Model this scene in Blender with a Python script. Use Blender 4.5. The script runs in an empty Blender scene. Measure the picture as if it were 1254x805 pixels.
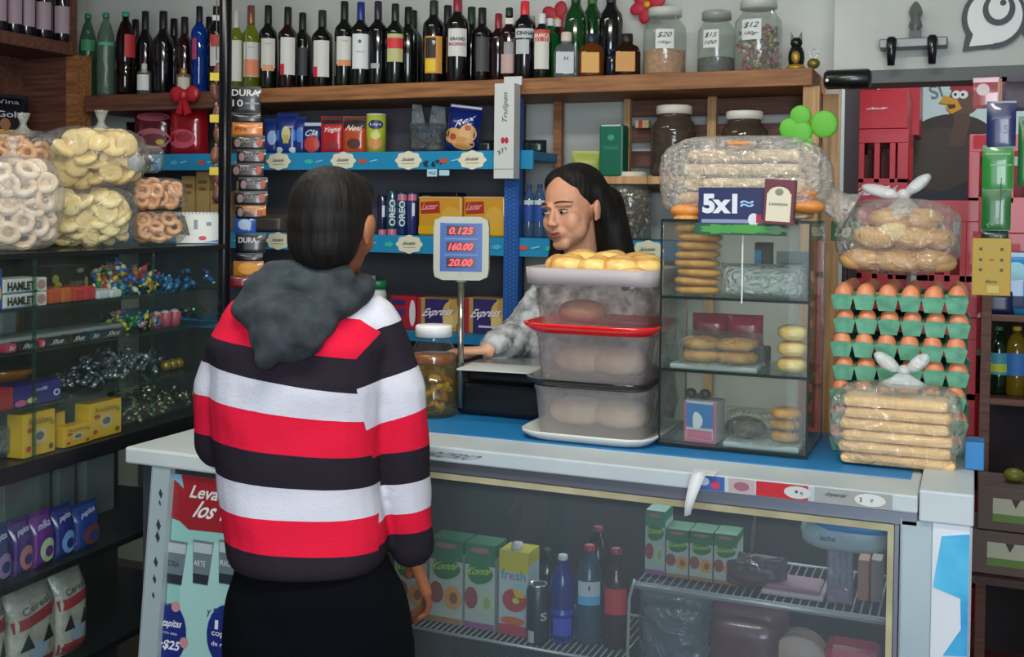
import bpy, bmesh, math, random
from mathutils import noise as mnoise
from mathutils import Vector, Matrix, Euler
random.seed(7)
S = bpy.context.scene
COL = S.collection
R_ = math.radians
PI = math.pi
# ---------------------------------------------------------------- camera
FPX, U0, V0, CAMZ, TH, PITCH, ROLL = 1350.0, 627.0, 288.0, 1.58, R_(22.7), .022, .012
_F = Vector((-math.sin(TH)*math.cos(PITCH), math.cos(TH)*math.cos(PITCH), -math.sin(PITCH)))
_R = Vector((math.cos(TH), math.sin(TH), 0)); _U = _R.cross(_F)
CR = _R*math.cos(ROLL)+_U*math.sin(ROLL); CU = -_R*math.sin(ROLL)+_U*math.cos(ROLL)
CAM = Vector((0, 0, CAMZ))
cd = bpy.data.cameras.new('camera'); cam = bpy.data.objects.new('camera', cd); COL.objects.link(cam)
cd.sensor_fit = 'HORIZONTAL'; cd.sensor_width = 36; cd.lens = 36*FPX/1254
cd.shift_y = -(402.5-V0)/1254; cd.clip_start = .05; cd.clip_end = 100
m = Matrix((CR, CU, -_F)).transposed().to_4x4(); m.translation = CAM; cam.matrix_world = m
S.camera = cam
# ---------------------------------------------------------------- light
S.view_settings.view_transform = 'Standard'; S.view_settings.look = 'None'
S.view_settings.exposure = 0.1; S.view_settings.gamma = 1; S.view_settings.use_curve_mapping = False
S.cycles.transparent_max_bounces = 32; S.cycles.max_bounces = 8
W = bpy.data.worlds.new('world'); S.world = W; W.use_nodes = True
W.node_tree.nodes['Background'].inputs[0].default_value = (.75, .85, 1, 1)
W.node_tree.nodes['Background'].inputs[1].default_value = 1.0
def area(name, loc, target, sx, sy, power, color, spread=180):
    l = bpy.data.lights.new(name, 'AREA'); l.shape = 'RECTANGLE'; l.size = sx; l.size_y = sy
    l.energy = power; l.color = color; l.spread = R_(spread)
    o = bpy.data.objects.new(name, l); COL.objects.link(o); o.location = loc
    o.rotation_euler = (Vector(target)-Vector(loc)).to_track_quat('-Z', 'Y').to_euler(); o['kind'] = 'helper'
    return o
area('daylight_through_shop_front', (.9, -1.45, 1.75), (-.9, 3.2, 1.45), 2.0, 1.7, 132, (.86, .93, 1))
area('ceiling_tube_light', (-.6, 1.15, 2.83), (-1.0, 2.6, 0), 1.3, .18, 30, (1, .97, .88))
area('back_shelf_ceiling_light', (-1.9, 2.35, 2.84), (-1.9, 2.6, 0), 1.2, .15, 11, (1, .95, .84))
area('cooler_fill_light', (-.6, 2.56, .99), (-.6, 2.40, .5), 1.1, .03, 2.0, (.9, 1, .98))  # added fill that brightens the drinks inside the cooler, no fitting behind it
area('passage_light', (.15, 3.95, 2.8), (0.1, 4.5, 1.0), .6, .6, 21, (.85, .95, 1))
# ---------------------------------------------------------------- pixel helpers
def ray(u, v): return _F+CR*((u-U0)/FPX)-CU*((v-V0)/FPX)
def onY(u, v, Y): d = ray(u, v); return CAM+d*(Y/d.y)
def onZ(u, v, Z): d = ray(u, v); return CAM+d*((Z-CAMZ)/d.z)
def hit(u, v, P0, N): d = ray(u, v); return CAM+d*((Vector(P0)-CAM).dot(N)/d.dot(N))
def pxbox(u0, v0, u1, v1, Y):
    a = onY(u0, (v0+v1)/2, Y); b = onY(u1, (v0+v1)/2, Y); t = onY((u0+u1)/2, v0, Y); bo = onY((u0+u1)/2, v1, Y)
    return (a.x+b.x)/2, b.x-a.x, bo.z, t.z-bo.z        # xc, width, zbottom, height
# ---------------------------------------------------------------- materials
_mc = {}
def srgb(h):
    h = h.lstrip('#'); h = ''.join(x*2 for x in h) if len(h) == 3 else h; c = [int(h[i:i+2], 16)/255 for i in (0, 2, 4)]
    return tuple((x/12.92 if x <= .04045 else ((x+.055)/1.055)**2.4) for x in c)+(1,)
def M(h, rough=.5, metal=0, emit=0, spec=.5, bump=0, bs=60, var=0, coat=0):
    key = (h, rough, metal, emit, spec, bump, bs, var, coat)
    if key in _mc: return _mc[key]
    m = bpy.data.materials.new('surface_'+h.strip('#')); m.use_nodes = True
    nt = m.node_tree; p = nt.nodes['Principled BSDF']; c = srgb(h)
    p.inputs['Base Color'].default_value = c; p.inputs['Roughness'].default_value = rough
    p.inputs['Metallic'].default_value = metal; p.inputs['Specular IOR Level'].default_value = spec
    p.inputs['Coat Weight'].default_value = coat
    if emit: p.inputs['Emission Color'].default_value = c; p.inputs['Emission Strength'].default_value = emit
    if bump or var:
        tc = nt.nodes.new('ShaderNodeTexCoord'); n = nt.nodes.new('ShaderNodeTexNoise')
        n.inputs['Scale'].default_value = bs; n.inputs['Detail'].default_value = 5
        nt.links.new(tc.outputs['Object'], n.inputs['Vector'])
        if bump:
            b = nt.nodes.new('ShaderNodeBump'); b.inputs['Strength'].default_value = bump; b.inputs['Distance'].default_value = .01
            nt.links.new(n.outputs['Fac'], b.inputs['Height']); nt.links.new(b.outputs['Normal'], p.inputs['Normal'])
        if var:
            r = nt.nodes.new('ShaderNodeValToRGB'); r.color_ramp.elements[0].position = .3; r.color_ramp.elements[1].position = .7
            r.color_ramp.elements[0].color = tuple(x*(1-var) for x in c[:3])+(1,)
            r.color_ramp.elements[1].color = tuple(min(1, x*(1+var)) for x in c[:3])+(1,)
            nt.links.new(n.outputs['Fac'], r.inputs['Fac']); nt.links.new(r.outputs['Color'], p.inputs['Base Color'])
    _mc[key] = m; return m
def GL(h='#ffffff', body=.12, rough=.03, crinkle=0, cs=30, hb=None, gl=.25):
    """thin see-through sheet: tinted transparency, some body colour, a glossy skin"""
    key = ('g', h, body, rough, crinkle, cs, hb, gl)
    if key in _mc: return _mc[key]
    m = bpy.data.materials.new('clear_'+h.strip('#')); m.use_nodes = True; nt = m.node_tree
    for n in list(nt.nodes): nt.nodes.remove(n)
    o = nt.nodes.new('ShaderNodeOutputMaterial'); t = nt.nodes.new('ShaderNodeBsdfTransparent'); t.inputs[0].default_value = srgb(h)
    d = nt.nodes.new('ShaderNodeBsdfDiffuse'); d.inputs[0].default_value = srgb(hb or h)
    g = nt.nodes.new('ShaderNodeBsdfGlossy'); g.inputs['Roughness'].default_value = rough
    a = nt.nodes.new('ShaderNodeMixShader'); a.inputs[0].default_value = body
    b = nt.nodes.new('ShaderNodeMixShader')
    fr = nt.nodes.new('ShaderNodeLayerWeight'); pw = nt.nodes.new('ShaderNodeMath'); pw.operation = 'POWER'; pw.inputs[1].default_value = 4
    mu = nt.nodes.new('ShaderNodeMath'); mu.operation = 'MULTIPLY_ADD'; mu.inputs[1].default_value = min(.8, gl*2.5); mu.inputs[2].default_value = gl*.18
    mu.use_clamp = True
    nt.links.new(fr.outputs['Facing'], pw.inputs[0]); nt.links.new(pw.outputs[0], mu.inputs[0]); nt.links.new(mu.outputs[0], b.inputs[0])
    nt.links.new(t.outputs[0], a.inputs[1]); nt.links.new(d.outputs[0], a.inputs[2])
    nt.links.new(a.outputs[0], b.inputs[1]); nt.links.new(g.outputs[0], b.inputs[2]); nt.links.new(b.outputs[0], o.inputs[0])
    if crinkle:
        tc = nt.nodes.new('ShaderNodeTexCoord'); n = nt.nodes.new('ShaderNodeTexNoise'); n.inputs['Scale'].default_value = cs
        n.inputs['Detail'].default_value = 3; n.inputs['Distortion'].default_value = 1.5
        bp = nt.nodes.new('ShaderNodeBump'); bp.inputs['Strength'].default_value = crinkle; bp.inputs['Distance'].default_value = .03
        nt.links.new(tc.outputs['Object'], n.inputs['Vector']); nt.links.new(n.outputs['Fac'], bp.inputs['Height'])
        for x in (d, g, fr): nt.links.new(bp.outputs['Normal'], x.inputs['Normal'])
    _mc[key] = m; return m
def mottled(name, c1, c2, scale, rough=.8, stretch=(1, 1, 1), bump=.2, lo=.35, hi=.65, detail=6):
    m = bpy.data.materials.new(name); m.use_nodes = True; nt = m.node_tree; p = nt.nodes['Principled BSDF']
    tc = nt.nodes.new('ShaderNodeTexCoord'); mp = nt.nodes.new('ShaderNodeMapping'); n = nt.nodes.new('ShaderNodeTexNoise')
    mp.inputs['Scale'].default_value = stretch; n.inputs['Scale'].default_value = scale; n.inputs['Detail'].default_value = detail
    r = nt.nodes.new('ShaderNodeValToRGB'); r.color_ramp.elements[0].color = srgb(c1); r.color_ramp.elements[1].color = srgb(c2)
    r.color_ramp.elements[0].position = lo; r.color_ramp.elements[1].position = hi
    b = nt.nodes.new('ShaderNodeBump'); b.inputs['Strength'].default_value = bump; b.inputs['Distance'].default_value = .005
    nt.links.new(tc.outputs['Object'], mp.inputs[0]); nt.links.new(mp.outputs[0], n.inputs['Vector'])
    nt.links.new(n.outputs['Fac'], r.inputs[0]); nt.links.new(r.outputs[0], p.inputs['Base Color'])
    nt.links.new(n.outputs['Fac'], b.inputs['Height']); nt.links.new(b.outputs[0], p.inputs['Normal'])
    p.inputs['Roughness'].default_value = rough
    if 'hair' in name: p.inputs['Specular IOR Level'].default_value = .25
    return m
WOOD = mottled('plank_wood', '#73482a', '#9c6a3e', 5, .6, (1, 14, 14), .1)
WOODD = mottled('dark_wood', '#4a2c22', '#6b4334', 5, .6, (1, 14, 14), .1)
WOODL = mottled('pale_wood', '#a88358', '#c9a276', 5, .7, (14, 14, 1), .1)
PLASTER = mottled('plaster', '#b2b6b2', '#c6c9c5', 1.5, .9, (1, 1, 1), .15)
BAKE = mottled('baked_crust', '#b0702c', '#d49a4c', 22, .6, (1, 1, 1), .25)
CREAM = mottled('cream_biscuit', '#d6bf82', '#e9dba9', 18, .7, (1, 1, 1), .2)
RING = mottled('ring_biscuit', '#c98f5c', '#e0b184', 22, .6, (1, 1, 1), .2)
PALE = mottled('pale_ring', '#c9ad90', '#e2cfb8', 22, .6, (1, 1, 1), .2)
ROLL_M = mottled('roll_crust', '#b8742a', '#ecc878', 16, .35, (1, 1, 1), .2, .3, .62)
SAND = mottled('sandwich_bread', '#d8b98a', '#eedbb4', 14, .8, (1, 1, 1), .15)
EGG = mottled('egg_shell', '#cf7f58', '#dd9068', 6, .45, (1, 1, 1), .02)
TRAYG = mottled('egg_pulp', '#4f8c72', '#6aa98c', 30, .95, (1, 1, 1), .3)
SKIN = mottled('skin', '#c28a6c', '#d09a7c', 8, .5, (1, 1, 1), .03)
SKINM = mottled('skin_tan', '#8a5038', '#98603f', 8, .5, (1, 1, 1), .03)
HAIR = mottled('black_hair', '#070606', '#16110f', 70, .62, (1, 1, .06), .9)
CARD = mottled('grey_knit', '#4f5356', '#b9bcbd', 26, .95, (1, 1, 1), .6)
FILM = GL('#fbfbf8', .05, .10, .9, 34, '#ffffff', .38)
FILMW = GL('#f8f8f4', .16, .2, .6, 22, '#f4f4f0', .25)
FILMH = GL('#e8ecec', .42, .25, .5, 18, '#f0f4f4', .22)
GLASS = GL('#f6fbf9', .02, .02, 0, 1, '#dfe8e4', .28)
GLASSD = GL('#f6fbf9', .015, .03, 0, 1, '#9fb0aa', .10)
JARG = GL('#eaf0ec', .12, .04, .12, 14, '#cfd6d2', .3)
BLK = M('#0d0d10', .35); CHROME = M('#c8ccd0', .25, 1); WHT = M('#e9ecec', .45); STEEL = M('#9da3aa', .35, .9)
# ---------------------------------------------------------------- text
_tc = {}
def textgeo(s, bold=0):
    k = (s, bold)
    if k in _tc: return _tc[k]
    cu = bpy.data.curves.new('t', 'FONT'); cu.body = s; cu.size = 1; cu.resolution_u = 3; cu.offset = bold
    o = bpy.data.objects.new('t', cu); COL.objects.link(o)
    me = bpy.data.meshes.new_from_object(o.evaluated_get(bpy.context.evaluated_depsgraph_get()))
    vs = [v.co.copy() for v in me.vertices]; fs = [tuple(p.vertices) for p in me.polygons]
    bpy.data.objects.remove(o); bpy.data.curves.remove(cu); bpy.data.meshes.remove(me)
    x0 = min(v.x for v in vs); x1 = max(v.x for v in vs); y0 = min(v.y for v in vs); y1 = max(v.y for v in vs)
    vs = [((v.x-(x0+x1)/2)/(x1-x0), (v.y-(y0+y1)/2)/(y1-y0)) for v in vs]
    _tc[k] = (vs, fs); return _tc[k]
# ---------------------------------------------------------------- mesh builder
class B:
    def __init__(s): s.ly = 0; s.v = []; s.f = []; s.fm = []; s.ms = []; s.cur = None; s.T = Matrix(); s.fs = []; s.sm = True
    def m(s, mat): s.cur = mat; return s
    def _mi(s):
        if s.cur not in s.ms: s.ms.append(s.cur)
        return s.ms.index(s.cur)
    def add(s, vs, fs, smooth=True, warp=None):
        o = len(s.v); i = s._mi()
        for p in vs:
            p = Vector(p)
            if warp: p = Vector(warp(p))
            s.v.append(s.T @ p)
        for f in fs: s.f.append(tuple(o+k for k in f)); s.fm.append(i); s.fs.append(smooth)
        return s
    def box(s, cx, cy, cz, sx, sy, sz, bev=0, rot=None, taper=None):
        """centre, full sizes"""
        hx, hy, hz = sx/2, sy/2, sz/2
        if bev:
            bm = bmesh.new(); bmesh.ops.create_cube(bm, size=1)
            for v in bm.verts: v.co = Vector((v.co.x*sx, v.co.y*sy, v.co.z*sz))
            bmesh.ops.bevel(bm, geom=bm.edges[:]+bm.verts[:], offset=min(bev, hx*.95, hy*.95, hz*.95), segments=2, affect='EDGES', profile=.5)
            vs = [v.co.copy() for v in bm.verts]; bm.verts.index_update(); fs = [[v.index for v in f.verts] for f in bm.faces]; bm.free()
        else:
            vs = [Vector((x*hx, y*hy, z*hz)) for z in (-1, 1) for y in (-1, 1) for x in (-1, 1)]
            fs = [(0, 2, 3, 1), (4, 5, 7, 6), (0, 1, 5, 4), (2, 6, 7, 3), (0, 4, 6, 2), (1, 3, 7, 5)]
        if taper:
            for v in vs:
                if v.z > 0: v.x *= taper; v.y *= taper
        if rot: E = Euler(rot).to_matrix(); vs = [E@v for v in vs]
        c = Vector((cx, cy, cz)); return s.add([v+c for v in vs], fs, False)
    def b2(s, x0, y0, z0, x1, y1, z1, bev=0): return s.box((x0+x1)/2, (y0+y1)/2, (z0+z1)/2, abs(x1-x0), abs(y1-y0), abs(z1-z0), bev)
    def lathe(s, prof, n=20, c=(0, 0, 0), axis='z', sq=None, arc=None, sy=1):
        vs = []; fs = []; k = len(prof); full = arc is None
        a0, a1 = (0, 2*PI) if full else arc; nn = n if full else n+1
        for i in range(nn):
            a = a0+(a1-a0)*i/n
            ca, sa = math.cos(a), math.sin(a)
            if sq: q = (abs(ca)**sq+abs(sa)**sq)**(-1/sq); ca *= q; sa *= q
            for r, z in prof:
                p = (r*ca, r*sa*sy, z)
                if axis == 'x': p = (z, r*ca, r*sa)
                if axis == 'y': p = (r*ca, z, r*sa)
                vs.append((p[0]+c[0], p[1]+c[1], p[2]+c[2]))
        for i in range(n):
            j = (i+1) % nn
            for t in range(k-1):
                if axis == 'y': fs.append((i*k+t, i*k+t+1, j*k+t+1, j*k+t))
                else: fs.append((i*k+t, j*k+t, j*k+t+1, i*k+t+1))
        if full:
            if prof[0][0] > 1e-6: fs.append(tuple(i*k for i in range(n))[::-1])
            if prof[-1][0] > 1e-6: fs.append(tuple(i*k+k-1 for i in range(n)))
        return s.add(vs, fs, True)
    def ell(s, cx, cy, cz, rx, ry, rz, n=14, m=8, rot=None, pw=1):
        vs = []; fs = []
        E = Euler(rot).to_matrix() if rot else None
        for j in range(m+1):
            t = -PI/2+PI*j/m
            for i in range(n):
                a = 2*PI*i/n; ct, st = math.cos(t), math.sin(t)
                f = lambda q: math.copysign(abs(q)**pw, q)
                p = Vector((rx*f(ct)*f(math.cos(a)), ry*f(ct)*f(math.sin(a)), rz*f(st)))
                if E: p = E@p
                vs.append(p+Vector((cx, cy, cz)))
        for j in range(m):
            for i in range(n): k = (i+1) % n; fs.append((j*n+i, j*n+k, (j+1)*n+k, (j+1)*n+i))
        return s.add(vs, fs, True)
    def tube(s, pts, r, n=8, cap=True):
        pts = [Vector(p) for p in pts]; rr = r if isinstance(r, (list, tuple)) else [r]*len(pts)
        vs = []; fs = []; up = Vector((0, 0, 1)); prev = None
        for i, p in enumerate(pts):
            d = (pts[min(i+1, len(pts)-1)]-pts[max(i-1, 0)]).normalized()
            if prev is None: a = d.cross(up if abs(d.z) < .95 else Vector((1, 0, 0))).normalized()
            else: a = (prev-d*prev.dot(d)).normalized()
            prev = a; b = d.cross(a)
            for k in range(n): t = 2*PI*k/n; vs.append(p+(a*math.cos(t)+b*math.sin(t))*rr[i])
        for i in range(len(pts)-1):
            for k in range(n): q = (k+1) % n; fs.append((i*n+k, i*n+q, (i+1)*n+q, (i+1)*n+k))
        if cap: fs.append(tuple(range(n))[::-1]); fs.append(tuple((len(pts)-1)*n+k for k in range(n)))
        return s.add(vs, fs, True)
    def prism(s, pts, y0, y1, warp=None):
        n = len(pts); vs = [(x, y0, z) for x, z in pts]+[(x, y1, z) for x, z in pts]
        fs = [tuple(range(n)), tuple(range(n, 2*n))[::-1]]+[(i, n+i, n+(i+1) % n, (i+1) % n) for i in range(n)]
        return s.add(vs, fs, False, warp)
    # flat decoration facing -y, thickness e; warp bends it onto a curved front
    def _lay(s, y, warp):
        s.ly += .00012
        return (-abs(y) if warp else y)-s.ly
    def rect(s, cx, cz, w, h, y, warp=None, n=1, e=.0006, rot=0, rnd=0):
        y = s._lay(y, warp)
        if warp is None and rnd == 0: return s.box(cx, y-e/2, cz, w, e, h, rot=(0, -rot, 0) if rot else None)
        n = max(n, 6) if warp else 1; vs = []; fs = []
        for j in range(n+1):
            for i in range(n+1):
                x = w*(i/n-.5); z = h*(j/n-.5); c, q = math.cos(rot), math.sin(rot)
                vs.append((cx+x*c-z*q, y-e, cz+x*q+z*c))
        for j in range(n):
            for i in range(n): a = j*(n+1)+i; fs.append((a, a+1, a+n+2, a+n+1))
        return s.add(vs, fs, True, warp)
    def disc(s, cx, cz, rx, rz, y, warp=None, e=.0006, n=20, a0=0, a1=2*PI, wav=0, wn=8):
        y = s._lay(y, warp)
        vs = [(cx, y-e, cz)]; fs = []; full = abs(a1-a0-2*PI) < 1e-6; nn = n if full else n+1
        for q in (.5, 1):
            for i in range(nn):
                a = a0+(a1-a0)*i/n; k = q*(1+wav*math.cos(a*wn)) if wav else q
                vs.append((cx+rx*k*math.cos(a), y-e, cz+rz*k*math.sin(a)))
        for i in range(n):
            j = (i+1) % nn
            fs.append((0, 1+i, 1+j)); fs.append((1+i, 1+nn+i, 1+nn+j, 1+j))
        return s.add(vs, fs, True, warp)
    def text(s, t, cx, cz, w, h, y, warp=None, rot=0, bold=.01, shear=0, e=.0008, flip=False):
        y = s._lay(y, warp)
        vs, fs = textgeo(t, bold); o = []; c, q = math.cos(rot), math.sin(rot)
        for a, b in vs:
            x = (a+shear*b)*w; z = b*h
            o.append((cx+x*c-z*q, y-e, cz+x*q+z*c))
        return s.add(o, fs, False, warp)
    def build(s, name, parent=None, **kw):
        me = bpy.data.meshes.new(name); me.from_pydata(s.v, [], s.f); 
        for m_ in s.ms: me.materials.append(m_)
        me.polygons.foreach_set('material_index', s.fm); me.polygons.foreach_set('use_smooth', s.fs); me.update()
        o = bpy.data.objects.new(name, me); COL.objects.link(o)
        if parent: o.parent = parent
        for k, v in kw.items(): o[k] = v
        return o
def thing(name, label, cat, loc=(0, 0, 0), rz=0, group=None, rot=None):
    o = bpy.data.objects.new(name, None); COL.objects.link(o); o.empty_display_size = .05
    o.location = loc; o.rotation_euler = rot if rot else (0, 0, rz); o['label'] = label; o['category'] = cat
    if group: o['group'] = group
    return o
def tag(o, label, cat, group=None, loc=None, rz=None, rot=None):
    o['label'] = label; o['category'] = cat
    if group: o['group'] = group
    if loc is not None: o.location = loc
    if rz is not None: o.rotation_euler = (0, 0, rz)
    if rot is not None: o.rotation_euler = rot
    return o
def copy(o, loc, rot=(0, 0, 0), label=None, group=None, scale=None):
    c = o.copy(); COL.objects.link(c); c.location = loc; c.rotation_euler = rot
    if label: c['label'] = label
    if group: c['group'] = group
    if scale: c.scale = scale
    for ch in o.children:
        d = ch.copy(); COL.objects.link(d); d.parent = c
        for g in ch.children: e = g.copy(); COL.objects.link(e); e.parent = d
    return c
def struct(b, name): return b.build(name, kind='structure')
def cylwarp(r, y0=0):
    return lambda p: ((r-p.y)*math.sin(p.x/r), y0-(r-p.y)*math.cos(p.x/r), p.z)   # p.y = -offset
def blob(shapes, vox=.008, smooth=4, name='body', mats=(), deform=None):
    """union of closed shapes, remeshed into one continuous skin"""
    b = B().m(mats[0])
    for f in shapes: f(b)
    o = b.build(name)
    md = o.modifiers.new('r', 'REMESH'); md.mode = 'VOXEL'; md.voxel_size = vox; md.use_smooth_shade = True
    ms = o.modifiers.new('s', 'SMOOTH'); ms.factor = .5; ms.iterations = smooth
    me = bpy.data.meshes.new_from_object(o.evaluated_get(bpy.context.evaluated_depsgraph_get()))
    bpy.data.objects.remove(o)
    if deform:
        for v in me.vertices: v.co = deform(v.co)
    for p in me.polygons: p.use_smooth = True
    n = bpy.data.objects.new(name, me); COL.objects.link(n); me.name = name
    if not me.materials: me.materials.append(mats[0])
    return n
def cap(p0, r0, p1, r1, n=14):
    def f(b):
        a, c = Vector(p0), Vector(p1); d = (c-a).normalized(); pts = []; rr = []
        for k in range(5): t = PI/2*k/4; pts.append(a-d*r0*math.cos(t)); rr.append(max(r0*math.sin(t), .0005))
        for k in range(5): t = PI/2*k/4; pts.append(c+d*r1*math.sin(t)); rr.append(max(r1*math.cos(t), .0005))
        b.tube(pts, rr, n)
    return f
def E_(c, r, rot=None): return lambda b: b.ell(c[0], c[1], c[2], r[0], r[1], r[2], 18, 12, rot)
def loft(secs, n=24, pw=2.0):
    """secs: (cx, cy, z, rx, ry)"""
    def f(b):
        vs = []; fs = []
        for cx, cy, z, rx, ry in secs:
            for i in range(n):
                a = 2*PI*i/n; c, s_ = math.cos(a), math.sin(a); q = (abs(c)**pw+abs(s_)**pw)**(-1/pw)
                vs.append((cx+rx*c*q, cy+ry*s_*q, z))
        for j in range(len(secs)-1):
            for i in range(n): k = (i+1) % n; fs.append((j*n+i, j*n+k, (j+1)*n+k, (j+1)*n+i))
        fs.append(tuple(range(n))[::-1]); fs.append(tuple((len(secs)-1)*n+k for k in range(n)))
        if secs[0][2] > secs[-1][2]: fs = [f_[::-1] for f_ in fs]
        b.add(vs, fs)
    return f
# ================================================================ setting
def xY(u, Y): return onY(u, 250, Y).x
XL, YB, ZC = -3.72, 3.86, 2.9
XS = xY(1018, 3.62)          # where the back wall meets the bulkhead
tiles = bpy.data.materials.new('brown_floor_tiles'); tiles.use_nodes = True
nt = tiles.node_tree; p = nt.nodes['Principled BSDF']; tc = nt.nodes.new('ShaderNodeTexCoord'); bk = nt.nodes.new('ShaderNodeTexBrick')
bk.offset = 0; bk.inputs['Scale'].default_value = 3; bk.inputs['Brick Width'].default_value = 1; bk.inputs['Row Height'].default_value = 1
bk.inputs['Color1'].default_value = srgb('#4a2f28'); bk.inputs['Color2'].default_value = srgb('#553730'); bk.inputs['Mortar'].default_value = srgb('#2a1c1a')
bk.inputs['Mortar Size'].default_value = .012
nt.links.new(tc.outputs['Object'], bk.inputs['Vector']); nt.links.new(bk.outputs['Color'], p.inputs['Base Color']); p.inputs['Roughness'].default_value = .35
struct(B().m(tiles).b2(XL-.1, -1.7, -.1, 1.3, 5.5, 0), 'floor')
CEIL = M('#9c9c96', .9)
struct(B().m(CEIL).b2(XL-.1, -1.7, ZC, 1.3, 5.5, ZC+.1), 'ceiling')
struct(B().m(PLASTER).b2(XL, YB, 0, XS, YB+.1, ZC), 'wall_back')
struct(B().m(PLASTER).b2(XL-.1, -1.7, 0, XL, YB+.1, ZC), 'wall_left')
struct(B().m(PLASTER).b2(1.2, -1.7, 0, 1.3, 5.5, ZC), 'wall_right')
struct(B().m(PLASTER).b2(XS, 3.62, 2.03, 1.2, 3.74, ZC), 'wall_bulkhead')
struct(B().m(M('#565b5c', .6)).b2(XS+.02, 3.60, 1.99, 1.2, 3.76, 2.03), 'beam_opening')
struct(B().m(M('#cfe0de', .8)).b2(XS-1.2, 5.3, 0, 1.2, 5.4, ZC), 'wall_backroom')
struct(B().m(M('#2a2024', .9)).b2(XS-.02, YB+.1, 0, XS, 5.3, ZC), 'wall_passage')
fw = B().m(PLASTER).b2(XL-.1, -1.8, 0, -1.0, -1.7, ZC).b2(1.15, -1.8, 0, 1.3, -1.7, ZC).b2(-1.0, -1.8, 2.65, 1.15, -1.7, ZC)
struct(fw, 'wall_front')
# ceiling fittings
for (x, y, l, lab) in ((-.6, 1.15, 1.3, 'white ceiling fitting with a bare tube above the customer side'), (-1.9, 2.35, 1.2, 'white ceiling fitting with a bare tube behind the serving counter')):
    t = thing('tube_light', lab, 'lamp', (x, y, ZC))
    B().m(WHT).b2(-l/2, -.12, -.025, l/2, -.095, 0, .004).b2(-l/2, .095, -.025, l/2, .12, 0, .004).build('housing', t)
    B().m(M('#fff6e2', .4, 0, 2)).tube([(-l/2+.03, .107, -.045), (l/2-.03, .107, -.045)], .012, 10).build('tube', t)
# metal post beside the glass case
struct(B().m(M('#15161a', .25, .6)).tube([(-2.135, 2.80, 0), (-2.135, 2.80, ZC)], .019, 14), 'column_post')
# ---------------------------------------------------------------- shelving on the back wall
YF = 3.52; ZT = 2.036
t = thing('wooden_bottle_shelf', 'long brown plank shelf carrying the row of wine and spirit bottles', 'shelf', (0, 0, 0))
xa, xb = xY(283, YF), xY(992, YF)
B().m(WOOD).b2(xa, YF, ZT-.055, xb, YB, ZT, .004).build('plank', t)
B().m(WOODL).b2(xb-.03, YF+.02, .2, xb+.02, YF+.07, ZT-.056).build('front_post', t)
B().m(WOODL).b2(xb-.0, YB-.07, .2, xb+.05, YB-.005, ZT-.056).build('rear_post', t, label='rear post seen behind the front one')
for u, w in ((686, .03), (770, .022), (873, .03)):
    xx = xY(u, 3.8); B().m(WOODL if u > 700 else WOOD).b2(xx-w/2, 3.76, .3, xx+w/2, 3.79, ZT-.056).build('upright', t)
rk = B().m(WOODD)
for zz in (1.95, 1.86, 1.77, 1.68): rk.b2(xY(772, 3.83), 3.80, zz-.028, xb, 3.83, zz+.028)
rk.build('back_slats', t)
B().m(WOODL).b2(xY(688, 3.55), 3.55, 1.675, xY(792, 3.55), 3.755, 1.70).b2(xY(792, 3.55), 3.56, 1.675, xb-.034, 3.755, 1.70).build('inner_shelf', t)
t = thing('dark_plank_shelf', 'dark wooden shelf at the far left holding green and blue bottles', 'shelf')
xc = xY(102, YF)
B().m(WOODD).b2(xc+.003, YF, ZT-.07, xa-.003, YB, ZT-.002, .004).build('plank', t)
B().m(WOOD).b2(xc-.075, YF-.02, .1, xc-.015, YF+.06, 2.2).build('upright', t)
t = thing('left_wall_shelf', 'high dark shelf on the left wall under pink-labelled wine bottles', 'shelf')
ZL = 2.245
B().m(WOODD).b2(XL+.001, 2.2, ZL-.05, -3.42, 3.51, ZL, .004).build('plank', t)
B().m(WOODD).b2(XL+.001, 2.2, 1.60, -3.42, 3.51, 1.64, .004).build('lower_plank', t)
B().m(WOODD).b2(XL+.001, 2.2, 1.64, XL+.012, 3.509, ZL-.05).build('back_board', t)
B().m(WOODD).b2(XL+.001, 3.51, 1.2, -3.45, 3.54, 2.6).build('end_panel', t)
# blue metal shelving
BLU = M('#1272a6', .45); CYAN = M('#1d86b4', .4); NAVY = M('#1b4f96', .45); DKB = M('#55545b', .75)
t = thing('metal_shelving', 'blue-fronted metal shelving with dark back holding biscuits and drink packs', 'shelf')
x0, x1 = xc+.01, xY(835, YF)
B().m(DKB).b2(x0+.01, YB-.03, .3, xY(640, 3.83), YB-.004, ZT-.058).build('back_panel', t)
TAGU = {1.787: (341, 420, 500, 578), 1.485: (341, 502, 795), 1.135: ()}
for zt, us in TAGU.items():
    XE = {1.787: xY(652, YF), 1.485: x1, 1.135: xY(640, YF)}
    b = B().m(BLU).b2(x0, YF+.012, zt-.03, XE[zt], YB-.032, zt); b.build('shelf_board', t)
    if zt < 1.2: continue
    s = B().m(CYAN).b2(x0, YF, zt-.062, XE[zt], YF+.01, zt+.002)
    k = 0
    for u in range(180, 830, 33):
        if xY(u, YF)+.07 > XE[zt]: continue                    # small printed marks along the price strip
        xx = xY(u, YF); k += 1
        if any(abs(u-q) < 24 for q in us): continue
        s.m(M(('#b5533c', '#2fb8a0', '#4aa3c9')[k % 3], .5))
        s.disc(xx, zt-.032, .018, .009, YF, wav=.15, wn=5).m(M('#8fd0dd')).rect(xx+.045, zt-.03, .03, .004, YF, rot=.2)
    s.build('price_strip', t)
b = B().m(NAVY).b2(xY(619, YF), YF-.012, .2, xY(637, YF), YF+.02, 1.97); xm = xY(628, YF)
b.m(M('#4f8ccb', .5))
for k in range(60):
    for dx in (-.014, 0, .014): b.disc(xm+dx, 1.1+k*.014+(.007 if dx == 0 else 0), .0022, .0022, YF-.0122, n=6)
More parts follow.
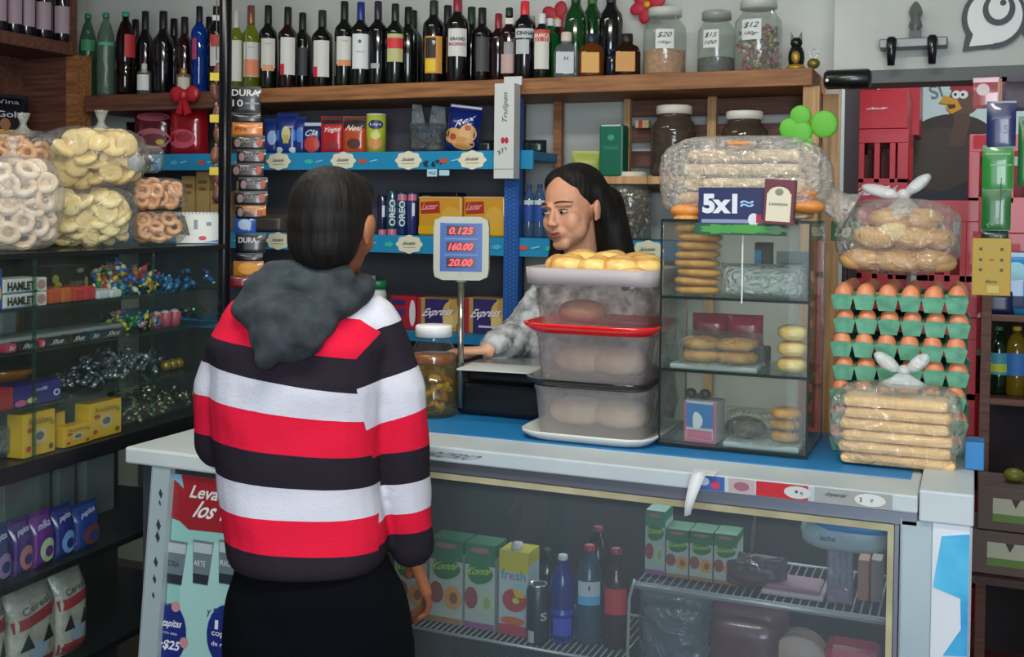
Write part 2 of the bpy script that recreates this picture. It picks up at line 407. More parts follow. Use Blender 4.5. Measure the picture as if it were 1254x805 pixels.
b.build('perforated_post', t)
# scalloped price tags
PAPER = M('#d8d6c0', .7)
tg = B().m(PAPER).disc(0, 0, .052, .032, 0, e=.002, n=40, wav=.07, wn=8).m(M('#3c3c3c')).text('Saludable', 0, .004, .05, .012, -.002, shear=.2).m(M('#6b8a5c')).rect(0, -.011, .05, .002, -.002)
tg0 = None; first = True
nm = {341: 'under the blue drink pouches', 420: 'under the red and orange pouches', 500: 'under the clear snack bags', 578: 'under the blue snack bag'}
for zt, us in TAGU.items():
    for u in us:
        p_ = onY(u, 200, YF-.004)
        lab = ('scalloped cream price tag on the upper blue strip '+nm[u]) if zt > 1.7 else {341: 'scalloped cream price tag on the lower blue strip left of the customer head', 502: 'scalloped cream price tag below the tubes of sandwich cookies', 795: 'scalloped cream price tag beside the round jar behind the woman', 612: 'scalloped cream price tag below the boxed crackers'}[u]
        if tg0 is None: tg0 = tag(tg.build('price_tag'), lab, 'price tag', 'scalloped price tags'); tg0.location = (p_.x, YF-.001, zt-.03)
        else: copy(tg0, (p_.x, YF-.001, zt-.03), label=lab)
b = B()
b.m(M('#a9d4e0', .6)).rect(0, -.03, .04, .026, 0).rect(.048, -.03, .04, .02, 0)
b.m(M('#10181c')).text('\u20ac 6\u2070\u00b7', 0, .004, .075, .026, 0, bold=.03).m(M('#555')).text('VALE', 0, -.03, .03, .01, -.001)
tag(b.build('price_label'), 'printed price figures and small stickers on upper blue strip', 'price label', loc=(xY(529, YF), YF-.001, 1.742))
b = B().m(M('#14505f', .6)).rect(0, 0, .075, .04, 0).m(M('#9fd0dc')).text('37:', -.0, .005, .05, .022, -.001).rect(.0, -.026, .05, .014, 0)
tag(b.build('price_label'), 'dark teal price label numbered 37 beside the battery strip', 'price label', loc=(xY(318, YF), YF-.001, 1.45))
# white labels under wooden shelf
for u, lab in ((449, 'blank white card on wall under the bottle shelf above the red pouches'), (579, 'blank white card on wall under the bottle shelf above the blue snack bag')):
    tag(B().m(WHT).rect(0, 0, .07, .025, 0, e=.002).build('card'), lab, 'card', loc=(xY(u, YB-.02), YB-.031, 1.92 if u < 500 else 1.935))

def face(x, y): return math.atan2(-x, y)
# ---------------------------------------------------------------- bottles
PR = {  # radius share, height share
 'wine': [(.0, .0), (.92, 0), (1, .02), (1, .60), (.9, .67), (.55, .73), (.38, .78), (.36, .93)],
 'bord': [(.0, .0), (.92, 0), (1, .02), (1, .64), (.93, .69), (.5, .75), (.36, .79), (.35, .93)],
 'spirit': [(.0, .0), (.92, 0), (1, .02), (1, .68), (.92, .73), (.5, .79), (.4, .82), (.36, .92)],
 'pet': [(.0, .0), (.8, 0), (.95, .04), (.97, .3), (.9, .36), (1, .45), (1, .62), (.85, .74), (.5, .87), (.33, .90), (.33, .94)],
 'flask': [(.0, .0), (.9, 0), (1, .04), (1, .55), (.8, .7), (.45, .76), (.4, .8), (.4, .86)],
}
def bottle(u, vt, Y, R, g, cp, lab, style='wine', labels=(), z=ZT, deco=None, H=None, cap_h=None, grp=None, liquid=None, fill=.6, x=None, name='wine_bottle', cat='bottle', sy=1):
    if x is None: x = xY(u, Y)
    if H is None: H = onY(u, vt, Y).z-z
    t = thing(name, lab, cat, (x, Y, z+.0005), face(x, Y), grp)
    pr = [(r*R, h*H) for r, h in PR[style]]
    b = B().m(g).lathe(pr, 20, sq=4 if style == 'flask' else None, sy=sy); b.build('glass_body' if style != 'pet' else 'plastic_body', t)
    rn, zn = pr[-1]
    ch = cap_h or {'wine': .22, 'bord': .22, 'spirit': .1, 'pet': .06, 'flask': .14}[style]
    zc0 = H*(1-ch); B().m(cp).lathe([(rn+.0015, zc0), (rn+.0018, zc0+.002), (rn+.0012, H-.002), (rn-.002, H)], 14).build('capsule' if ch > .15 else 'cap', t)
    if liquid: B().m(liquid).lathe([(0, .003), (R*.9, .003), (R*.95, H*.03), (R*.93, H*fill), (0, H*fill)], 16, sy=sy).build('drink', t)
    if labels or deco:
        b = B(); wp = cylwarp(R+.0007) if sy == 1 and style != 'flask' else (lambda p: (p.x, -R*sy*1.0+p.y-.0005, p.z))
        for (z0, z1, mt, wd, off) in labels: b.m(M(mt, .6)).rect(off*R, (z0+z1)/2*H, wd*R, (z1-z0)*H, 0, warp=wp)
        if deco: deco(b, wp, R, H)
        b.build('label', t)
    return t
DG = M('#08100c', .12, coat=.5); DK = M('#0a090d', .12, coat=.5); DR = M('#1c060a', .12, coat=.5); GRN = M('#0e3a17', .1, coat=.5)
YG = GL('#c6d070', .25, .03, hb='#8f9a30'); BLG = GL('#1c6ed0', .3, .03, hb='#0b4fb0'); CLR = GL('#e6eef0', .1, .03, hb='#c8d0d0')
PGR = GL('#8fb8a0', .3, .05, .3, 20, '#48705a'); PGY = GL('#b0c8b8', .35, .05, .3, 20, '#6f8a7c'); GGR = GL('#18b050', .35, .04, hb='#0c8a3a'); AMB = GL('#c87a30', .35, .04, hb='#8a4a10')
G1 = 'bottles on the shelf under the ceiling'
def tx(s, z, w, h, c, y=0, **k): return lambda b, wp, R, H: b.m(M(c)).text(s, 0, z*H, w*R, h*H, .0015, warp=wp, **k)
def multi(*fs):
    def f(b, wp, R, H):
        for q in fs: q(b, wp, R, H)
    return f
def dsc(x, z, rx, rz, c): return lambda b, wp, R, H: b.m(M(c)).disc(x*R, z*H, rx*R, rz*H, .001, warp=wp)
# left group
bottle(107, 17, 3.63, .036, PGR, M('#1e6b52'), 'see-through green soda bottle at the far left end of the dark shelf', 'pet', [(.55, .68, '#2d7a50', 1.7, 0)], name='soda_bottle')
bottle(129, 16, 3.60, .038, PGY, M('#2e7a62'), 'pale greyish green soda bottle, second from the dark shelf left end', 'pet', [(.6, .64, '#4f9a80', 1.7, 0)], name='soda_bottle')
bottle(153, 15, 3.60, .041, GL('#3a1210', .75, .04, hb='#1a0a0c'), M('#1f8c74'), 'dark cola bottle with red label and green cap on dark shelf', 'pet', [(.45, .72, '#b02a30', 1.2, .5)], name='soda_bottle')
bottle(165, 24, 3.74, .036, DG, BLK, 'dark bottle half hidden behind the red labelled cola bottle')
bottle(177, 14, 3.66, .036, DK, M('#15131a'), 'unlabelled black wine bottle right of the cola bottle')
bottle(176, 78, 3.575, .028, CLR, M('#c9c5b8'), 'small clear bottle with wide white label in front of black bottle', 'spirit', [(.12, .62, '#cfd0cc', 1.9, -.3)], name='small_bottle', cap_h=.3)
bottle(199, 14, 3.62, .041, DK, M('#121016'), 'broad black bottle in the middle of the dark shelf')
bottle(212, 23, 3.76, .038, DG, BLK, 'dark bottle behind and right of the broad black bottle')
bottle(225, 21, 3.63, .037, DR, M('#141014'), 'dark red bottle behind the small gold-lidded jar')
bottle(224, 84, 3.555, .03, GL('#c8c0a0', .3, .04, hb='#a89a70'), M('#c79b4e', .4, .6), 'small jar with gold lid at the dark shelf edge', 'spirit', [(.1, .6, '#b8b4a8', 1.6, 0)], name='small_jar', cap_h=.3, cat='jar')
bottle(243, 8, 3.60, .032, BLG, M('#151a22'), 'slim bright blue bottle with red mark, beside the metal post', 'spirit', [(.38, .62, '#a63a62', .7, -.7)], cap_h=.22)
bottle(255, 21, 3.76, .036, DG, BLK, 'dark bottle standing behind the slim blue bottle')
bottle(264, 8, 3.62, .037, DK, M('#17171a'), 'dark bottle with white and red label just left of the metal post', 'spirit', [(.30, .56, '#b9b9ba', 1.4, 0), (.52, .66, '#b03a3a', 1.5, 0), (.82, .88, '#d8d8d8', .9, 0)], cap_h=.12)
# middle group
WL = '#c9cac4'
bottle(288, 13, 3.60, .034, YG, M('#b8b8b4', .4), 'pale bottle with silver capsule just right of the metal post', 'bord', [(.12, .62, WL, 1.5, 0)])
bottle(306, 7, 3.60, .036, YG, M('#8a5a48', .35, .5), 'yellow-green wine bottle with copper capsule and orange-white label', 'wine', [(.16, .56, WL, 1.7, 0), (.17, .36, '#d8835f', 1.6, 0)], deco=tx('Vino', .5, .6, .02, '#777'))
bottle(327, 7, 3.60, .036, DG, M('#101c18'), 'dark wine bottle with white label fading to orange, next to copper-capped one', 'bord', [(.25, .60, WL, 1.6, 0), (.22, .29, '#d39a6c', 1.3, 0)], deco=tx('Vino', .54, .6, .02, '#888'))
bottle(351, 9, 3.60, .037, DR, M('#15161a'), 'dark wine bottle with white label and pink-red corner, left one of the pair', 'bord', [(.17, .62, WL, 1.6, 0), (.17, .3, '#c02040', .5, -.6)])
bottle(369, 16, 3.70, .037, DG, M('#0b1d14'), 'plain dark bottle between the two with pink-red label corners', 'bord', [(.2, .55, '#30333c', 1.0, 0)])
bottle(393, 13, 3.61, .040, DK, M('#0f2a1c'), 'dark wine bottle with white label and pink-red corner, right one of the pair', 'bord', [(.14, .60, WL, 1.6, -.1), (.14, .27, '#c02040', .5, -.7)])
bottle(420, 2, 3.60, .037, DG, M('#141a18'), 'wine bottle with white label over orange band, left of blue-capped bottle', 'bord', [(.26, .58, WL, 1.7, 0), (.24, .31, '#d3875a', 1.5, 0)], deco=tx('Vino', .53, .7, .02, '#888'))
bottle(440, 3, 3.59, .038, DG, M('#1b2f7a', .35), 'wine bottle with blue capsule and large white label', 'bord', [(.2, .61, '#cfd4d6', 1.8, 0)], deco=multi(dsc(-.1, .52, .16, .022, '#1d4f80'), tx('Viento Sur', .4, .8, .016, '#555')))
bottle(461, 2, 3.60, .037, DK, M('#2b2433', .35), 'wine bottle with violet capsule and glossy dark body, right of blue-capped bottle', 'bord', [(.2, .26, '#9aa0a4', .9, -.3)])
bottle(482, 5, 3.60, .037, DG, M('#22261f', .35), 'green-black wine bottle with red and yellow-green label', 'bord', [(.28, .62, '#b4b57c', 1.7, 0), (.44, .57, '#c92f33', 1.7, 0)])
bottle(498, 9, 3.66, .037, DG, M('#0c140f'), 'dark wine bottle with side-on label right of the red labelled one', 'bord', [(.25, .6, '#a03a4a', .5, -.9)])
bottle(504, 13, 3.76, .037, DG, M('#0c140f'), 'dark bottle at the back right of the red and green labelled wine')
bottle(529, 1, 3.60, .040, DK, M('#2a2d28'), 'bottle with black and yellow framed label before the white-labelled tall one', 'spirit', [(.12, .56, '#c98d3e', 1.7, 0), (.3, .54, '#1a1712', 1.0, -.3), (.14, .28, '#d8b820', 1.0, -.3)], deco=tx('9', .48, .3, .05, '#ddd'), cap_h=.2)
bottle(546, 7, 3.74, .037, DG, M('#0e1c15'), 'dark bottle in back row left of the tall red-capped aperitif')
bottle(558, -3, 3.60, .042, DK, M('#8a2a3a', .35), 'tall dark aperitif bottle with red cap and large white shield label', 'spirit', [(.30, .62, '#cbccc8', 1.75, 0)], deco=multi(tx('GRAND', .5, 1.3, .04, '#30302c', bold=.03), tx('ROSSO', .44, 1.5, .035, '#a03040', bold=.03)), cap_h=.2)
bottle(575, 9, 3.74, .038, DG, M('#12301f'), 'dark green capsuled bottle in back row right of the aperitif')
bottle(588, 10, 3.64, .038, DK, M('#131613'), 'dark bottle with dim grey label left of the red capsuled bottle', 'bord', [(.15, .6, '#3b3d3e', 1.3, .1)])
# right group
bottle(608, 17, 3.66, .034, DR, M('#8c1f30', .35), 'dark red bottle with crimson capsule near the white hanging box', 'bord')
bottle(621, 10, 3.60, .034, DR, M('#12301f'), 'bottle with dark green cap, white collar and pinkish label', 'bord', [(.1, .36, '#b49a94', 1.8, 0), (.36, .52, '#8b8a88', 1.1, 0), (.76, .84, '#cfc6c2', .8, 0)], cap_h=.12)
bottle(640, 2, 3.59, .040, DK, M('#d0303c', .35), 'black square-shouldered bottle with bright red cap and white lettering', 'spirit', [(.52, .64, '#b8bcc0', 1.8, 0), (.32, .5, '#aeb2b6', 1.2, -.2)], deco=tx('CINNA', .58, 1.5, .05, '#22252a', bold=.03), cap_h=.22)
bottle(661, 17, 3.59, .034, DG, M('#c9ccd0', .4), 'slim dark bottle with white cap and red-headed white label', 'spirit', [(.15, .62, '#c6c8bc', 1.6, 0), (.56, .74, '#b5403c', 1.8, 0)], deco=tx('BRANCA', .65, 1.5, .06, '#e5e0dc', bold=.02), cap_h=.16)
bottle(671, 23, 3.68, .034, GGR, M('#d0d2d4', .4), 'bright green bottle with white cap behind the red-headed label', 'spirit', cap_h=.12)
bottle(680, 24, 3.76, .036, DR, M('#c9b8b8', .4), 'dark red bottle with pale cap behind the squat clear flask', 'spirit', cap_h=.12)
bottle(648, 20, 3.77, .032, DG, M('#9a9c9c', .4), 'narrow dark bottle in the back behind the bright red cap', 'spirit', cap_h=.12)
bottle(702, -22, 3.67, .042, GRN, M('#123a1a'), 'tall green sparkling bottle cut by the frame above the clear flask', 'wine')
bottle(722, -22, 3.79, .042, GRN, M('#2f6a2a'), 'tall green sparkling bottle cut by the frame, middle one of three', 'wine')
bottle(745, -22, 3.69, .042, DK, M('#10121a'), 'tall near-black sparkling bottle cut by the frame beside the orange flask', 'wine')
bottle(747, 60, 3.585, .02, M('#101430', .15), M('#16204a'), 'thin navy miniature bottle between the orange and brown flasks', 'spirit', name='small_bottle')
def flask(u, vt, g, cp, lab, lb, wd=.043, deco=None): return bottle(u, vt, 3.58, wd, g, cp, lab, 'flask', [(.1, .56, lb, 1.4, -.1)], sy=.6, name='liquor_flask', deco=deco, cap_h=.2)
flask(691, 40, CLR, M('#c8bcae'), 'squat clear flask with pale label and reddish lid', '#b9bfc4', deco=tx('H', .42, .3, .09, '#333'))
flask(722, 42, AMB, M('#10243a'), 'squat amber flask with orange and cream label', '#c99a4e')
flask(765, 42, GL('#a06a30', .6, .04, hb='#2a1608'), M('#20140c'), 'squat dark rum flask with small orange label beside the first glass jar', '#c08a4a', wd=.046)
# ---------------------------------------------------------------- jars
def jar(u, vt, Y, R, z, lab, lid, content, fill, H=None, note=None, name='glass_jar', pieces=None, gl=JARG, x=None):
    if x is None: x = xY(u, Y)
    if H is None: H = onY(u, vt, Y).z-z
    t = thing(name, lab, 'jar', (x, Y, z+.0005), face(x, Y))
    hh = H*.93
    B().m(gl).lathe([(0, 0), (R*.9, 0), (R, .01), (R*1.0, hh*.66), (R*.97, hh*.76), (R*.72, hh*.88), (R*.68, hh*.92), (R*.68, hh)], 28).build('glass', t)
    lidp = [(0, hh-.012), (R*.76, hh-.012), (R*.78, hh-.008), (R*.78, H-.004), (R*.74, H), (0, H)]
    lidp2 = [(R*.78, hh-.012), (R*.78, H-.004), (R*.74, H), (0, H)]
    B().m(lid).lathe(lidp2 if True else lidp, 28).build('lid', t)
    if content and not pieces: B().m(content).lathe([(0, .004), (R*.93, .004), (R*.95, .01), (R*.95, hh*fill*.94), (R*.5, hh*fill), (0, hh*fill*1.03)], 24).build('contents', t, kind='stuff')
    if pieces:
        b = B(); rnd = random.Random(u)
        for i in range(pieces[1]):
            a = rnd.uniform(0, 2*PI); r = R*.86*math.sqrt(rnd.random()); zz = .012+hh*fill*rnd.random()
            b.m(M(rnd.choice(pieces[0]), .5)); s_ = pieces[2]
            b.ell(r*math.cos(a), r*math.sin(a), zz, s_, s_*.7, s_*.6, 8, 5, (rnd.random()*3, rnd.random()*3, rnd.random()*3))
        b.build('contents', t, kind='stuff')
    if note:
        wp = cylwarp(R+.001); b = B().m(M('#cfd3d0', .7)).rect(note[2]*R, note[3]*hh, R*.85, hh*.3, 0, warp=wp)
        b.m(M('#333b3c')).text(note[0], note[2]*R, (note[3]+.06)*hh, R*.6, hh*.09, .001, warp=wp, shear=.2).text(note[1], note[2]*R, (note[3]-.06)*hh, R*.6, hh*.06, .001, warp=wp, shear=.2)
        b.build('price_note', t)
    return t
WLID = M('#b9bcb4', .5); GLID = M('#8d908c', .4)
jar(811, 11, 3.62, .072, ZT, 'round glass jar of tan biscuits marked $20, leftmost on the plank end', WLID, M('#c08a62', .8, bump=.6, bs=90, var=.3), .42, note=('$20', '100gr', .0, .55))
jar(874, 15, 3.64, .062, ZT, 'middle glass jar with grey lid and little left inside on plank', GLID, M('#4c4a48', .8, bump=.5, bs=90, var=.3), .3, note=('$15', '100', -.3, .58))
jar(925, 1, 3.62, .076, ZT, 'largest glass jar of colourful sweets marked $12, right on the plank', WLID, None, .62, note=('$12', '100gr', -.3, .6), pieces=(['#b5484c', '#5c8a4a', '#c9a24a', '#c77a8a', '#d0c8b8', '#6a4a3a'], 220, .009))
DJ = GL('#b8aa9a', .35, .05, .1, 14, '#6a5c50')
jar(824, 130, 3.655, .078, 1.701, 'large brownish glass jar with white lid behind the bread bag', M('#d8d2c4', .5), M('#4b3626', .8, var=.3), .35, gl=DJ)
jar(910, 137, 3.655, .078, 1.701, 'brownish glass jar with white lid partly hidden by bread bag top', M('#dcdad0', .5), M('#4b3626', .8, var=.3), .5, gl=DJ)
jar(772, 211, 3.62, .072, 1.486, 'glass jar of wrapped brown sweets behind the woman shoulder', M('#cfc8b6', .5), None, .72, pieces=(['#6a4a30', '#3a2a20', '#a08a68', '#c8bca0', '#8a6a40'], 260, .010))
# cat figurine + bottle stopper
t = thing('cat_figurine', 'small black cat figurine with gold belly on the plank end', 'figurine', (xY(972, 3.62), 3.62, ZT), face(-.2, 3.6))
B().m(M('#101214', .3)).ell(0, 0, .045, .026, .022, .045).ell(0, -.004, .092, .019, .018, .018).prism([(-.018, .1), (-.006, .108), (-.016, .128)], -.01, .004).prism([(.018, .1), (.006, .108), (.016, .128)], -.01, .004).build('body', t)
B().m(M('#a88a30', .4, .4)).ell(0, -.01, .012, .03, .024, .013).ell(-.0, -.018, .045, .014, .01, .02).build('gold_base', t)
t = thing('bauble', 'dull golden bauble with wire ring at the plank end corner', 'ornament', (xY(990, 3.56)+.008, 3.56, ZT))
B().m(M('#7a6a2c', .4, .5)).ell(0, 0, .017, .02, .017, .017).build('ball', t); B().m(CHROME).tube([(.0+.014*math.cos(a*PI/8), 0, .048+.014*math.sin(a*PI/8)) for a in range(17)], .001, 5).build('ring', t)
# red flower behind jars
def flower(u, v, Y, r, lab, mt, name='paper_flower', rz=0):
    p_ = onY(u, v, Y); t = thing(name, lab, 'ornament', p_, rz)
    b = B().m(mt)
    for k in range(6): a = k*PI/3+.3; b.ell(r*.6*math.cos(a), 0, r*.6*math.sin(a), r*.48, r*.12, r*.36, rot=(0, -a, 0))
    b.build('petals', t); B().m(M('#c9a020', .5)).ell(0, -r*.12, 0, r*.2, r*.12, r*.2).build('centre', t); return t
flower(793, 6, 3.80, .062, 'red paper flower on wall above the tan biscuit jar', M('#b51f38', .6))
flower(683, 26, 3.82, .07, 'crimson heart-like paper flower on wall behind the flasks', M('#a52434', .6))
# left wall shelf wines
for k, (u, v0, v1) in enumerate(((-2, 0, 40), (17, -12, 42), (33, -10, 47), (53, -7, 50), (76, -3, 54))):
    x = -3.5; d = ray(u, v1); tt = x/d.x; y = d.y*tt
    lab = ['pink-labelled dark wine bottle cut by the left frame edge', 'pink-labelled dark wine bottle second from left on the high shelf', 'pink-labelled dark wine bottle in the middle of the high left shelf', 'pink-labelled dark wine bottle fourth along the high left shelf', 'pink-labelled dark wine bottle at the right end of the high left shelf'][k]
    bottle(u, 0, y, .036, M('#120e18', .1, coat=.6), BLK, lab, 'bord', [(.14, .5, '#9a8590', 1.8, 0), (.6, .72, '#8a8a92', .4, .3)], z=ZL, H=.31, x=x)
# coffee packs on lower left shelf
def pouchb(w, h, t, base, deco=None, crimp=None, ch=.014, n=10, top=True, pw=4):
    b = B(); b.m(base)
    def prof(x, z):
        a = max(0, 1-abs(2*x/w)**pw); q = min(1, max(0, z/(h*.12)))**.6 if True else 1
        r_ = min(1, max(0, (h-ch-z)/(h*.3)))**.7 if top else 1
        return t/2*a**.5*(.35+.65*q if not top else max(.0, min(1, .55+.45*q))*r_)+.001
    nx, nz = n, n+4
    for sg in (-1, 1):
        vs = []; fs = []
        for j in range(nz+1):
            for i in range(nx+1):
                x = w*(i/nx-.5); z = (h-ch)*j/nz; vs.append((x, sg*prof(x, z), z))
        for j in range(nz):
            for i in range(nx):
                a = j*(nx+1)+i; f = (a, a+1, a+nx+2, a+nx+1); fs.append(f if sg < 0 else f[::-1])
        b.add(vs, fs)
    # closing strips
    for x in (-w/2, w/2):
        vs = []; fs = []
        for j in range(nz+1): z = (h-ch)*j/nz; vs += [(x, -prof(x, z), z), (x, prof(x, z), z)]
        for j in range(nz): fs.append((2*j, 2*j+1, 2*j+3, 2*j+2) if x > 0 else (2*j, 2*j+2, 2*j+3, 2*j+1))
        b.add(vs, fs)
    vs = []; fs = []
    for i in range(nx+1): x = w*(i/nx-.5); vs += [(x, -prof(x, 0), 0), (x, prof(x, 0), 0)]
    for i in range(nx): fs.append((2*i, 2*i+1, 2*i+3, 2*i+2))
    b.add(vs, fs)
    if ch > 0:
        b.m(crimp or base)
        for k in range(5): b.box(0, 0, h-ch+ch*(k+.5)/5, w*(1.0+.01*(k % 2)), .003+.0012*(k % 2), ch/5)
    wp = lambda p: (p.x, -prof(p.x, p.z)+p.y-.0006, p.z)
    if deco: deco(b, wp, w, h)
    return b
def pouch(name, lab, cat, u0, u1, vt, z, Y, t, base, deco=None, crimp=None, grp=None, rz=None, tilt=0, H=None, ch=.014, top=True):
    xc = (xY(u0, Y)+xY(u1, Y))/2; um = (u0+u1)/2
    w = (xY(u1, Y)-xY(u0, Y))*.97
    h = H or onY(um, vt, Y).z-z
    o = pouchb(w, h, t, base, deco, crimp, ch, top=top).build(name)
    return tag(o, lab, cat, grp, (xc, Y, z+.001), rot=(0, tilt, face(xc, Y)*.5 if rz is None else rz))
def dtx(s, x, z, w, h, c, **k): return lambda b, wp, W, H: b.m(M(c, .5)).text(s, x*W, z*H, w*W, h*H, .0008, warp=wp, **k)
def ddi(x, z, rx, rz, c, y=0, **k): return lambda b, wp, W, H: b.m(M(c, .5)).disc(x*W, z*H, rx*W, rz*H, y*.0005, warp=wp, **k)
def dre(x, z, w, h, c, y=0, rot=0): return lambda b, wp, W, H: b.m(M(c, .5)).rect(x*W, z*H, w*W, h*H, y*.0005, warp=wp, rot=rot)
def dm(*fs):
    def f(b, wp, W, H):
        for q in fs: q(b, wp, W, H)
    return f
# left shelf packs
for (u, v1, w, h, lab, dc, base) in (
    (22, 118, .17, .20, 'black coffee pack with yellow band, upper one on lower left shelf', dm(dtx('Vina', 0, .85, .5, .09, '#8a8894'), dtx('Gold', 0, .6, .6, .12, '#b8b8c0'), dre(.1, .22, .8, .16, '#c9a01c'), ddi(-.1, .4, .12, .12, '#8a5a34')), '#0d0a14'),
    (30, 165, .22, .17, 'dark coffee pack with cup picture and yellow foot on lower left shelf', dm(ddi(.2, .62, .18, .22, '#7a5236', a0=.3, a1=5.8), dtx('Cafe', 0, .3, .35, .12, '#b8b0b0'), dre(0, .1, .95, .13, '#b8a818')), '#130b10')):
    d = ray(u, v1); tt = -3.46/d.x; y = d.y*tt; z = CAMZ+d.z*tt
    tag(pouchb(w, h, .06, M(base, .25), dc).build('coffee_pack'), lab, 'coffee pack', loc=(-3.52, y, 1.643 if v1 > 130 else 1.815), rz=R_(70 if v1 > 130 else 68))
d = ray(68, 165); tt = -3.44/d.x
tag(pouchb(.13, .21, .07, M('#0d4a38', .3), dm(dtx('V', -.1, .62, .45, .3, '#c8d8cc', bold=0), dtx('yerba', 0, .82, .5, .05, '#8ab09c'))).build('tea_pack'), 'dark green yerba pack at the left shelf corner', 'tea pack', loc=(-3.485, d.y*tt+.03, 1.643), rz=R_(45))
# ================================================================ products on the blue shelves
Z1, Z2, Z3 = 1.787, 1.485, 1.135; YI = 3.60
G2 = 'packs on the upper blue shelf'
gl_ = dm(ddi(0, .48, .2, .2, '#c8c48a'), dre(0, .36, .26, .2, '#b8a85c'), ddi(-.3, .1, .16, .07, '#c8d0d8'), ddi(.3, .1, .16, .07, '#c8d0d8'), dre(-.38, .45, .16, .25, '#3b7ad0'), dre(.38, .45, .16, .25, '#3b7ad0'))
BM = M('#142f78', .3, coat=.4)
pouch('drink_pouch', 'blue milk powder pouch with glass picture, leftmost on upper blue shelf', 'pouch', 325, 341, 140, Z1, YI, .05, BM, dm(ddi(.1, .45, .3, .2, '#8fb0e0')), H=.14)
pouch('drink_pouch', 'blue pouch with tall yellow drink glass picture in the front middle', 'pouch', 340, 364, 139, Z1, YI, .05, BM, gl_)
pouch('drink_pouch', 'blue pouch tucked between the drink glass pouch and small blue pouch', 'pouch', 362, 374, 143, Z1, YI+.01, .04, BM, dm(ddi(0, .5, .3, .2, '#3f78c8')))
pouch('sweet_pouch', 'small navy pouch with white lettering and red fruit', 'pouch', 373, 393, 150, Z1, YI, .04, M('#17265c', .3), dm(ddi(0, .3, .42, .25, '#b8342e'), dtx('Cla', 0, .66, .7, .2, '#d8dcea', shear=.2, rot=.1), dre(0, .93, .95, .1, '#b9bcc8')))
pouch('powder_pouch', 'red pouch with white script between navy and orange pouches', 'pouch', 394, 421, 143, Z1, YI, .045, M('#b01826', .3, coat=.4), dm(dre(0, .88, .9, .18, '#2a0c10'), dtx('Yogui', 0, .62, .7, .16, '#e8dada', shear=.2, rot=.08), ddi(0, .2, .3, .14, '#8a1018')))
pouch('powder_pouch', 'orange-brown pouch with dark top next to green tube', 'pouch', 421, 448, 143, Z1, YI, .045, M('#b04a20', .3, coat=.4), dm(dre(0, .82, .92, .3, '#2a1010'), dtx('Nesi', 0, .68, .6, .16, '#e8dada', shear=.2), ddi(0, .26, .28, .14, '#4a1c10')))
t = thing('snack_tube', 'yellow-green chip tube with blue oval badge', 'tube', ((xY(449, YI)+xY(471, YI))/2, YI, Z1+.0005), face(-1.7, 3.6))
r = (xY(471, YI)-xY(449, YI))/2*.97; wp = cylwarp(r+.0005)
hh = onY(460, 140, YI).z-Z1
B().m(M('#a9b53a', .35)).lathe([(0, 0), (r, 0), (r, hh*.96), (r*.9, hh*.965), (0, hh*.965)], 24).m(M('#1d2c6a', .4)).disc(0, hh*.72, r*.8, hh*.12, 0, warp=wp).m(M('#d6d8c0', .4)).text('Lays', 0, hh*.72, r*1.1, hh*.09, .001, warp=wp).m(M('#c98a4a', .5)).disc(-.003, hh*.25, r*.7, hh*.16, 0, warp=wp).m(M('#c9d070', .5)).disc(0, hh*.45, r*.5, hh*.1, 0, warp=wp).build('can', t)
B().m(M('#c8cdb8', .4)).lathe([(r*1.02, hh*.955), (r*1.02, hh*.985), (r*.94, hh), (0, hh)], 24).build('lid', t)
def twinbag(u0, u1, vt, lab):
    xc = (xY(u0, YI)+xY(u1, YI))/2; w = xY(u1, YI)-xY(u0, YI); h = onY((u0+u1)/2, vt, YI).z-Z1
    t = thing('snack_bag', lab, 'bag', (xc, YI, Z1+.001), face(xc, YI)*.6)
    b = pouchb(w, h*.62, .09, GL('#b8c4cc', .35, .12, .8, 40, '#68747e', .3), dm(dtx('PAN', 0, .62, .5, .25, '#30405c')), ch=0)
    b.m(GL('#c4d0d8', .45, .15, .8, 40, '#8a969e', .3))
    b.prism([(-w*.46, h*.5), (-w*.05, h*.5), (-w*.18, h*.98), (-w*.42, h)], -.006, .004).prism([(.02*w, h*.5), (w*.48, h*.5), (w*.46, h*.94), (.1*w, h*.97)], -.006, .004).build('wrapper', t)
    b = B(); rn = random.Random(3)
    for i in range(14): b.m(M('#b08450', .7)).ell(rn.uniform(-.36, .36)*w, rn.uniform(-.01, .01), .012+rn.random()*h*.3, .018, .01, .014, 8, 6)
    b.build('snack_pieces', t)
twinbag(503, 544, 128, 'clear snack bag with two upright wrapper ends and brown snacks')
pouch('chip_bag', 'blue snack bag with big yellow crisps picture leaning to the right', 'bag', 545, 583, 131, Z1, YI, .08, M('#10246a', .25, coat=.5), dm(ddi(-.2, .3, .3, .17, '#c99a58'), ddi(.2, .38, .26, .2, '#d0a468'), ddi(.1, .16, .34, .14, '#c08a48'), ddi(-.22, .28, .1, .07, '#9c3a28', y=1), ddi(.2, .5, .1, .06, '#b04a30', y=1), dtx('Rex', .1, .66, .6, .12, '#c8d0e8', shear=.3, rot=.5), dre(.0, .96, .95, .05, '#c8ccd8')), tilt=.12).location.z += .006
pouch('dark_pack', 'dark plastic pack lying beside the hanging white box', 'pack', 586, 604, 172, Z1, YI, .05, M('#1c2226', .2), None, ch=0)
pouch('dark_pack', 'dark crumpled pack just right of the hanging white box', 'pack', 640, 668, 172, Z1, 3.66, .05, M('#20302e', .2), None, ch=0)
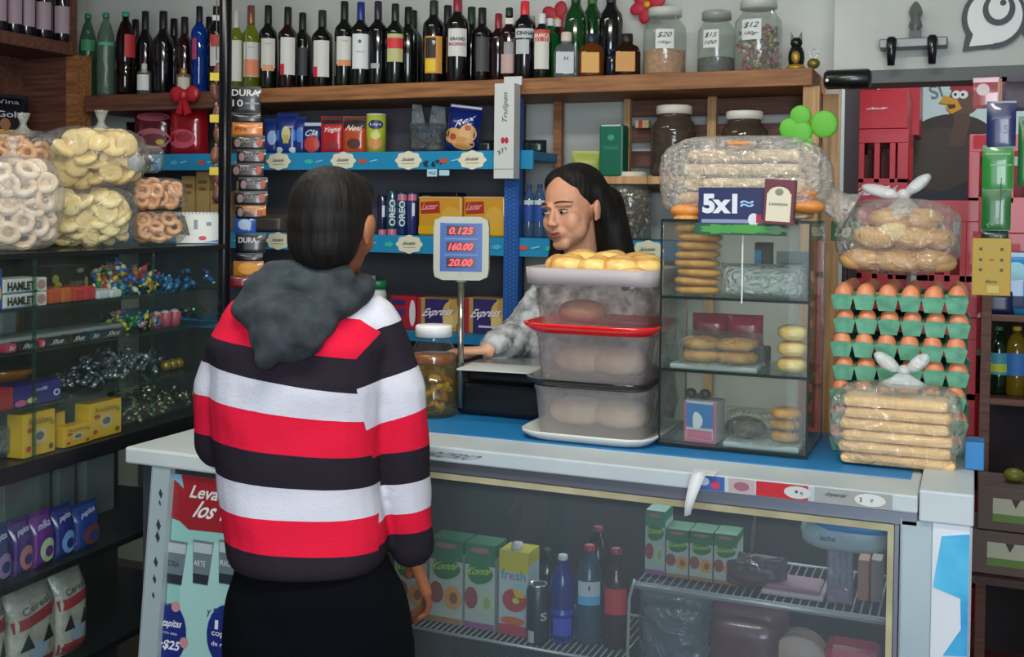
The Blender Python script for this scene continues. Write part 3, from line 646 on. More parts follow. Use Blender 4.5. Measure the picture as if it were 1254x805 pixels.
# red bags on the left of the post
def bigbag(u0, u1, vt, lab, col, deco, Y=3.60):
    xc = (xY(u0, Y)+xY(u1, Y))/2; w = xY(u1, Y)-xY(u0, Y); h = onY((u0+u1)/2, vt, Y).z-Z1
    return tag(pouchb(w, h, .10, M(col, .18, coat=.6, bump=.5, bs=14), deco, ch=0).build('sweets_bag'), lab, 'bag', loc=(xc, Y, Z1+.001), rz=face(xc, Y)*.6)
bigbag(158, 184, 150, 'dark maroon bag behind the pinkish sweets bag, far left of upper blue shelf', '#1a0c12', None, 3.70)
bigbag(170, 210, 134, 'maroon sweets bag with pale pink oval print', '#4a0e1a', dm(ddi(.0, .35, .42, .22, '#9a5060'), ddi(.05, .33, .3, .13, '#5a1a24', y=1), ddi(0, .82, .4, .1, '#8a4454'), ddi(.2, .28, .1, .06, '#b0a040', y=2)))
bigbag(213, 250, 126, 'red sweets bag with pink swirl print left of the hanging sausage string', '#8f0f1c', dm(ddi(-.1, .3, .36, .18, '#b04058'), ddi(-.05, .33, .22, .1, '#8a1424', y=1)))
p_ = onY(228, 116, YF-.02); t = thing('ribbon_bow', 'red blurred bow fixed to the dark shelf edge', 'ornament', (p_.x, YF-.03, ZT-.02))
rb = M('#a81c28', .4); B().m(rb).ell(-.036, 0, .005, .035, .016, .032, rot=(0, .2, 0)).ell(.036, 0, .005, .035, .016, .032, rot=(0, -.2, 0)).ell(0, -.004, 0, .02, .02, .024).build('loops', t)
B().m(rb).prism([(-.01, -.01), (-.035, -.07), (-.01, -.075), (.0, -.02)], -.01, .004).prism([(.01, -.01), (.035, -.07), (.01, -.08), (0, -.02)], -.012, .002).build('tails', t)
# lower blue shelf
def cbox(name, lab, cat, u0, u1, vt, z, Y, dep, mt, deco=None, H=None, rz=None, grp=None, bev=.002):
    xc = (xY(u0, Y)+xY(u1, Y))/2; w = (xY(u1, Y)-xY(u0, Y))*.985; h = H or onY((u0+u1)/2, vt, Y).z-z
    b = B().m(mt).box(0, dep/2, h/2, w, dep, h, bev)
    if deco: deco(b, lambda p: (p.x, p.y-.0004, p.z), w, h)
    return tag(b.build(name), lab, cat, grp, (xc, Y, z+.0008), rz=0 if rz is None else rz)
CB = M('#b89a62', .7); cbd = dm(dre(0, .82, .7, .06, '#8a5a3a'), dre(0, .25, .7, .04, '#7a6a4a'), dtx('CREMA', 0, .7, .6, .06, '#8a4a30'))
for k, (a, b_, v, lab) in enumerate(((222, 238, 216, 'tan upright carton, left one of three behind the desk calendar'), (240, 256, 210, 'tan upright carton, tallest of three behind the desk calendar'), (257, 271, 234, 'short tan carton, right one of three behind the desk calendar'), (289, 297, 222, 'pale tan carton hidden behind the battery strip'))):
    cbox('tan_carton', lab, 'carton', a, b_, v, Z2, YI, .1, CB, cbd)
t0_ = [(463, 474, 240, '#181c40', 'dark blue wrapped cookie tube, leftmost of the upright row'), (474, 487, 234, '#14404f', 'teal cookie tube with OREO running upward'), (486, 499, 236, '#17325a', 'cookie tube with pink end and OREO running upward'), (499, 511, 236, '#2a2f66', 'blue and pink cookie tube beside the yellow packs')]
for a, b_, v, c, lab in t0_:
    xc = (xY(a, YI)+xY(b_, YI))/2; w = xY(b_, YI)-xY(a, YI); h = onY((a+b_)/2, v, YI).z-Z2; r = w/2*.97; wp = cylwarp(r+.0006)
    b = B().m(M(c, .2, coat=.6)).lathe([(0, 0), (r*.85, 0), (r, .006), (r, h-.006), (r*.85, h), (0, h)], 18)
    b.m(M('#c06a80', .3)).rect(.0, h*(.88 if 'pink' in lab else .06), r*1.6, h*.14, 0, warp=wp).m(M('#c8d8e0', .4))
    if 'OREO' in lab: b.text('OREO', 0, h*.5, h*.6, r*1.0, .001, warp=wp, rot=PI/2, bold=.03)
    else: b.rect(.004, h*.6, r*.5, h*.3, 0, warp=wp)
    tag(b.build('cookie_tube'), lab, 'cookies', 'cookie tubes standing on the lower blue shelf', (xc, YI, Z2+.001), rz=face(xc, YI))
for a, b_, lab in ((512, 566, 'yellow cracker pack with red banner, left one partly behind the scale display'), (567, 619, 'yellow cracker pack with red banner, right one touching the blue post')):
    cbox('cracker_pack', lab, 'crackers', a, b_, 241, Z2, 3.57, .13, M('#c9932a', .3, coat=.3), dm(dre(-.22, .72, .44, .3, '#a8241e', rot=.06), lambda b, wp, W, H: b.m(M('#e0a8a0')).text('Lacear', -.22*W, .75*H, .34*W, .16*H, .0012, warp=wp, shear=.2, rot=.06), ddi(.25, .4, .24, .35, '#d0a03c'), dre(0, .97, .98, .04, '#c9a27a'), dre(0, .15, .98, .2, '#d0a010')), bev=.008)
cbox('dark_biscuit_pack', 'dark pack with white marks lying behind the yellow cracker packs', 'biscuits', 512, 560, 236, Z2, 3.71, .08, M('#15151c', .3), dm(dre(-.3, .85, .2, .14, '#a8a8b0')))
pouch('dark_pack', 'dim brown pack on the lower blue strip left of the customer hair', 'pack', 312, 350, 262, Z2, 3.62, .06, M('#4a4440', .3), None, ch=0)
# bottom shelf boxes
EX = '#2e2460'
exd = dm(dre(.0, .5, .6, .98, EX), ddi(.36, .52, .22, .42, '#c8a860'), ddi(.3, .3, .14, .25, '#d8bc78', y=1), ddi(.42, .75, .1, .2, '#b89048', y=1), dre(-.45, .5, .1, .98, '#a81c30'), lambda b, wp, W, H: b.m(M('#e4e0f0')).text('Express', .03*W, .56*H, .72*W, .3*H, .0016, warp=wp, shear=.3, rot=.08, bold=.02), dre(.1, .2, .5, .06, '#c8c8d8', y=1))
Y3 = 3.62
cbox('express_crackers', 'purple and gold cracker box lettered Express left of scale pole', 'crackers', 512, 561, 366, Z3, Y3, .1, M('#b08f4a', .4), exd)
cbox('express_crackers', 'purple and gold cracker box lettered Express right of scale pole', 'crackers', 571, 620, 366, Z3, Y3, .1, M('#b08f4a', .4), exd)
cbox('cracker_pack', 'red and violet cracker box beside the pickle jar lid', 'crackers', 480, 511, 363, Z3, Y3, .1, M('#a01c2c', .4), dm(dre(-.2, .8, .5, .16, '#2e2460'), dre(-.2, .5, .5, .2, '#3a2c70'), ddi(.36, .5, .12, .4, '#d8d0d8')))
t = thing('green_lid_jar', 'white jar with green lid just behind the customer shoulder', 'jar', (xY(464, 3.58), 3.58, Z3))
B().m(M('#c8d0c8', .4)).lathe([(0, 0), (.03, 0), (.032, .13), (.028, .15), (0, .15)], 20).build('pot', t); B().m(M('#1e7a50', .4)).lathe([(.034, .15), (.034, .175), (.03, .18), (0, .18)], 20).build('lid', t)
pouch('white_bag', 'white twisted bag top behind the customer shoulder', 'bag', 446, 460, 338, Z3, 3.70, .05, M('#b9bdba', .5), None, ch=0)
# water packs right of the perforated post
for k, (u, v, z) in enumerate(((648, 226, 1.486), (661, 226, 1.486), (674, 229, 1.486))):
    bottle(u, v, 3.60, .024, GL('#a8c8e0', .3, .05, hb='#6a8ab0'), M('#1c3f8a'), ['left', 'middle', 'right'][k]+' one of three water bottles with blue labels behind the woman forehead', 'pet', [(.3, .6, '#1f4a9c', 1.7, 0), (.62, .7, '#c8d4dc', 1.6, 0)], z=z, name='water_bottle')
# yellow-green packet & green box on inner shelf
b = pouchb(.10, .088, .05, M('#a3ad52', .5), dm(dre(0, .35, .6, .3, '#8f9a48')), ch=.01)
tag(b.build('crumpled_packet'), 'crumpled yellow-green packet left of the dark green tin', 'packet', loc=(xY(718, 3.6), 3.6, 1.701), rz=.3)
w = xY(766, 3.6)-xY(737, 3.6); h = onY(751, 154, 3.6).z-1.70
b = B().m(M('#0e6048', .35)).box(0, 0, h/2, w, .07, h, .006).m(M('#2f9078')).text('TARAGUI', 0, h*.55, w*.6, .012, -.0355).disc(0, h*.75, .012, .01, -.0355).m(M('#b8c0b8')).rect(0, h-.003, w*.8, .005, -.0355)
tag(b.build('tea_tin'), 'dark green tin with pale lid rim on the inner shelf', 'tin', loc=(xY(751, 3.6), 3.6, 1.701))
cbox('red_snack_pack', 'small red and white pack on a back slat by the large jar', 'pack', 776, 793, 152, 1.875, 3.745, .03, M('#b0aa98', .5), dm(dre(-.1, .5, .3, .9, '#b02a20'), ddi(.3, .5, .2, .3, '#c99a30')), H=.028)
# white hanging box
Yb = 3.47; x0_, x1_ = xY(608, Yb), xY(632, Yb); zb, zt_ = onY(620, 219, Yb).z, onY(620, 103, Yb).z
t = thing('white_box', 'tall narrow white box printed sideways hanging before blue shelving post', 'box', ((x0_+x1_)/2, Yb, zb))
w = x1_-x0_; h = zt_-zb
b = B().m(M('#c3c6c4', .5)).box(0, 0, h/2, w, .055, h, .001).m(M('#55585c')).text('Trulipen', .008-.002, h*.74, h*.32, w*.34, -.0275, rot=PI/2, shear=.1).m(M('#b02040')).disc(-.004, h*.40, .007, .011, -.0275).disc(.010, h*.40, .007, .011, -.0275)
b.m(M('#333')).text('371', -.006, h*.29, .035, .014, -.0275, rot=.5).m(M('#9a9c9c')).rect(0, h*.10, w, .003, -.0275)
b.build('carton', t); B().m(M('#c3c6c4', .5)).box(.012, .02, h+.012, w*.9, .01, .03, .001).build('hang_tab', t)
# ================================================================ hanging strips at the post
def sach(w, h, base, deco=None, t=.012): return pouchb(w, h, t, M(base, .3, coat=.4), deco, ch=.006, n=6)
Ys = 2.95; D = 3.6
def strip(name, cat, u, rows, Y, lab0, wscale=1.0):
    """a hanging card or packets: each row (v0, v1, width_px, colour, deco, name)"""
    t = None
    xc = xY(u, Y); z0 = onY(u, rows[-1][1], Y).z
    t = thing(name, lab0, cat, (xc, Y, z0), face(xc, Y)*.8)
    d_ = 1350/ (onY(u+100, 250, Y)-onY(u, 250, Y)).length/100*100
    ppm = 100/(onY(u+50, 250, Y)-onY(u-50, 250, Y)).length
    for (v0, v1, wp_, col, deco, nm, du) in rows:
        za, zb_ = onY(u, v1, Y).z-z0, onY(u, v0, Y).z-z0
        b = sach(wp_/ppm, zb_-za, col, deco)
        o = b.build(nm, t); o.location = (du/ppm, 0, za)
    return t
dur = lambda s: dm(lambda b, wp, W, H: b.m(M('#c8c8cc')).text('DURA', -.0*W, .72*H, .9*W, .25*H, .001, warp=wp, bold=.02))
rows = [(106, 138, 30, '#0d0c10', dm(dtx('DURA', 0, .75, .9, .26, '#c8c8cc', bold=.02), dtx('10', -.25, .35, .35, .26, '#c8c8cc'), dre(.22, .35, .45, .06, '#888')), 'header_card', 0),
        (138, 150, 30, '#14100f', dm(dre(0, .5, .5, .06, '#444')), 'card_band', 0), (150, 166, 30, '#c9761c', dm(dtx('Pila', -.2, .5, .4, .3, '#5a3010')), 'orange_band', 2)]
cols = ['#171012', '#1a1214', '#171012', '#1a1214']
for k in range(6):
    rows.append((166+k*17, 183+k*17, 33-(k % 2)*4, cols[k % 4], dm(ddi(-.32, .45, .10, .3, '#8a7072'), ddi(.34, .5, .10, .32, '#a04a34'), dtx('DURA', 0, .6, .40, .26, '#8a8a8c'), dre(0, .25, .3, .06, '#6a3a34')), 'battery_blister', (3, 6, 2, 8, 6, 5)[k]))
rows += [(250, 264, 26, '#c07a2a', None, 'orange_blister', 8), (264, 286, 22, '#1c4fa0', dm(ddi(0, .5, .3, .3, '#9ab0d0')), 'blue_blister', 0), (286, 310, 30, '#0c0c12', dm(dtx('DURA', -.1, .66, .6, .28, '#c8c8cc', bold=.02)), 'end_card', 6),
         (310, 320, 26, '#181018', None, 'dark_card', 5), (320, 338, 30, '#b8761c', dm(ddi(0, .5, .35, .4, '#d09030')), 'yellow_blister', 4), (338, 352, 20, '#7a1418', None, 'red_blister', -6)]
bs_ = strip('battery_strip', 'battery card', 300, rows, 3.05, 'hanging black and orange strip of battery packs beside the metal post')
B().m(M('#8a8a8a', .6)).tube([(0, 0, onY(300, 106, 3.05).z-bs_.location.z-.002), (0, .0, ZC-bs_.location.z)], .0012, 5).build('string', bs_)
SAU = mottled('sausage_skin', '#54302a', '#8a5848', 14, .35, (1, 1, 1), .3)
xc = xY(264, 2.95); zt0 = onY(264, 75, 2.95).z
t = thing('sausage_string', 'string of small dark sausages with yellow tags hanging by the metal post', 'sausage', (xc, 2.95, zt0-.56), face(xc, 2.95))
ppm = 1350/(onY(264, 200, 2.95)-CAM).length
for k, v in enumerate((88, 112, 140, 166, 190, 214, 238)):
    z = onY(264, v, 2.95).z-(zt0-.56)
    B().m(SAU).ell((.006, -.004, .004, .008, -.002, .004, .006)[k], 0, z, .016, .016, .031, rot=(0, .15*(-1)**k, 0)).build('link', t)
    B().m(M('#a89080', .5)).tube([(.0, 0, z+.026), (0, 0, z+.038)], .004, 6).build('tie', t)
for v in (95, 146, 210):
    z = onY(264, v, 2.95).z-(zt0-.56); B().m(M('#c9b41c', .5)).box(-.004, -.018, z, .032, .003, .026, .001).build('yellow_tag', t, label='small yellow price tag')
B().m(M('#8a7a6a', .7)).tube([(0, 0, .56), (0, 0, ZC-t.location.z)], .002, 5).build('string', t)
# ================================================================ glass case on the left
cang = math.atan2(1, -.06); CO = Vector((-2.03, 1.2, 0)); CN = Vector((math.sin(cang), -math.cos(cang), 0)); CX = Vector((math.cos(cang), math.sin(cang), 0))
ZS = {0: .967, 3: 1.093, 2: 1.228, 1: 1.333, 'top': 1.465}
def cl(u, v, dep=0.0):
    """pixel -> local (along, height) on the plane lying dep behind the case glass"""
    p = hit(u, v, CO-CN*dep, CN); return (p-CO).dot(CX), p.z
LEN = 1.60; CD = .42
FR = M('#14151a', .35); CW = M('#141214', .6)
t = thing('glass_display_case', 'dark framed glass display case of sweets along the left wall', 'display case', CO, cang)
B().m(CW).b2(0, CD-.02, .02, LEN, CD, 1.455).build('back_board', t)
B().m(FR).b2(0, 0, .925, LEN, CD-.021, .965, .002).build('middle_rail', t)
B().m(FR).b2(0, 0, .0, LEN, CD-.021, .06, .002).build('plinth', t)
B().m(FR).b2(0, 0, .665, LEN, CD-.021, .683, .002).b2(0, 0, .40, LEN, CD-.021, .418, .002).build('lower_shelf', t)
GE = GL('#dcece4', .28, .05, hb='#30453c')
for k in (1, 2, 3):
    B().m(GE).b2(.01, .012, ZS[k]-.006, LEN-.02, CD-.03, ZS[k]).build('glass_shelf', t)
B().m(GL('#e4f0ea', .2, .05, hb='#5a6a62')).b2(0, -.004, 1.457, LEN, CD, 1.465).build('glass_top', t)
B().m(GLASSD).b2(0, 0, .966, LEN*.5, .004, 1.456).build('front_glass', t); B().m(GLASSD).b2(LEN*.5+.002, 0, .966, LEN-.002, .004, 1.456).build('front_glass', t)
B().m(GLASSD).b2(LEN-.006, .005, .966, LEN-.001, CD-.021, 1.456).build('end_glass', t)
B().m(GLASSD).b2(0, 0, .061, LEN-.3, .004, .922).build('lower_glass', t)
b = B().m(FR)
for x in (0.006, LEN-.012): b.b2(x-.006, -.003, .06, x+.006, .008, .925)
b.m(GE).b2(LEN*.5-.003, -.003, .966, LEN*.5+.003, .005, 1.456).b2(LEN*.78-.002, -.003, .966, LEN*.78+.002, .005, 1.456); b.build('mullions', t)
b = B().m(FR).b2(0, -.006, 1.452, LEN, 0.0, 1.466); b.build('top_trim', t)
def cw(x, dep, z): return CO+CX*x-CN*dep+Vector((0, 0, z))
def cpl(o, lab, cat, x, dep, z, rz=0, grp=None, rot=None):
    tag(o, lab, cat, grp, cw(x, dep, z+.001)); o.rotation_euler = (0, 0, cang+rz) if rot is None else rot; return o
def cbx(name, lab, cat, u0, u1, v0, v1, k, mt, dep=.02, d=.08, deco=None, grp=None, zoff=0, H=None, bev=.002):
    xa_, _ = cl(u0, v1, dep); xb_, _ = cl(u1, v1, dep); um = (u0+u1)/2; z = ZS[k]+zoff if k in ZS else k+zoff
    h = H or (cl(um, v0, dep)[1]-z); w = abs(xb_-xa_)*.98
    b = B().m(mt).box(0, d/2, h/2, w, d, h, bev)
    if deco: deco(b, lambda p: (p.x, p.y-.0004, p.z), w, h)
    return cpl(b.build(name), lab, cat, (xa_+xb_)/2, dep, z, grp=grp)
HM = M('#c2c0c0', .5)
hd = dm(lambda b, wp, W, H: b.m(M('#26262a')).text('HAMLET', -.12*W, .5*H, .62*W, .6*H, .0008, warp=wp, bold=.05), ddi(.36, .5, .1, .34, '#a87a78'), dre(-.12, .08, .8, .07, '#4878a8'), dre(.12, .1, .3, .06, '#444', y=1))
cbx('chocolate_box', 'white chocolate box lettered HAMLET, upper of the stacked pair', 'chocolate box', 4, 58, 335, 356, 1, HM, deco=hd, zoff=.0355, H=.034)
cbx('chocolate_box', 'white chocolate box lettered HAMLET, lower of the stacked pair', 'chocolate box', 4, 58, 356, 378, 1, HM, deco=hd, H=.034)
cbx('blue_box', 'blue box cut by the frame beside the HAMLET boxes', 'box', -14, 3, 330, 376, 1, M('#1c3f8a', .4), deco=dm(ddi(.2, .4, .2, .2, '#c99a40')))
cbx('dark_gum_box', 'black gum display box with yellow dots behind the amber packs', 'box', 63, 112, 333, 370, 1, M('#17120e', .4), dep=.12, deco=dm(ddi(-.35, .3, .11, .24, '#c9b422'), ddi(-.42, .62, .08, .14, '#a8a04a'), dtx('chobity', .1, .45, .36, .24, '#8a8468'), ddi(.36, .45, .05, .2, '#8f8a50'), ddi(.2, .85, .1, .08, '#777')), H=.085)
for k, (a, b_, c) in enumerate(((61, 76, '#a8421c'), (76, 90, '#b05220'), (90, 104, '#a83024'), (104, 119, '#b02838'))):
    cbx('jelly_pack', ['left', 'second', 'third', 'right'][k]+' one of four glossy amber to red jelly packs before the black gum box', 'candy pack', a, b_, 355, 375, 1, M(c, .2, coat=.6), H=.038, bev=.008, grp='jelly packs on the top glass shelf')
for k, (a, b_) in enumerate(((120, 134), (136, 150))):
    cbx('white_packet', ['left', 'right'][k]+' small white packet under the colourful sweets heap', 'candy pack', a, b_, 358, 372, 1, M('#b8bcc0', .3), H=.022, bev=.006)
CN_ = []
def candy_mesh(cols, s=.011):
    out = []
    for c in cols:
        b = B().m(M(c, .25, coat=.5)).ell(0, 0, 0, s, s*.75, s*.7, 8, 6)
        b.prism([(s*.8, 0), (s*1.7, s*.55), (s*1.7, -s*.55)], -.001, .001).prism([(-s*.8, 0), (-s*1.7, -s*.55), (-s*1.7, s*.55)], -.001, .001)
        o = b.build('wrapped_sweet'); out.append([o, 0])
    return out
def heap(protos, u0, u1, vt, k, n, lab, grp, dep=(.03, .2), s=.011, seed=1, cat='sweet', peak=.5):
    rn = random.Random(seed); xa_, _ = cl(u0, 300, .08); xb_, _ = cl(u1, 300, .08); z = ZS[k]
    top = cl((u0+u1)/2, vt, .08)[1]-z
    for i in range(n):
        f = rn.random(); x = xa_+(xb_-xa_)*f; d = rn.uniform(*dep)
        env = max(.12, 1-abs(f-peak)*1.7)*(1-.5*abs((d-dep[0])/(dep[1]-dep[0])-.5))
        zz = z+s*.9+top*env*(rn.random()**.7)*.92
        pr = rn.choice(protos); loc = cw(x, d, zz); rot = (rn.uniform(-3, 3), rn.uniform(-1, 1), rn.uniform(-3, 3))
        if pr[1] == 0: pr[1] = 1; o = pr[0]; o.location = loc; o.rotation_euler = rot; tag(o, lab, cat, grp)
        else: o = copy(pr[0], loc, rot, lab, grp)
    for pr in protos:
        if pr[1] == 0: bpy.data.objects.remove(pr[0])
heap(candy_mesh(['#b5343c', '#2a8a4a', '#2c5fae', '#c9a93a', '#c9c2b4', '#b86a34']), 122, 186, 318, 1, 120, 'colourful wrapped sweet in the heap on the top glass shelf', 'colourful wrapped sweets on the top glass shelf', seed=3, peak=.62)
heap(candy_mesh(['#1263a0', '#1c7cb4', '#0f4c80']), 190, 250, 328, 1, 30, 'blue wrapped sweet at the right end of the top glass shelf', 'blue wrapped sweets on the top glass shelf', seed=4, peak=.75)
heap(candy_mesh(['#3a8a4a', '#c9c23a', '#c9b8b0', '#2c5a9a', '#b06a8a']), 152, 184, 380, 2, 40, 'green and yellow wrapped sweet in a small heap on second glass shelf', 'green and yellow sweets on the second glass shelf', seed=5, s=.010)
SIL = ['#a8b0bc', '#70788a', '#8a92a0', '#d0d4dc']
def silver(cols): 
    o = []
    for c in cols: b = B().m(M(c, .18, .8)).ell(0, 0, 0, .010, .007, .007, 6, 4).box(.011, 0, 0, .008, .001, .008).box(-.011, 0, 0, .008, .001, .008); o.append([b.build('foil_sweet'), 0])
    return o
heap(silver(SIL), 92, 192, 428, 3, 120, 'silver foil sweet in the big heap on the third glass shelf', 'silver foil sweets on the third glass shelf', seed=6, peak=.7, dep=(.03, .22))
heap(silver(['#9aa07a', '#b8b48a', '#70705a', '#a8a8a0']), 150, 238, 470, 0, 110, 'gold and silver foil sweet heaped on the case floor', 'foil sweets on the case floor', seed=7, peak=.6, dep=(.03, .25))
heap(silver(['#2a5a44', '#3a4a4a', '#6a8a7a']), 222, 262, 372, 2, 24, 'dark green foil sweet at the right of the second glass shelf', 'dark foil sweets on the second glass shelf', seed=8)
# second shelf
for k, (a, b_) in enumerate(((186, 196), (197, 207), (208, 219))):
    x_, _ = cl((a+b_)/2, 405, .06); b = B().m(M('#b04a5a', .35)).lathe([(0, 0), (.016, 0), (.021, .04), (.019, .041), (0, .030)], 16).m(M('#c8a8a8', .5)).lathe([(0, .03), (.018, .033), (.012, .046), (0, .05)], 12)
    cpl(b.build('candy_cup'), ['left', 'middle', 'right'][k]+' one of three pink candy cups on second glass shelf', 'candy cup', x_, .06, ZS[2])
wr = ['#a02a4c', '#16161e', '#a8203c', '#1a1a22', '#17171e', '#16384a', '#20222a']
xs = [0, 15, 42, 50, 78, 104, 118, 148]
ws = ['pink', 'black', 'crimson', 'black', 'black', 'teal-marked black', 'black']
for k in range(7):
    a, _ = cl(xs[k], 430, .03); b_, _ = cl(xs[k+1], 430, .03); w = abs(b_-a)*.97
    b = B().m(M(wr[k], .2, coat=.6)).box(0, 0, .012, w, .035, .022, .006).m(M('#b8bcc4')).text('Shot', 0, .013, w*.5, .011, -.0178, shear=.3)
    cpl(b.build('chocolate_bar'), ['leftmost pink bar', 'black bar right of the pink one', 'short crimson bar', 'black bar right of the crimson one', 'middle black bar', 'narrow teal-marked bar', 'last black bar on the right'][k]+' in front row on the second glass shelf', 'chocolate bar', (a+b_)/2, .03, ZS[2], grp='bars in the front row on the second glass shelf')
cbx('white_tray', 'long pale card tray behind the row of chocolate bars', 'tray', 0, 150, 412, 430, 2, M('#8a8f94', .5), dep=.055, d=.10, H=.028)
for k, (a, b_, v, c, lab) in enumerate(((0, 22, 380, '#8a9098', 'grey packet standing at the left end of second glass shelf'), (20, 44, 378, '#5a3824', 'brown packet standing on second glass shelf'), (42, 60, 386, '#20242c', 'dark packet standing on second glass shelf'))):
    cbx('sweet_packet', lab, 'packet', a, b_, v, 420, 2, M(c, .3, coat=.4), dep=.2, d=.03, bev=.008)
b = B().m(GL('#a8b0b0', .3, .1, .5, 20, '#4a5050')).box(0, .08, .045, .34, .16, .09, .01); cpl(b.build('clear_tub'), 'long clear plastic tub in the middle of second glass shelf', 'tub', cl(100, 400, .16)[0], .16, ZS[2])
# third shelf
cbx('red_box', 'red box at the left of the third glass shelf', 'box', -14, 17, 478, 508, 3, M('#8f1c24', .4), deco=dm(dre(0, .1, .9, .05, '#6a1018')))
cbx('purple_chocolate_box', 'purple chocolate box with white letters on third glass shelf', 'box', 17, 76, 470, 505, 3, M('#23186a', .35, coat=.3), deco=dm(dtx('milk', .05, .72, .3, .18, '#b8b4d8', shear=.2), ddi(.38, .4, .07, .16, '#c8c8dc'), ddi(.38, .4, .04, .1, '#23186a', y=1), ddi(-.15, .25, .1, .14, '#c9c070'), ddi(-.38, .2, .12, .16, '#b04a78')))
b = B().m(M('#9a5a1c', .3, coat=.4)).lathe([(0, 0), (.05, 0), (.075, .03), (.07, .034), (0, .012)], 24); cpl(b.build('amber_dish'), 'amber glass dish behind the red box on third glass shelf', 'dish', cl(14, 462, .2)[0], .22, ZS[3]+.03)
rn = random.Random(2)
x_, _ = cl(204, 450, .1)
for k, dx in enumerate((-.03, 0, .028)):
    b = B().m(M('#9a7a30', .3, .5)).ell(0, 0, .016, .018, .018, .016); cpl(b.build('gold_praline'), ['left', 'middle', 'right'][k]+' gold wrapped praline on third glass shelf', 'sweet', x_+dx, .08, ZS[3])
for k in range(3):
    b = B().m(M('#b8bcc0', .4)).tube([(0, 0, .006), (.06, 0, .05+.006*k)], .0018, 6).m(M('#8a6a6a', .3)).ell(.0, 0, .008, .01, .01, .008, 8, 6); cpl(b.build('lollipop'), 'white lollipop stick poking up, '+['lowest', 'middle', 'highest'][k]+' of three on third glass shelf', 'lollipop', x_-.06+k*.01, .14+.012*k, ZS[3])
# case floor
yd = dm(lambda b, wp, W, H: b.m(M('#8a5a1c')).text('Rocklets', 0, .8*H, .7*W, .14*H, .001, warp=wp), ddi(0, .45, .22, .2, '#b9a47a'), ddi(0, .45, .13, .1, '#5a5a6a', y=1), ddi(-.35, .2, .07, .07, '#b0281c'), ddi(.35, .15, .07, .07, '#6a4a1c'), ddi(.38, .7, .06, .06, '#6a8a30'), ddi(-.3, .62, .1, .06, '#a83a20'))
YB_ = M('#c99c14', .35, coat=.3)
cbx('yellow_candy_box', 'large yellow candy box at the left on the case floor', 'candy box', 28, 68, 505, 550, 0, YB_, deco=yd, d=.05)
cbx('yellow_candy_box', 'low yellow candy box between the two tall ones on case floor', 'candy box', 78, 112, 521, 545, 0, YB_, deco=yd, d=.04, dep=.015)
cbx('yellow_candy_box', 'tall yellow candy box with ragged top at the right on case floor', 'candy box', 110, 149, 492, 535, 0, YB_, deco=yd, d=.05)
cbx('yellow_candy_box', 'yellow candy box set behind the low one on case floor', 'candy box', 69, 80, 505, 545, 0, YB_, deco=dm(ddi(0, .5, .3, .1, '#8a7a30')), dep=.05)
cbx('white_card_box', 'whitish card box standing behind the yellow candy boxes', 'box', 68, 132, 486, 540, 0, M('#7f8684', .6), dep=.18, d=.12)
b = pouchb(.16, .10, .08, GL('#c8d4d4', .3, .12, .8, 30, '#8a9494'), None, ch=0); cpl(b.build('clear_bag'), 'crumpled clear bag at the far left on the case floor', 'bag', cl(8, 540, .1)[0], .1, ZS[0])
# lower case: chocolate packs and cereal bags
cd_ = [(-12, 16, 645, '#1c1e5c', '#8a6a9a', 'dark blue chocolate pack cut by left frame edge'), (17, 42, 636, '#3b1c66', '#a86a70', 'violet chocolate pack with pinkish wafer picture'), (42, 68, 628, '#5a1c78', '#a8b890', 'purple chocolate pack with pale green picture'), (69, 93, 620, '#141c6a', '#6a90c8', 'blue cookie pack with white letters'), (94, 124, 616, '#143078', '#6a3030', 'blue chocolate pack at the right end of the row')]
for a, b_, v, c, c2, lab in cd_:
    x1_, _ = cl(a, 680, .03); x2_, _ = cl(b_, 680, .03); w = abs(x2_-x1_)*.97; z = .683; h = cl((a+b_)/2, v, .03)[1]-z
    o = pouchb(w, h, .05, M(c, .25, coat=.5), dm(dtx('milka' if 'purple' in lab else 'pepitos', 0, .78, .6, .12, '#b8b8d8', shear=.2, rot=.15), ddi(.05, .3, .36, .22, c2), ddi(.1, .27, .2, .1, c, y=1)), ch=.01)
    cpl(o.build('chocolate_pack'), lab+' in the lower case', 'chocolate pack', (x1_+x2_)/2, .05, z)
for k, (a, b_, v, lab) in enumerate(((5, 62, 578, 'dim white box at the left above chocolate packs'), (72, 92, 572, 'dim pale bottle-like carton behind chocolate packs'), (105, 140, 560, 'dim white tray leaning behind the blue packs'))):
    cbx('pale_box', lab, 'box', a, b_, v, 640, .683, M('#787c80', .6), dep=.22, d=.1)
for k, (a, b_, v0, v1, lab) in enumerate(((10, 70, 712, 800, 'clear cereal bag with red band and black triangle ears, left one on the low shelf'), (68, 108, 692, 790, 'clear cereal bag with red band and black triangle ears, right one on the low shelf'), (-30, 8, 720, 800, 'clear cereal bag cut by the left frame edge on the low shelf'))):
    x1_, _ = cl(a, 760, .05); x2_, _ = cl(b_, 760, .05); w = abs(x2_-x1_)*.96; z = .418; h = cl((a+b_)/2, v0, .05)[1]-z
    o = pouchb(w, h, .09, M('#a09a94', .3, coat=.5, bump=.6, bs=30, var=.25), dm(dre(0, .62, .9, .12, '#8f2a34', rot=.15), dre(0, .1, .9, .12, '#8f2a34'), dtx('Cereal', 0, .74, .6, .07, '#4a5058', rot=.15), lambda b, wp, W, H: b.m(M('#1a1a1e')).disc(-.22*W, .36*H, .16*W, .12*H, .001, warp=wp, n=3, a0=PI/2, a1=PI/2+2*PI).disc(.22*W, .38*H, .16*W, .12*H, .001, warp=wp, n=3, a0=PI/2, a1=PI/2+2*PI), ddi(0, .26, .2, .1, '#8a9ab0')), ch=.008)
    cpl(o.build('cereal_bag'), lab, 'bag', (x1_+x2_)/2, .08, z)
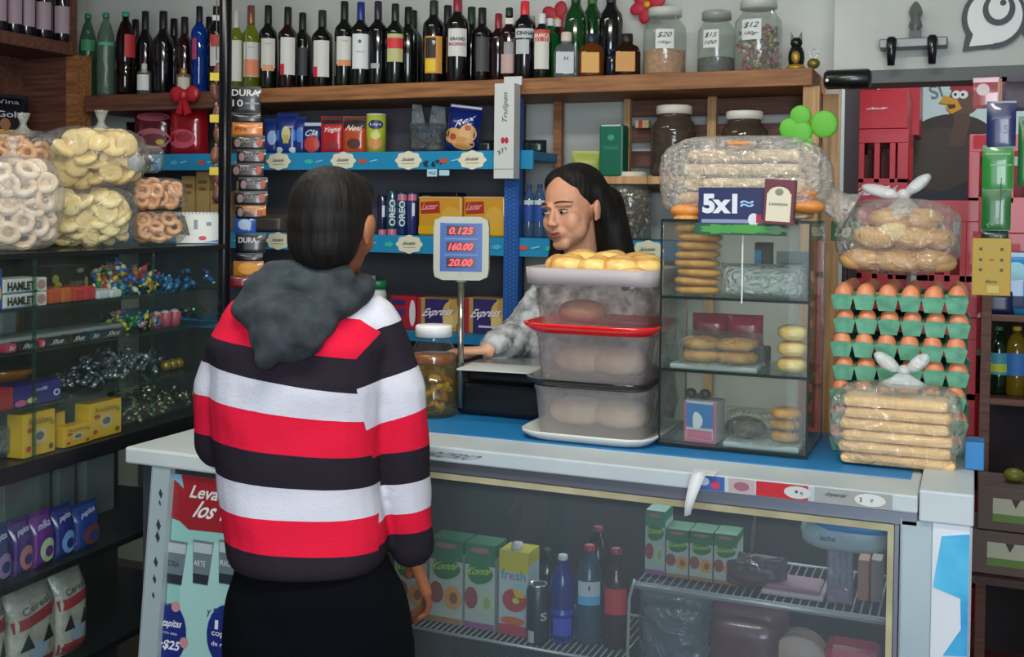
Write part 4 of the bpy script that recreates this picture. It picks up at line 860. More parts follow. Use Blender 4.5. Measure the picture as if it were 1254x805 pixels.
# ---------------------------------------------------------------- big bags on the case top
def sack(name, lab, cat, c, w, d, h, mt, rz=0, knot=True, seed=1, pw=.48, knot_at=(0, 0, 0), rot=None):
    """see-through bag standing on its base at c with gathered top"""
    rn = random.Random(seed); n, m_ = 56, 32; vs = []; fs = []
    for j in range(m_+1):
        tt = -PI/2+PI*j/m_
        for i in range(n):
            a = 2*PI*i/n; f = lambda q, e=pw: math.copysign(abs(q)**e, q)
            q3 = Vector((math.cos(tt)*math.cos(a), math.cos(tt)*math.sin(a), math.sin(tt)))
            k = 1+.03*math.sin(3*a+seed+j*.5)+.05*mnoise.noise(q3*2.6+Vector((seed, 0, 0)))+.035*abs(mnoise.noise(q3*6+Vector((0, seed, 0))))
            vs.append((w/2*f(math.cos(tt))*f(math.cos(a))*k, d/2*f(math.cos(tt))*f(math.sin(a))*k, h/2+h/2*f(math.sin(tt), .7)))
    for j in range(m_):
        for i in range(n): q = (i+1) % n; fs.append((j*n+i, j*n+q, (j+1)*n+q, (j+1)*n+i))
    t = thing(name, lab, cat, c, rz); B().m(mt).add(vs, fs).build('film', t)
    if knot:
        kx, ky, kz = knot_at
        b = B().m(FILMW).lathe([(.035, 0), (.012, .02), (.008, .03), (.016, .05), (.02, .06)], 12, (kx, ky, h-.012+kz))
        b.build('tied_neck', t)
    return t
def fillbag(proto, c, w, d, h, n, rz, lab, cat, grp, seed, sz, flat=True, shell=True):
    rn = random.Random(seed); pts = []; tries = 0
    while len(pts) < n and tries < 6000:
        tries += 1
        x, y, z = rn.uniform(-1, 1), rn.uniform(-1, 1), rn.uniform(-1, 1)
        if abs(x)**5+abs(y)**5+abs(z)**5 > 1: continue
        if shell and y > .05: continue
        p = Vector((x*(w/2-sz*.52), y*(d/2-sz*.45), h/2+z*(h/2-sz*.33)))
        if all((p-q).length > sz*.52 for q in pts): pts.append(p)
    E = Euler((0, 0, rz)).to_matrix(); c = Vector(c)
    for i, p in enumerate(pts):
        rot = (rn.uniform(.5, 1.6), rn.uniform(-.5, .5), rz+rn.uniform(-.7, .7))
        if i == 0: o = proto; o.location = c+E@p; o.rotation_euler = rot; tag(o, lab, cat, grp)
        else: copy(proto, c+E@p, rot, lab, grp)
def disc_biscuit(mt, r, t_): return B().m(mt).lathe([(0, -t_/2), (r*.8, -t_/2), (r, -t_*.15), (r, t_*.15), (r*.82, t_*.5), (r*.4, t_*.42), (0, t_*.45)], 18).build('round_biscuit')
def ring_biscuit(mt, r, r2): return B().m(mt).lathe([(r+r2*math.cos(k*PI/5), r2*math.sin(k*PI/5)) for k in range(11)], 18).build('ring_biscuit')
def bagof(kind, uL, uR, vT, vB, dep, z, lab, ilab, grp, mt, sz, n, seed, film=FILM, d=.2, knot=True, th=.018, kat=(0, 0, 0)):
    xa_, _ = cl(uL, (vT+vB)/2, dep); xb_, _ = cl(uR, (vT+vB)/2, dep); w = abs(xb_-xa_); h = cl((uL+uR)/2, vT, dep)[1]-z; xm_ = (xa_+xb_)/2
    # the bag turns its wide side to the shop
    c = cw(xm_, dep, z+.001); rz = face(c.x, c.y)+.1
    w = (onY(uR, 250, c.y)-onY(uL, 250, c.y)).x*.93
    sack('biscuit_bag', lab, 'bag', c, w, d, h, film, rz, seed=seed, knot=knot, knot_at=kat)
    pr = disc_biscuit(mt, sz/2, th) if kind == 'disc' else ring_biscuit(mt, sz*.33, sz*.16)
    fillbag(pr, c, w*.97, d*.95, h*.97, n, rz, ilab, 'biscuit', grp, seed, sz)
zt = 1.466
bagof('disc', 52, 152, 228, 304, .2, zt, 'clear bag of cream round biscuits lying on the case top, lower of two', 'cream round biscuit inside the lower clear bag on the case', 'biscuits in the lower bag', CREAM, .062, 70, 11, knot=False)
bagof('disc', 62, 162, 156, 244, .2, zt+.165, 'clear bag of yellow round biscuits resting on top of another bag', 'yellow round biscuit inside the upper clear bag on the case', 'biscuits in the upper bag', M('#d8c084', .6, bump=.3, bs=20, var=.08), .066, 70, 12, kat=(.02, 0, 0))
bagof('ring', -30, 58, 192, 312, .13, zt, 'misty bag of pale ring biscuits at the left edge of the case top', 'pale ring biscuit inside the misty left bag', 'ring biscuits in the left bag', PALE, .064, 80, 13, film=FILMW)
bagof('ring', -8, 62, 160, 306, .36, zt, 'clear bag of small brown rings behind the misty left bag', 'small brown ring inside the back left bag', 'ring biscuits in the back left bag', RING, .055, 50, 14)
bagof('ring', 164, 220, 258, 303, .14, zt, 'small bag of orange-brown rings by calendar, lower of two', 'orange-brown ring in the lower small bag', 'rings in the lower small bag', RING, .054, 34, 15, knot=False, d=.14)
bagof('ring', 160, 220, 218, 260, .14, zt+.105, 'small bag of orange-brown rings by calendar, upper of two', 'orange-brown ring in the upper small bag', 'rings in the upper small bag', RING, .052, 34, 16, knot=False, d=.13)
# tied bag of coloured sweets and white ball on top
c = cw(cl(178, 205, .2)[0], .2, zt+.215)
t = sack('party_bag', 'little clear bag of coloured sweets lying on top of ring bags', 'bag', c, .11, .09, .085, FILM, face(c.x, c.y), seed=4, knot=False)
rn = random.Random(9); ps = candy_mesh(['#b5343c', '#2a8a4a', '#c9c2b4', '#2c5fae'], .009); 
for i in range(16):
    pr = ps[i % 4]; loc = c+Vector((rn.uniform(-.038, .038), rn.uniform(-.03, .02), rn.uniform(.015, .06))); rot = (rn.random()*3, rn.random()*3, 0)
    if not pr[1]: pr[1] = 1; pr[0].location = loc; pr[0].rotation_euler = rot; tag(pr[0], 'coloured sweet in the little bag over the ring bags', 'sweet', 'sweets in the little bag')
    else: copy(pr[0], loc, rot, 'coloured sweet in the little bag over the ring bags', 'sweets in the little bag')
b = B().m(M('#9aa2a6', .4)).ell(0, 0, .027, .027, .027, .027); tag(b.build('white_ball'), 'small whitish ball beside the little bag of coloured sweets', 'ball', loc=cw(cl(170, 212, .08)[0], .09, zt+.208))
# desk calendar
x_, _ = cl(248, 290, .1); c = cw(x_, .1, zt+.001); t = thing('desk_calendar', 'white spiral desk calendar with photo strip at the end of case top', 'calendar', c, face(c.x, c.y)+.05)
w, h = .155, .10
b = B().m(M('#c8ccca', .6)).prism([(-w/2, 0), (w/2, 0), (w/2-.002, h), (-w/2-.01, h)], -.001, .001)
b.m(M('#3a4248', .5)).prism([(-w*.44, h*.28), (-w*.24, h*.24), (-w*.34, h*.88), (-w*.5, h*.9)], -.0016, -.001).m(M('#1d6fae', .5)).prism([(w*.0, h*.02), (w*.48, h*.05), (w*.48, h*.16)], -.0016, -.001).m(M('#b03040', .5)).disc(0, h*.16, .012, .007, -.001).m(M('#6a7a8a')).rect(.02, h*.62, .015, .012, -.001).rect(-.02, h*.6, .012, .03, -.001)
o = b.build('front_sheet', t); o.rotation_euler = (R_(-16), 0, 0)
o = B().m(M('#b8bcba', .6)).box(0, 0, h/2, w, .002, h).build('back_sheet', t); o.location = (0, .056, 0); o.rotation_euler = (R_(16), 0, 0)
b = B().m(M('#888c90', .4, .6))
for k in range(14): b.tube([(-w*.46+k*w*.07+.004*math.cos(a), .027+.006*math.sin(a), h-.004+.006*math.cos(a)) for a in [q*PI/4 for q in range(9)]], .0008, 4)
b.build('spiral', t)
# ================================================================ counter
ZK = 1.04; X0, X1 = -1.33, .012; YC = 2.25; YBK = 2.80
SLAB = mottled('counter_white', '#a6b2b7', '#bcc7ca', 3, .45, (1, 1, 1), .03)
PNL = mottled('cooler_panel', '#8fa3ac', '#a3b5bc', 3, .4, (1, 1, 1), .03)
ALU = M('#7f8794', .35, .7); CRM = mottled('cream_gasket', '#8f8a6c', '#b3ad8c', 8, .6, (1, 1, 1), .1)
t = thing('display_cooler', 'white and steel refrigerated counter with a glazed front full of drinks', 'cooler', (0, 0, 0))
B().m(SLAB).b2(X0, YC, ZK-.035, X1-.10, YBK, ZK, .004).build('worktop', t)
B().m(SLAB).b2(X1-.098, YC+.004, ZK-.05, X1, YBK, ZK+.012, .004).build('end_cap', t, label='raised white end block of the worktop')
B().m(ALU).b2(X0, YC+.012, ZK-.063, X1-.10, YC+.035, ZK-.036, .002).build('aluminium_strip', t)
xg1 = xY(1103, YC+.02)
b = B().m(CRM).b2(X0, YC+.014, ZK-.078, xg1, YC+.034, ZK-.064).b2(xg1-.012, YC+.014, .2, xg1, YC+.034, ZK-.078).b2(X0, YC+.014, .2, X0+.012, YC+.034, ZK-.078).b2(X0, YC+.014, .18, xg1, YC+.034, .2); b.build('gasket_frame', t)
xp0, xp1 = xY(1103, YC+.01), xY(1150, YC+.01)
B().m(ALU).b2(xg1+.001, YC+.010, 0.1, xg1+.010, YC+.04, ZK-.064, .001).build('edge_strip', t)
B().m(PNL).b2(xg1+.012, YC+.012, .05, xp1, YC+.06, ZK-.051, .003).build('corner_post', t)
B().m(CHROME).b2(xg1+.012, YC+.008, .05, xg1+.0145, YC+.014, ZK-.051).b2(X1-.006, YC+.008, .05, X1-.002, YC+.014, ZK-.051).build('chrome_edges', t, kind='stuff')
# steel strip, mirrored daylight painted in as near-white colour, under pale blue film
sm = mottled('blue_protective_film', '#1c86c4', '#57b8de', 9, .2, (1, 1, 1), .4, .3, .7)
B().m(M('#dfe8ee', .22, .35)).b2(xp1, YC+.012, .05, X1-.002, YC+.06, ZK-.051, .001).build('steel_strip', t)
b = B().m(sm); xl, xr = xp1+.003, X1-.007
b.prism([(xl+.014, .965), (xr, .975), (xr, .74), (xl+.02, .735), (xr-.012, .79), (xr-.014, .85), (xl, .865), (xl+.006, .91)], YC+.0105, YC+.012)
b.prism([(xl, .70), (xl+.02, .715), (xr, .70), (xr, .55), (xl+.01, .57), (xl, .6)], YC+.0105, YC+.012); b.build('torn_film', t)
B().m(M('#8a9298', .5)).b2(X1-.06, YC+.06, .05, X1-.002, YBK, ZK-.051).build('end_panel', t)
B().m(M('#20262a', .6)).b2(X0, YBK-.03, .12, X1-.061, YBK-.002, ZK-.036).build('rear_panel', t)
B().m(M('#20262a', .6)).b2(X0, YC+.012, .05, xg1, YBK-.03, .178).build('cooler_floor', t)
B().m(M('#2a3034', .6)).b2(X0-.02, YC+.036, .05, X0, YBK-.03, ZK-.036).build('inner_wall', t)
GC = GL('#f0f4f6', .075, .05, .05, 4, '#a5b2ba', .2)  # grey body colour paints in the hazy reflection on the cooler pane
B().m(GC).b2(X0+.013, YC+.022, .2, xg1-.013, YC+.026, ZK-.079).build('front_glass', t)
# wire shelves
def wires(x0, x1, y0, y1, z, n, name, posts=None):
    b = B().m(M('#a9acac', .4, .4)).tube([(x0, y0, z), (x1, y0, z)], .004, 8).tube([(x0, y1, z), (x1, y1, z)], .004, 8)
    for k in range(n+1): x = x0+(x1-x0)*k/n; b.tube([(x, y0, z), (x, y1, z)], .0018, 6)
    if posts:
        for x in posts: b.tube([(x, y0, z+.012), (x-.004, y0, z+.0), (x-.012, y0, z-.03), (x-.02, y0, .2)], .004, 8)
    return b.build(name, t)
ZW = .585; Y1 = 2.37
wires(X0+.015, xY(765, 2.33), 2.325, 2.62, ZW-.004, 40, 'wire_shelf')
ZR = .765
xw = xY(785, 2.33); wires(xw, xg1-.015, 2.325, 2.62, ZR-.004, 30, 'wire_rack', (xw,))
B().m(M('#8f989c', .5)).b2(xw, 2.33, ZR-.012, xg1-.015, 2.335, ZR+.002).build('rack_lip', t)
# mat and stickers on the worktop
MAT = M('#1470a8', .5)
b = B().m(MAT).b2(X0+.02, 2.385, ZK, X1-.12, YBK-.01, ZK+.003); tag(b.build('counter_mat'), 'blue plastic mat covering the rear of the worktop', 'mat')
def stick(u0, u1, v0, v1, mt, deco, lab, name='sticker'):
    """sticker on the sloping front edge of the worktop"""
    xa_, xb_ = xY(u0, YC), xY(u1, YC); w = xb_-xa_; h = .030
    b = B().m(M(mt, .4)).rect(0, 0, w, h, 0)
    deco(b, lambda p: (p.x, p.y-.0005, p.z), w, h) if deco else None
    tag(b.build(name), lab, 'sticker', loc=((xa_+xb_)/2, YC-.0005, ZK-.0175))
stick(856, 893, 0, 0, '#345a9a', dm(ddi(-.2, .1, .2, .3, '#a8b8d0'), ddi(.2, -.1, .15, .25, '#c03048')), 'worn blue sticker on the worktop edge by the paper curl')
stick(898, 930, 0, 0, '#a89a9c', dm(ddi(0, 0, .3, .3, '#8a5a6a')), 'faded pinkish sticker on the worktop edge')
stick(932, 996, 0, 0, '#b01c28', dm(ddi(.3, 0, .26, .42, '#b8bcbc'), ddi(.28, .05, .03, .1, '#444', y=1), dtx('ta', .38, 0, .06, .2, '#444')), 'red sticker with white oval on the worktop edge')
stick(1004, 1100, 0, 0, '#8f9492', dm(dtx('Imperial', -.22, .1, .26, .34, '#24262a', shear=.3), ddi(.22, 0, .2, .42, '#c4c8c6'), dtx('3', .1, .0, .03, .3, '#333'), dtx('v', .24, 0, .05, .2, '#444')), 'grey Imperial sticker with white oval at the right of worktop edge')
b = B().m(M('#55606a', .5)).text('NARIZFRIO', -.28, .0, .16, .012, 0, shear=.3)
tag(b.build('worn_lettering'), 'worn grey lettering along the worktop edge beside the customer', 'lettering', loc=(xY(690, YC), YC-.0006, ZK-.018))
# curled paper
p_ = onY(846, 575, YC-.01); b = B().m(M('#c3c8ca', .6)); vs = []; fs = []
for j in range(9):
    a = j/8; yy = -.012-.03*math.sin(a*2.2); zz = .02-a*.085; wd = .026*(1-.55*a)
    vs += [(-wd*.5+.015*(1-a), yy, zz), (wd*.5+.02*(1-a), yy+.004, zz+.004), (wd*.5+.02*(1-a), yy+.0052, zz+.004), (-wd*.5+.015*(1-a), yy+.0012, zz)]
for j in range(8):
    for k in range(4): q = (k+1) % 4; fs.append((4*j+k, 4*j+q, 4*j+4+q, 4*j+4+k))
b.add(vs, fs).rect(.02, 0, .001, .001, 0); b.v = b.v
b.m(M('#c3c8ca', .6)).b2(-.0, -.012, .018, .05, .03, .0205)
tag(b.build('peeling_paper'), 'white paper strip curling down over the worktop edge', 'paper', loc=(p_.x, YC, ZK-.018))
# left slanted unit with poster
ZQ = .96; XA, XB2 = -2.005, -1.352
t = thing('poster_counter', 'white slab counter with slanted front carrying a drink promotion poster', 'counter', (0, 0, 0))
WSL = mottled('slab_white', '#b9c4c4', '#cdd6d6', 3, .4, (1, 1, 1), .02)
B().m(WSL).b2(XA, 2.225, ZQ-.042, XB2, 2.82, ZQ, .006).build('slab', t)
YT, YBt = 2.262, 2.20     # front plane: y at top (z .915) and at z .3
def fy(z): return YT-(ZQ-.042-z)*.10
xl_ = XA+.085
def slant(b, pts, off=0, e=.002): # pts (x, z) on the slanted front
    n = len(pts); vs = [(x, fy(z)-off-e, z) for x, z in pts]+[(x, fy(z)-off, z) for x, z in pts]
    fs = [tuple(range(n)), tuple(range(n, 2*n))[::-1]]+[(i, n+i, n+(i+1) % n, (i+1) % n) for i in range(n)]
    b.add(vs, fs, False); return b
zt2 = ZQ-.043
slant(B().m(M('#9fb0b4', .35)), [(xl_, zt2), (xl_+.055, zt2), (xl_+.055, .0), (xl_, .0)], 0, .03).build('frame_post', t)
slant(B().m(M('#a8b0b4', .3, .3)), [(xl_, zt2), (xl_+.004, zt2), (xl_+.004, 0), (xl_, 0)], .03, .003).build('post_edge', t)
b = B().m(M('#2c3a40', .6)); rn = random.Random(5)
for k in range(9):
    z = rn.uniform(.35, .88); s_ = rn.uniform(.004, .010); slant(b, [(xl_+.03+s_, z), (xl_+.03, z+s_*1.8), (xl_+.03-s_*.6, z+.3*s_), (xl_+.034, z-s_*1.4)], .03, .0006)
b.build('chipped_paint', t, kind='stuff')
slant(B().m(M('#2a3238', .4)), [(xl_+.056, zt2), (XB2, zt2), (XB2, 0), (xl_+.056, 0)], 0, .01).build('front_glass', t)
B().m(M('#303840', .5)).add([(XA+.03, 2.26, 0), (XA+.03, 2.8, 0), (XA+.03, 2.8, zt2), (XA+.03, 2.26, zt2), (xl_-.001, 2.26, 0), (xl_-.001, 2.8, 0), (xl_-.001, 2.8, zt2), (xl_-.001, 2.26, zt2)], [(0, 1, 2, 3)[::-1], (4, 5, 6, 7), (0, 4, 7, 3)[::-1], (1, 2, 6, 5), (3, 7, 6, 2)[::-1], (0, 1, 5, 4)], False).build('side_panel', t)
B().m(M('#303840', .5)).b2(xl_, 2.3, 0, XB2, 2.8, zt2).build('cabinet_body', t)
# poster: flat printed sheet, its own object
px0 = xl_+.058; PWd = .40; PO = .0105
def onf(u, v):           # pixel -> (x, z) on slanted front
    N = Vector((0, 1, -.10)).normalized(); P0 = Vector((0, fy(.5)-.012, .5)); p = hit(u, v, P0, N); return p.x, p.z
po = B().m(M('#8fc4bc', .4, coat=.3))
slant(po, [(px0, .90), (px0+PWd, .90), (px0+PWd, .1), (px0, .1)], PO, .001)
po.m(M('#a3d0ca', .4, coat=.3)); zr = onf(230, 640)[1]
slant(po, [(px0+.03, zr-.06), (px0+.2, zr-.03), (px0+PWd, zr-.05), (px0+PWd, .12), (px0+.12, .12), (px0+.06, .4)], PO+.001, .0004)
po.m(M('#98202a', .4, coat=.3)); xr_, zr_ = onf(212, 640)
slant(po, [(xr_-.005, .90), (px0+PWd, .90), (px0+PWd, zr_+.0), (xr_+.05, zr_-.012), (xr_+.02, zr_+.006), (xr_-.005, zr_+.01)], PO+.0015, .0004)
def ptext(s, u, v, w, h, col, **k):
    x, z = onf(u, v); wp = lambda p: (p.x, fy(p.z)+p.y, p.z)
    po.m(M(col, .4)).text(s, x, z, w, h, -(-PO-.002)*-1 if False else -PO-.002, warp=lambda p: (p.x, fy(p.z)+p.y, p.z), **k)
def pdisc(u, v, rx, rz, col, off=.002, **k):
    x, z = onf(u, v); po.m(M(col, .4)).disc(x, z, rx, rz, -PO-off, warp=lambda p: (p.x, fy(p.z)+p.y, p.z), **k)
ptext('Leva', 252, 604, .085, .032, '#d8dcd8', shear=.15, bold=.02); ptext('los vasos', 280, 629, .19, .042, '#e4e6e2', shear=.15, bold=.02)
for k, (u, s_) in enumerate(((213, 'COLA'), (245, 'ARTE'), (277, 'RIO'))):
    x, z0_ = onf(u, 716); _, z1_ = onf(u, 662); po.m(M('#687880', .4))
    slant(po, [(x-.030, z1_), (x+.034, z1_), (x+.024, z0_), (x-.022, z0_)], PO+.002, .0004); po.m(M('#b0bcc0', .4)); slant(po, [(x-.027, z1_-.006), (x+.031, z1_-.006), (x+.029, z1_-.03), (x-.026, z1_-.03)], PO+.0025, .0004)
    po.m(M('#2a3238', .4)); slant(po, [(x-.023, z0_+.025), (x+.025, z0_+.025), (x+.023, z0_+.002), (x-.021, z0_+.002)], PO+.0025, .0004); ptext(s_, u, 690, .035, .014, '#c8d0d0' if k else '#2a3238')
pdisc(208, 776, .052, .072, '#1c2a78'); pdisc(276, 778, .055, .072, '#1c2a78'); pdisc(216, 743, .013, .013, '#c88a90', .003); pdisc(226, 787, .013, .013, '#c88a90', .003); pdisc(185, 775, .011, .012, '#7a5a9a', .003)
ptext('junt\u00e1s', 205, 741, .05, .016, '#2a4a78', shear=.3, rot=.1); ptext('4 tapitas', 208, 764, .075, .024, '#dfe4ea', shear=.15, rot=.05, bold=.02); ptext('entre estas', 208, 775, .05, .006, '#b8c0d8'); ptext('+$25', 207, 790, .07, .026, '#e6e8ee', shear=.1, bold=.03)
ptext('y te', 262, 749, .04, .018, '#2a4a78', shear=.2, rot=.3); ptext('1', 266, 765, .01, .022, '#dfe4ea', bold=.03); ptext('copa', 270, 778, .05, .014, '#dfe4ea'); ptext('de reg', 270, 790, .05, .014, '#dfe4ea')
po.m(M('#7fb0c8', .3)); xq, zq = onf(214, 592); slant(po, [(xq-.02, .9), (xq+.02, .9), (xq+.03, zq-.01), (xq, zq+.01), (xq-.02, zq-.02)], PO+.002, .0006)
tag(po.build('promo_poster'), 'pale green drink promotion poster with red top and blue circles on the slanted front', 'poster')
# ================================================================ drinks in the cooler
def carton(u0, u1, v, z, Y, cols, lab, name='juice_carton', H=None, grp=None, brand='Konte', fr=('#8a3a2c', '#c98a3a'), d=.07, capc=None):
    xc = (xY(u0, Y)+xY(u1, Y))/2; w = (xY(u1, Y)-xY(u0, Y))*.97; h = H or onY((u0+u1)/2, v, Y).z-z; top, body = cols
    t = thing(name, lab, 'carton', (xc, Y, z+.0005), .0, grp)
    b = B().m(M(body, .45)).box(0, d/2, h*.42, w, d, h*.84).m(M(top, .45)).box(0, d/2, h*.92, w, d, h*.16).box(0, -.0003, h*.8, w, .0006, h*.1)
    y = -.0008
    if brand == 'Konte':
        b.m(M('#1e6a34')).disc(.0, h*.66, w*.42, h*.13, y, wav=.06, wn=3).m(M('#a8c03a')).text('Konte', 0, h*.69, w*.8, h*.09, y-.0008, shear=.3, rot=.1, bold=.02)
        b.m(M('#9a6a5a')).disc(0, h*.93, w*.33, h*.035, y)
        b.m(M(fr[0])).disc(-w*.28, h*.36, w*.22, h*.13, y).m(M(fr[1])).disc(w*.22, h*.32, w*.27, h*.14, y).m(M('#8a4a1c' if fr[1] == '#c98a3a' else '#8aa06a')).disc(w*.25, h*.32, w*.12, h*.07, y-.0006)
        b.m(M('#9a6a3a' if fr[1] == '#c98a3a' else '#8a4a7a')).rect(0, h*.04, w, h*.07, y)
    else:
        b.m(M('#5a7a9a')).text('fresh', 0, h*.72, w*.85, h*.12, y, bold=.01).m(M('#7fb8c0')).disc(.2*w, h*.6, w*.2, h*.02, y).m(M('#a8302c')).disc(.05*w, h*.42, w*.42, h*.14, y)
        b.m(M('#c9a41c')).disc(.1*w, h*.46, w*.3, h*.10, y-.0006, a0=0, a1=2).m(M('#b8c040')).disc(.1*w, h*.42, w*.12, h*.035, y-.001).m(M('#c05a2c')).disc(0, h*.17, w*.42, h*.05, y).m(M('#a83040')).rect(0, h*.06, w, h*.12, y)
    b.build('carton_body', t)
    if capc: B().m(M(capc, .4)).lathe([(.013, h), (.013, h+.016), (0, h+.017)], 14, (0, d*.3, 0)).build('cap', t)
JB = ('#1f6a42', '#a8b0a4')
carton(487, 527, 666, ZW, Y1, JB, 'green and white juice carton partly behind the customer hand')
carton(530, 572, 662, ZW, Y1, JB, 'green and white juice carton with orange peach picture, second from the customer hand')
carton(574, 612, 668, ZW, Y1, JB, 'green and white juice carton with pale pear picture beside the yellow carton', fr=('#8a3a3c', '#a8b894'))
carton(616, 653, 677, ZW, Y1, ('#b8ac1c', '#a8b4b4'), 'yellow-topped juice carton lettered fresh with orange slice', brand='fresh', capc='#c8ccc8')
def can(u, v, z, Y, r, mt, lab, deco=None):
    h = onY(u, v, Y).z-z; x = xY(u, Y); t = thing('drink_can', lab, 'can', (x, Y, z+.0005), face(x, Y)); wp = cylwarp(r+.0006)
    b = B().m(mt).lathe([(0, .003), (r*.8, 0), (r, .01), (r, h*.9), (r*.82, h*.98)], 22)
    if deco: deco(b, wp, r, h)
    b.build('body', t); B().m(CHROME).lathe([(r*.83, h*.97), (r*.84, h), (r*.78, h), (r*.76, h-.003), (0, h-.003)], 22).build('lid', t)
can(665, 716, ZW, 2.355, .027, M('#3c4044', .3, .7), 'grey drink can in front of dark bottles beside the yellow carton', lambda b, wp, r, h: b.m(M('#a8acb0')).text('S', r*.5, h*.5, r*.6, h*.14, .001, warp=wp, bold=.03).rect(-r*.6, h*.15, r*.6, h*.2, 0, warp=wp))
BLB = GL('#1c3ca8', .55, .04, hb='#12288a')
bottle(695, 680, 2.39, .030, BLB, M('#c9ccd0', .4), 'bright blue drink bottle with white cap in the cooler', 'pet', [(.1, .3, '#2a3ab0', 1.5, 0)], z=ZW, name='drink_bottle', liquid=M('#122a9a', .3), fill=.6)
bottle(676, 672, 2.50, .032, DK, M('#14161a'), 'dark bottle behind the grey can in the cooler', 'pet', z=ZW, name='drink_bottle')
bottle(728, 668, 2.41, .034, GL('#8fb4c4', .35, .04, hb='#3f6a80'), M('#b02a38', .4), 'clear bottle with red cap and pale blue label in the cooler', 'pet', [(.5, .66, '#a8b4bc', 1.6, 0), (.42, .51, '#4a9cc0', 1.6, 0)], z=ZW, name='drink_bottle', deco=tx('I', .6, .1, .05, '#333'))
bottle(761, 672, 2.41, .032, GL('#7a3038', .4, .04, hb='#4a1c22'), M('#9c2430', .4), 'reddish bottle with bright red label right of the clear bottle', 'pet', [(.36, .62, '#b0222c', 1.7, 0)], z=ZW, name='drink_bottle')
bottle(738, 645, 2.52, .034, GL('#5a2830', .5, .04, hb='#301418'), M('#6a1c28', .4), 'dim dark red bottle at the back of the cooler', 'pet', z=ZW, name='drink_bottle')
YR = 2.40
t = carton(796, 821, 627, ZR, YR, ('#1c7a5a', '#a0aca0'), 'small green-topped carton at the left end of the upper rack', fr=('#8a3a3c', '#a8b894'))
for k, (a, b_) in enumerate(((822, 850), (851, 880), (881, 910))):
    carton(a, b_, 650+k*3, ZR, YR, JB, ['left', 'middle', 'right'][k]+' one of three small green juice cartons with orange fruit on the upper rack', grp='small juice cartons on the upper rack')
tag(pouchb(.14, .07, .06, GL('#a8a0a8', .4, .15, .7, 25, '#7a6a74'), None, ch=0).build('meat_bag'), 'clear bag with dark sausage lying on the upper rack', 'bag', loc=(xY(930, YR), YR+.02, ZR+.001))
b = B().m(M('#5a3a44', .6, bump=.4)).ell(0, 0, .022, .06, .04, .022); tag(b.build('cold_cut'), 'dark cold cut in a bag on the upper rack', 'meat', loc=(xY(926, YR), YR+.02, ZR+.004))
b = B().m(M('#a89a9c', .5)).box(0, .05, .006, .13, .1, .012, .004).m(M('#8f6a78', .6, bump=.5)).box(0, .05, .016, .115, .085, .012, .005); tag(b.build('foam_tray'), 'white foam tray with pink sliced ham on the upper rack', 'food tray', loc=(xY(978, YR-.03), YR-.03, ZR+.001))
# wrapped blue bag hanging at top right and the clear tube pack under it
xh = xY(1045, 2.36); zz = onY(1045, 655, 2.36).z
b = B().m(M('#9fb4b8', .4, bump=.6, bs=20)).ell(0, 0, 0, .092, .05, .036, 16, 10, pw=.7); b.m(M('#1c8cd0', .4)).ell(.012, -.004, .022, .084, .049, .016, 16, 8, pw=.7).m(M('#2a4a60')).text('leche', -.03, -.002, .03, .012, -.052)
tag(b.build('milk_bag'), 'white and blue bag lodged under the cooler top at right', 'bag', loc=(xh-.006, 2.39, zz-.006))
zb0 = onY(1038, 752, 2.38).z; hh = onY(1038, 680, 2.38).z-zb0
t = thing('straw_pack', 'tall clear plastic pack with pink foot below the blue bag', 'pack', (xY(1036, 2.37), 2.37, ZR+.001))
B().m(GL('#d0d0dc', .3, .08, .3, 30, '#a8a8b4')).box(0, .02, hh/2, .052, .03, hh, .004).build('sleeve', t)
b = B().m(M('#b9bcc8', .3))
for k in range(4): b.tube([(-.018+.012*k, .02, .03), (-.018+.012*k, .02, hh-.01)], .004, 8)
b.build('white_sticks', t); B().m(M('#b05a78', .4)).box(0, .02, .015, .044, .024, .028, .004).build('pink_foot', t)
for k, (u, c) in enumerate(((1066, '#a07058'), (1082, '#8f8078'))):
    cbox('narrow_carton', ['orange-brown', 'greyish'][k]+' narrow carton at the right end of the upper rack', 'carton', u-7, u+7, 688, ZR, 2.42, .05, M(c, .5))
# lower right: bag, salami, disc, red package on lower wire shelf
ZV = .585
wires(xw, xg1-.015, 2.325, 2.62, ZV-.004, 30, 'lower_wire_shelf') if False else None
B().m(M('#596066', .5)).b2(xw+.01, 2.32, .555, xg1-.015, 2.64, .565).build('lower_tray', bpy.data.objects['display_cooler'])
tag(pouchb(.17, .19, .12, GL('#a0acb4', .5, .12, .8, 14, '#6f7a82'), None, ch=0).build('clear_bag'), 'large misty bag in the cooler below the small cartons', 'bag', loc=(xY(836, 2.40), 2.40, .567))
tag(pouchb(.17, .17, .12, M('#5c3a44', .35, coat=.5, bump=.6, bs=14, var=.3), None, ch=0).build('meat_bag'), 'wine-red bagged meat in the middle of lower cooler tray', 'meat', loc=(xY(926, 2.40), 2.40, .567))
b = B().m(M('#9c8a80', .6, bump=.2)).lathe([(0, 0), (.058, 0), (.062, .01), (.062, .06), (.055, .07), (0, .07)], 28, axis='y'); tag(b.build('cheese_round'), 'pale round cheese standing on edge in the cooler', 'cheese', loc=(xY(986, 2.36), 2.36, .567+.062))
b = B().m(M('#9c2040', .35, coat=.4)).box(0, .05, .055, .115, .09, .11, .02).m(M('#b86a80', .5)).rect(0, .06, .08, .02, -.0001+.005); tag(b.build('red_package'), 'crimson package at the lower right of the cooler', 'package', loc=(xY(1052, 2.36), 2.36, .567))
# bright reflections: chrome rod hanging
b = B().m(CHROME).tube([(0, 0, 0), (.006, 0, .09), (.014, 0, .14)], .0035, 8); tag(b.build('metal_rod'), 'shiny rod hanging inside the cooler above the small cartons', 'rod', loc=(xY(928, 2.34), 2.34, .865))
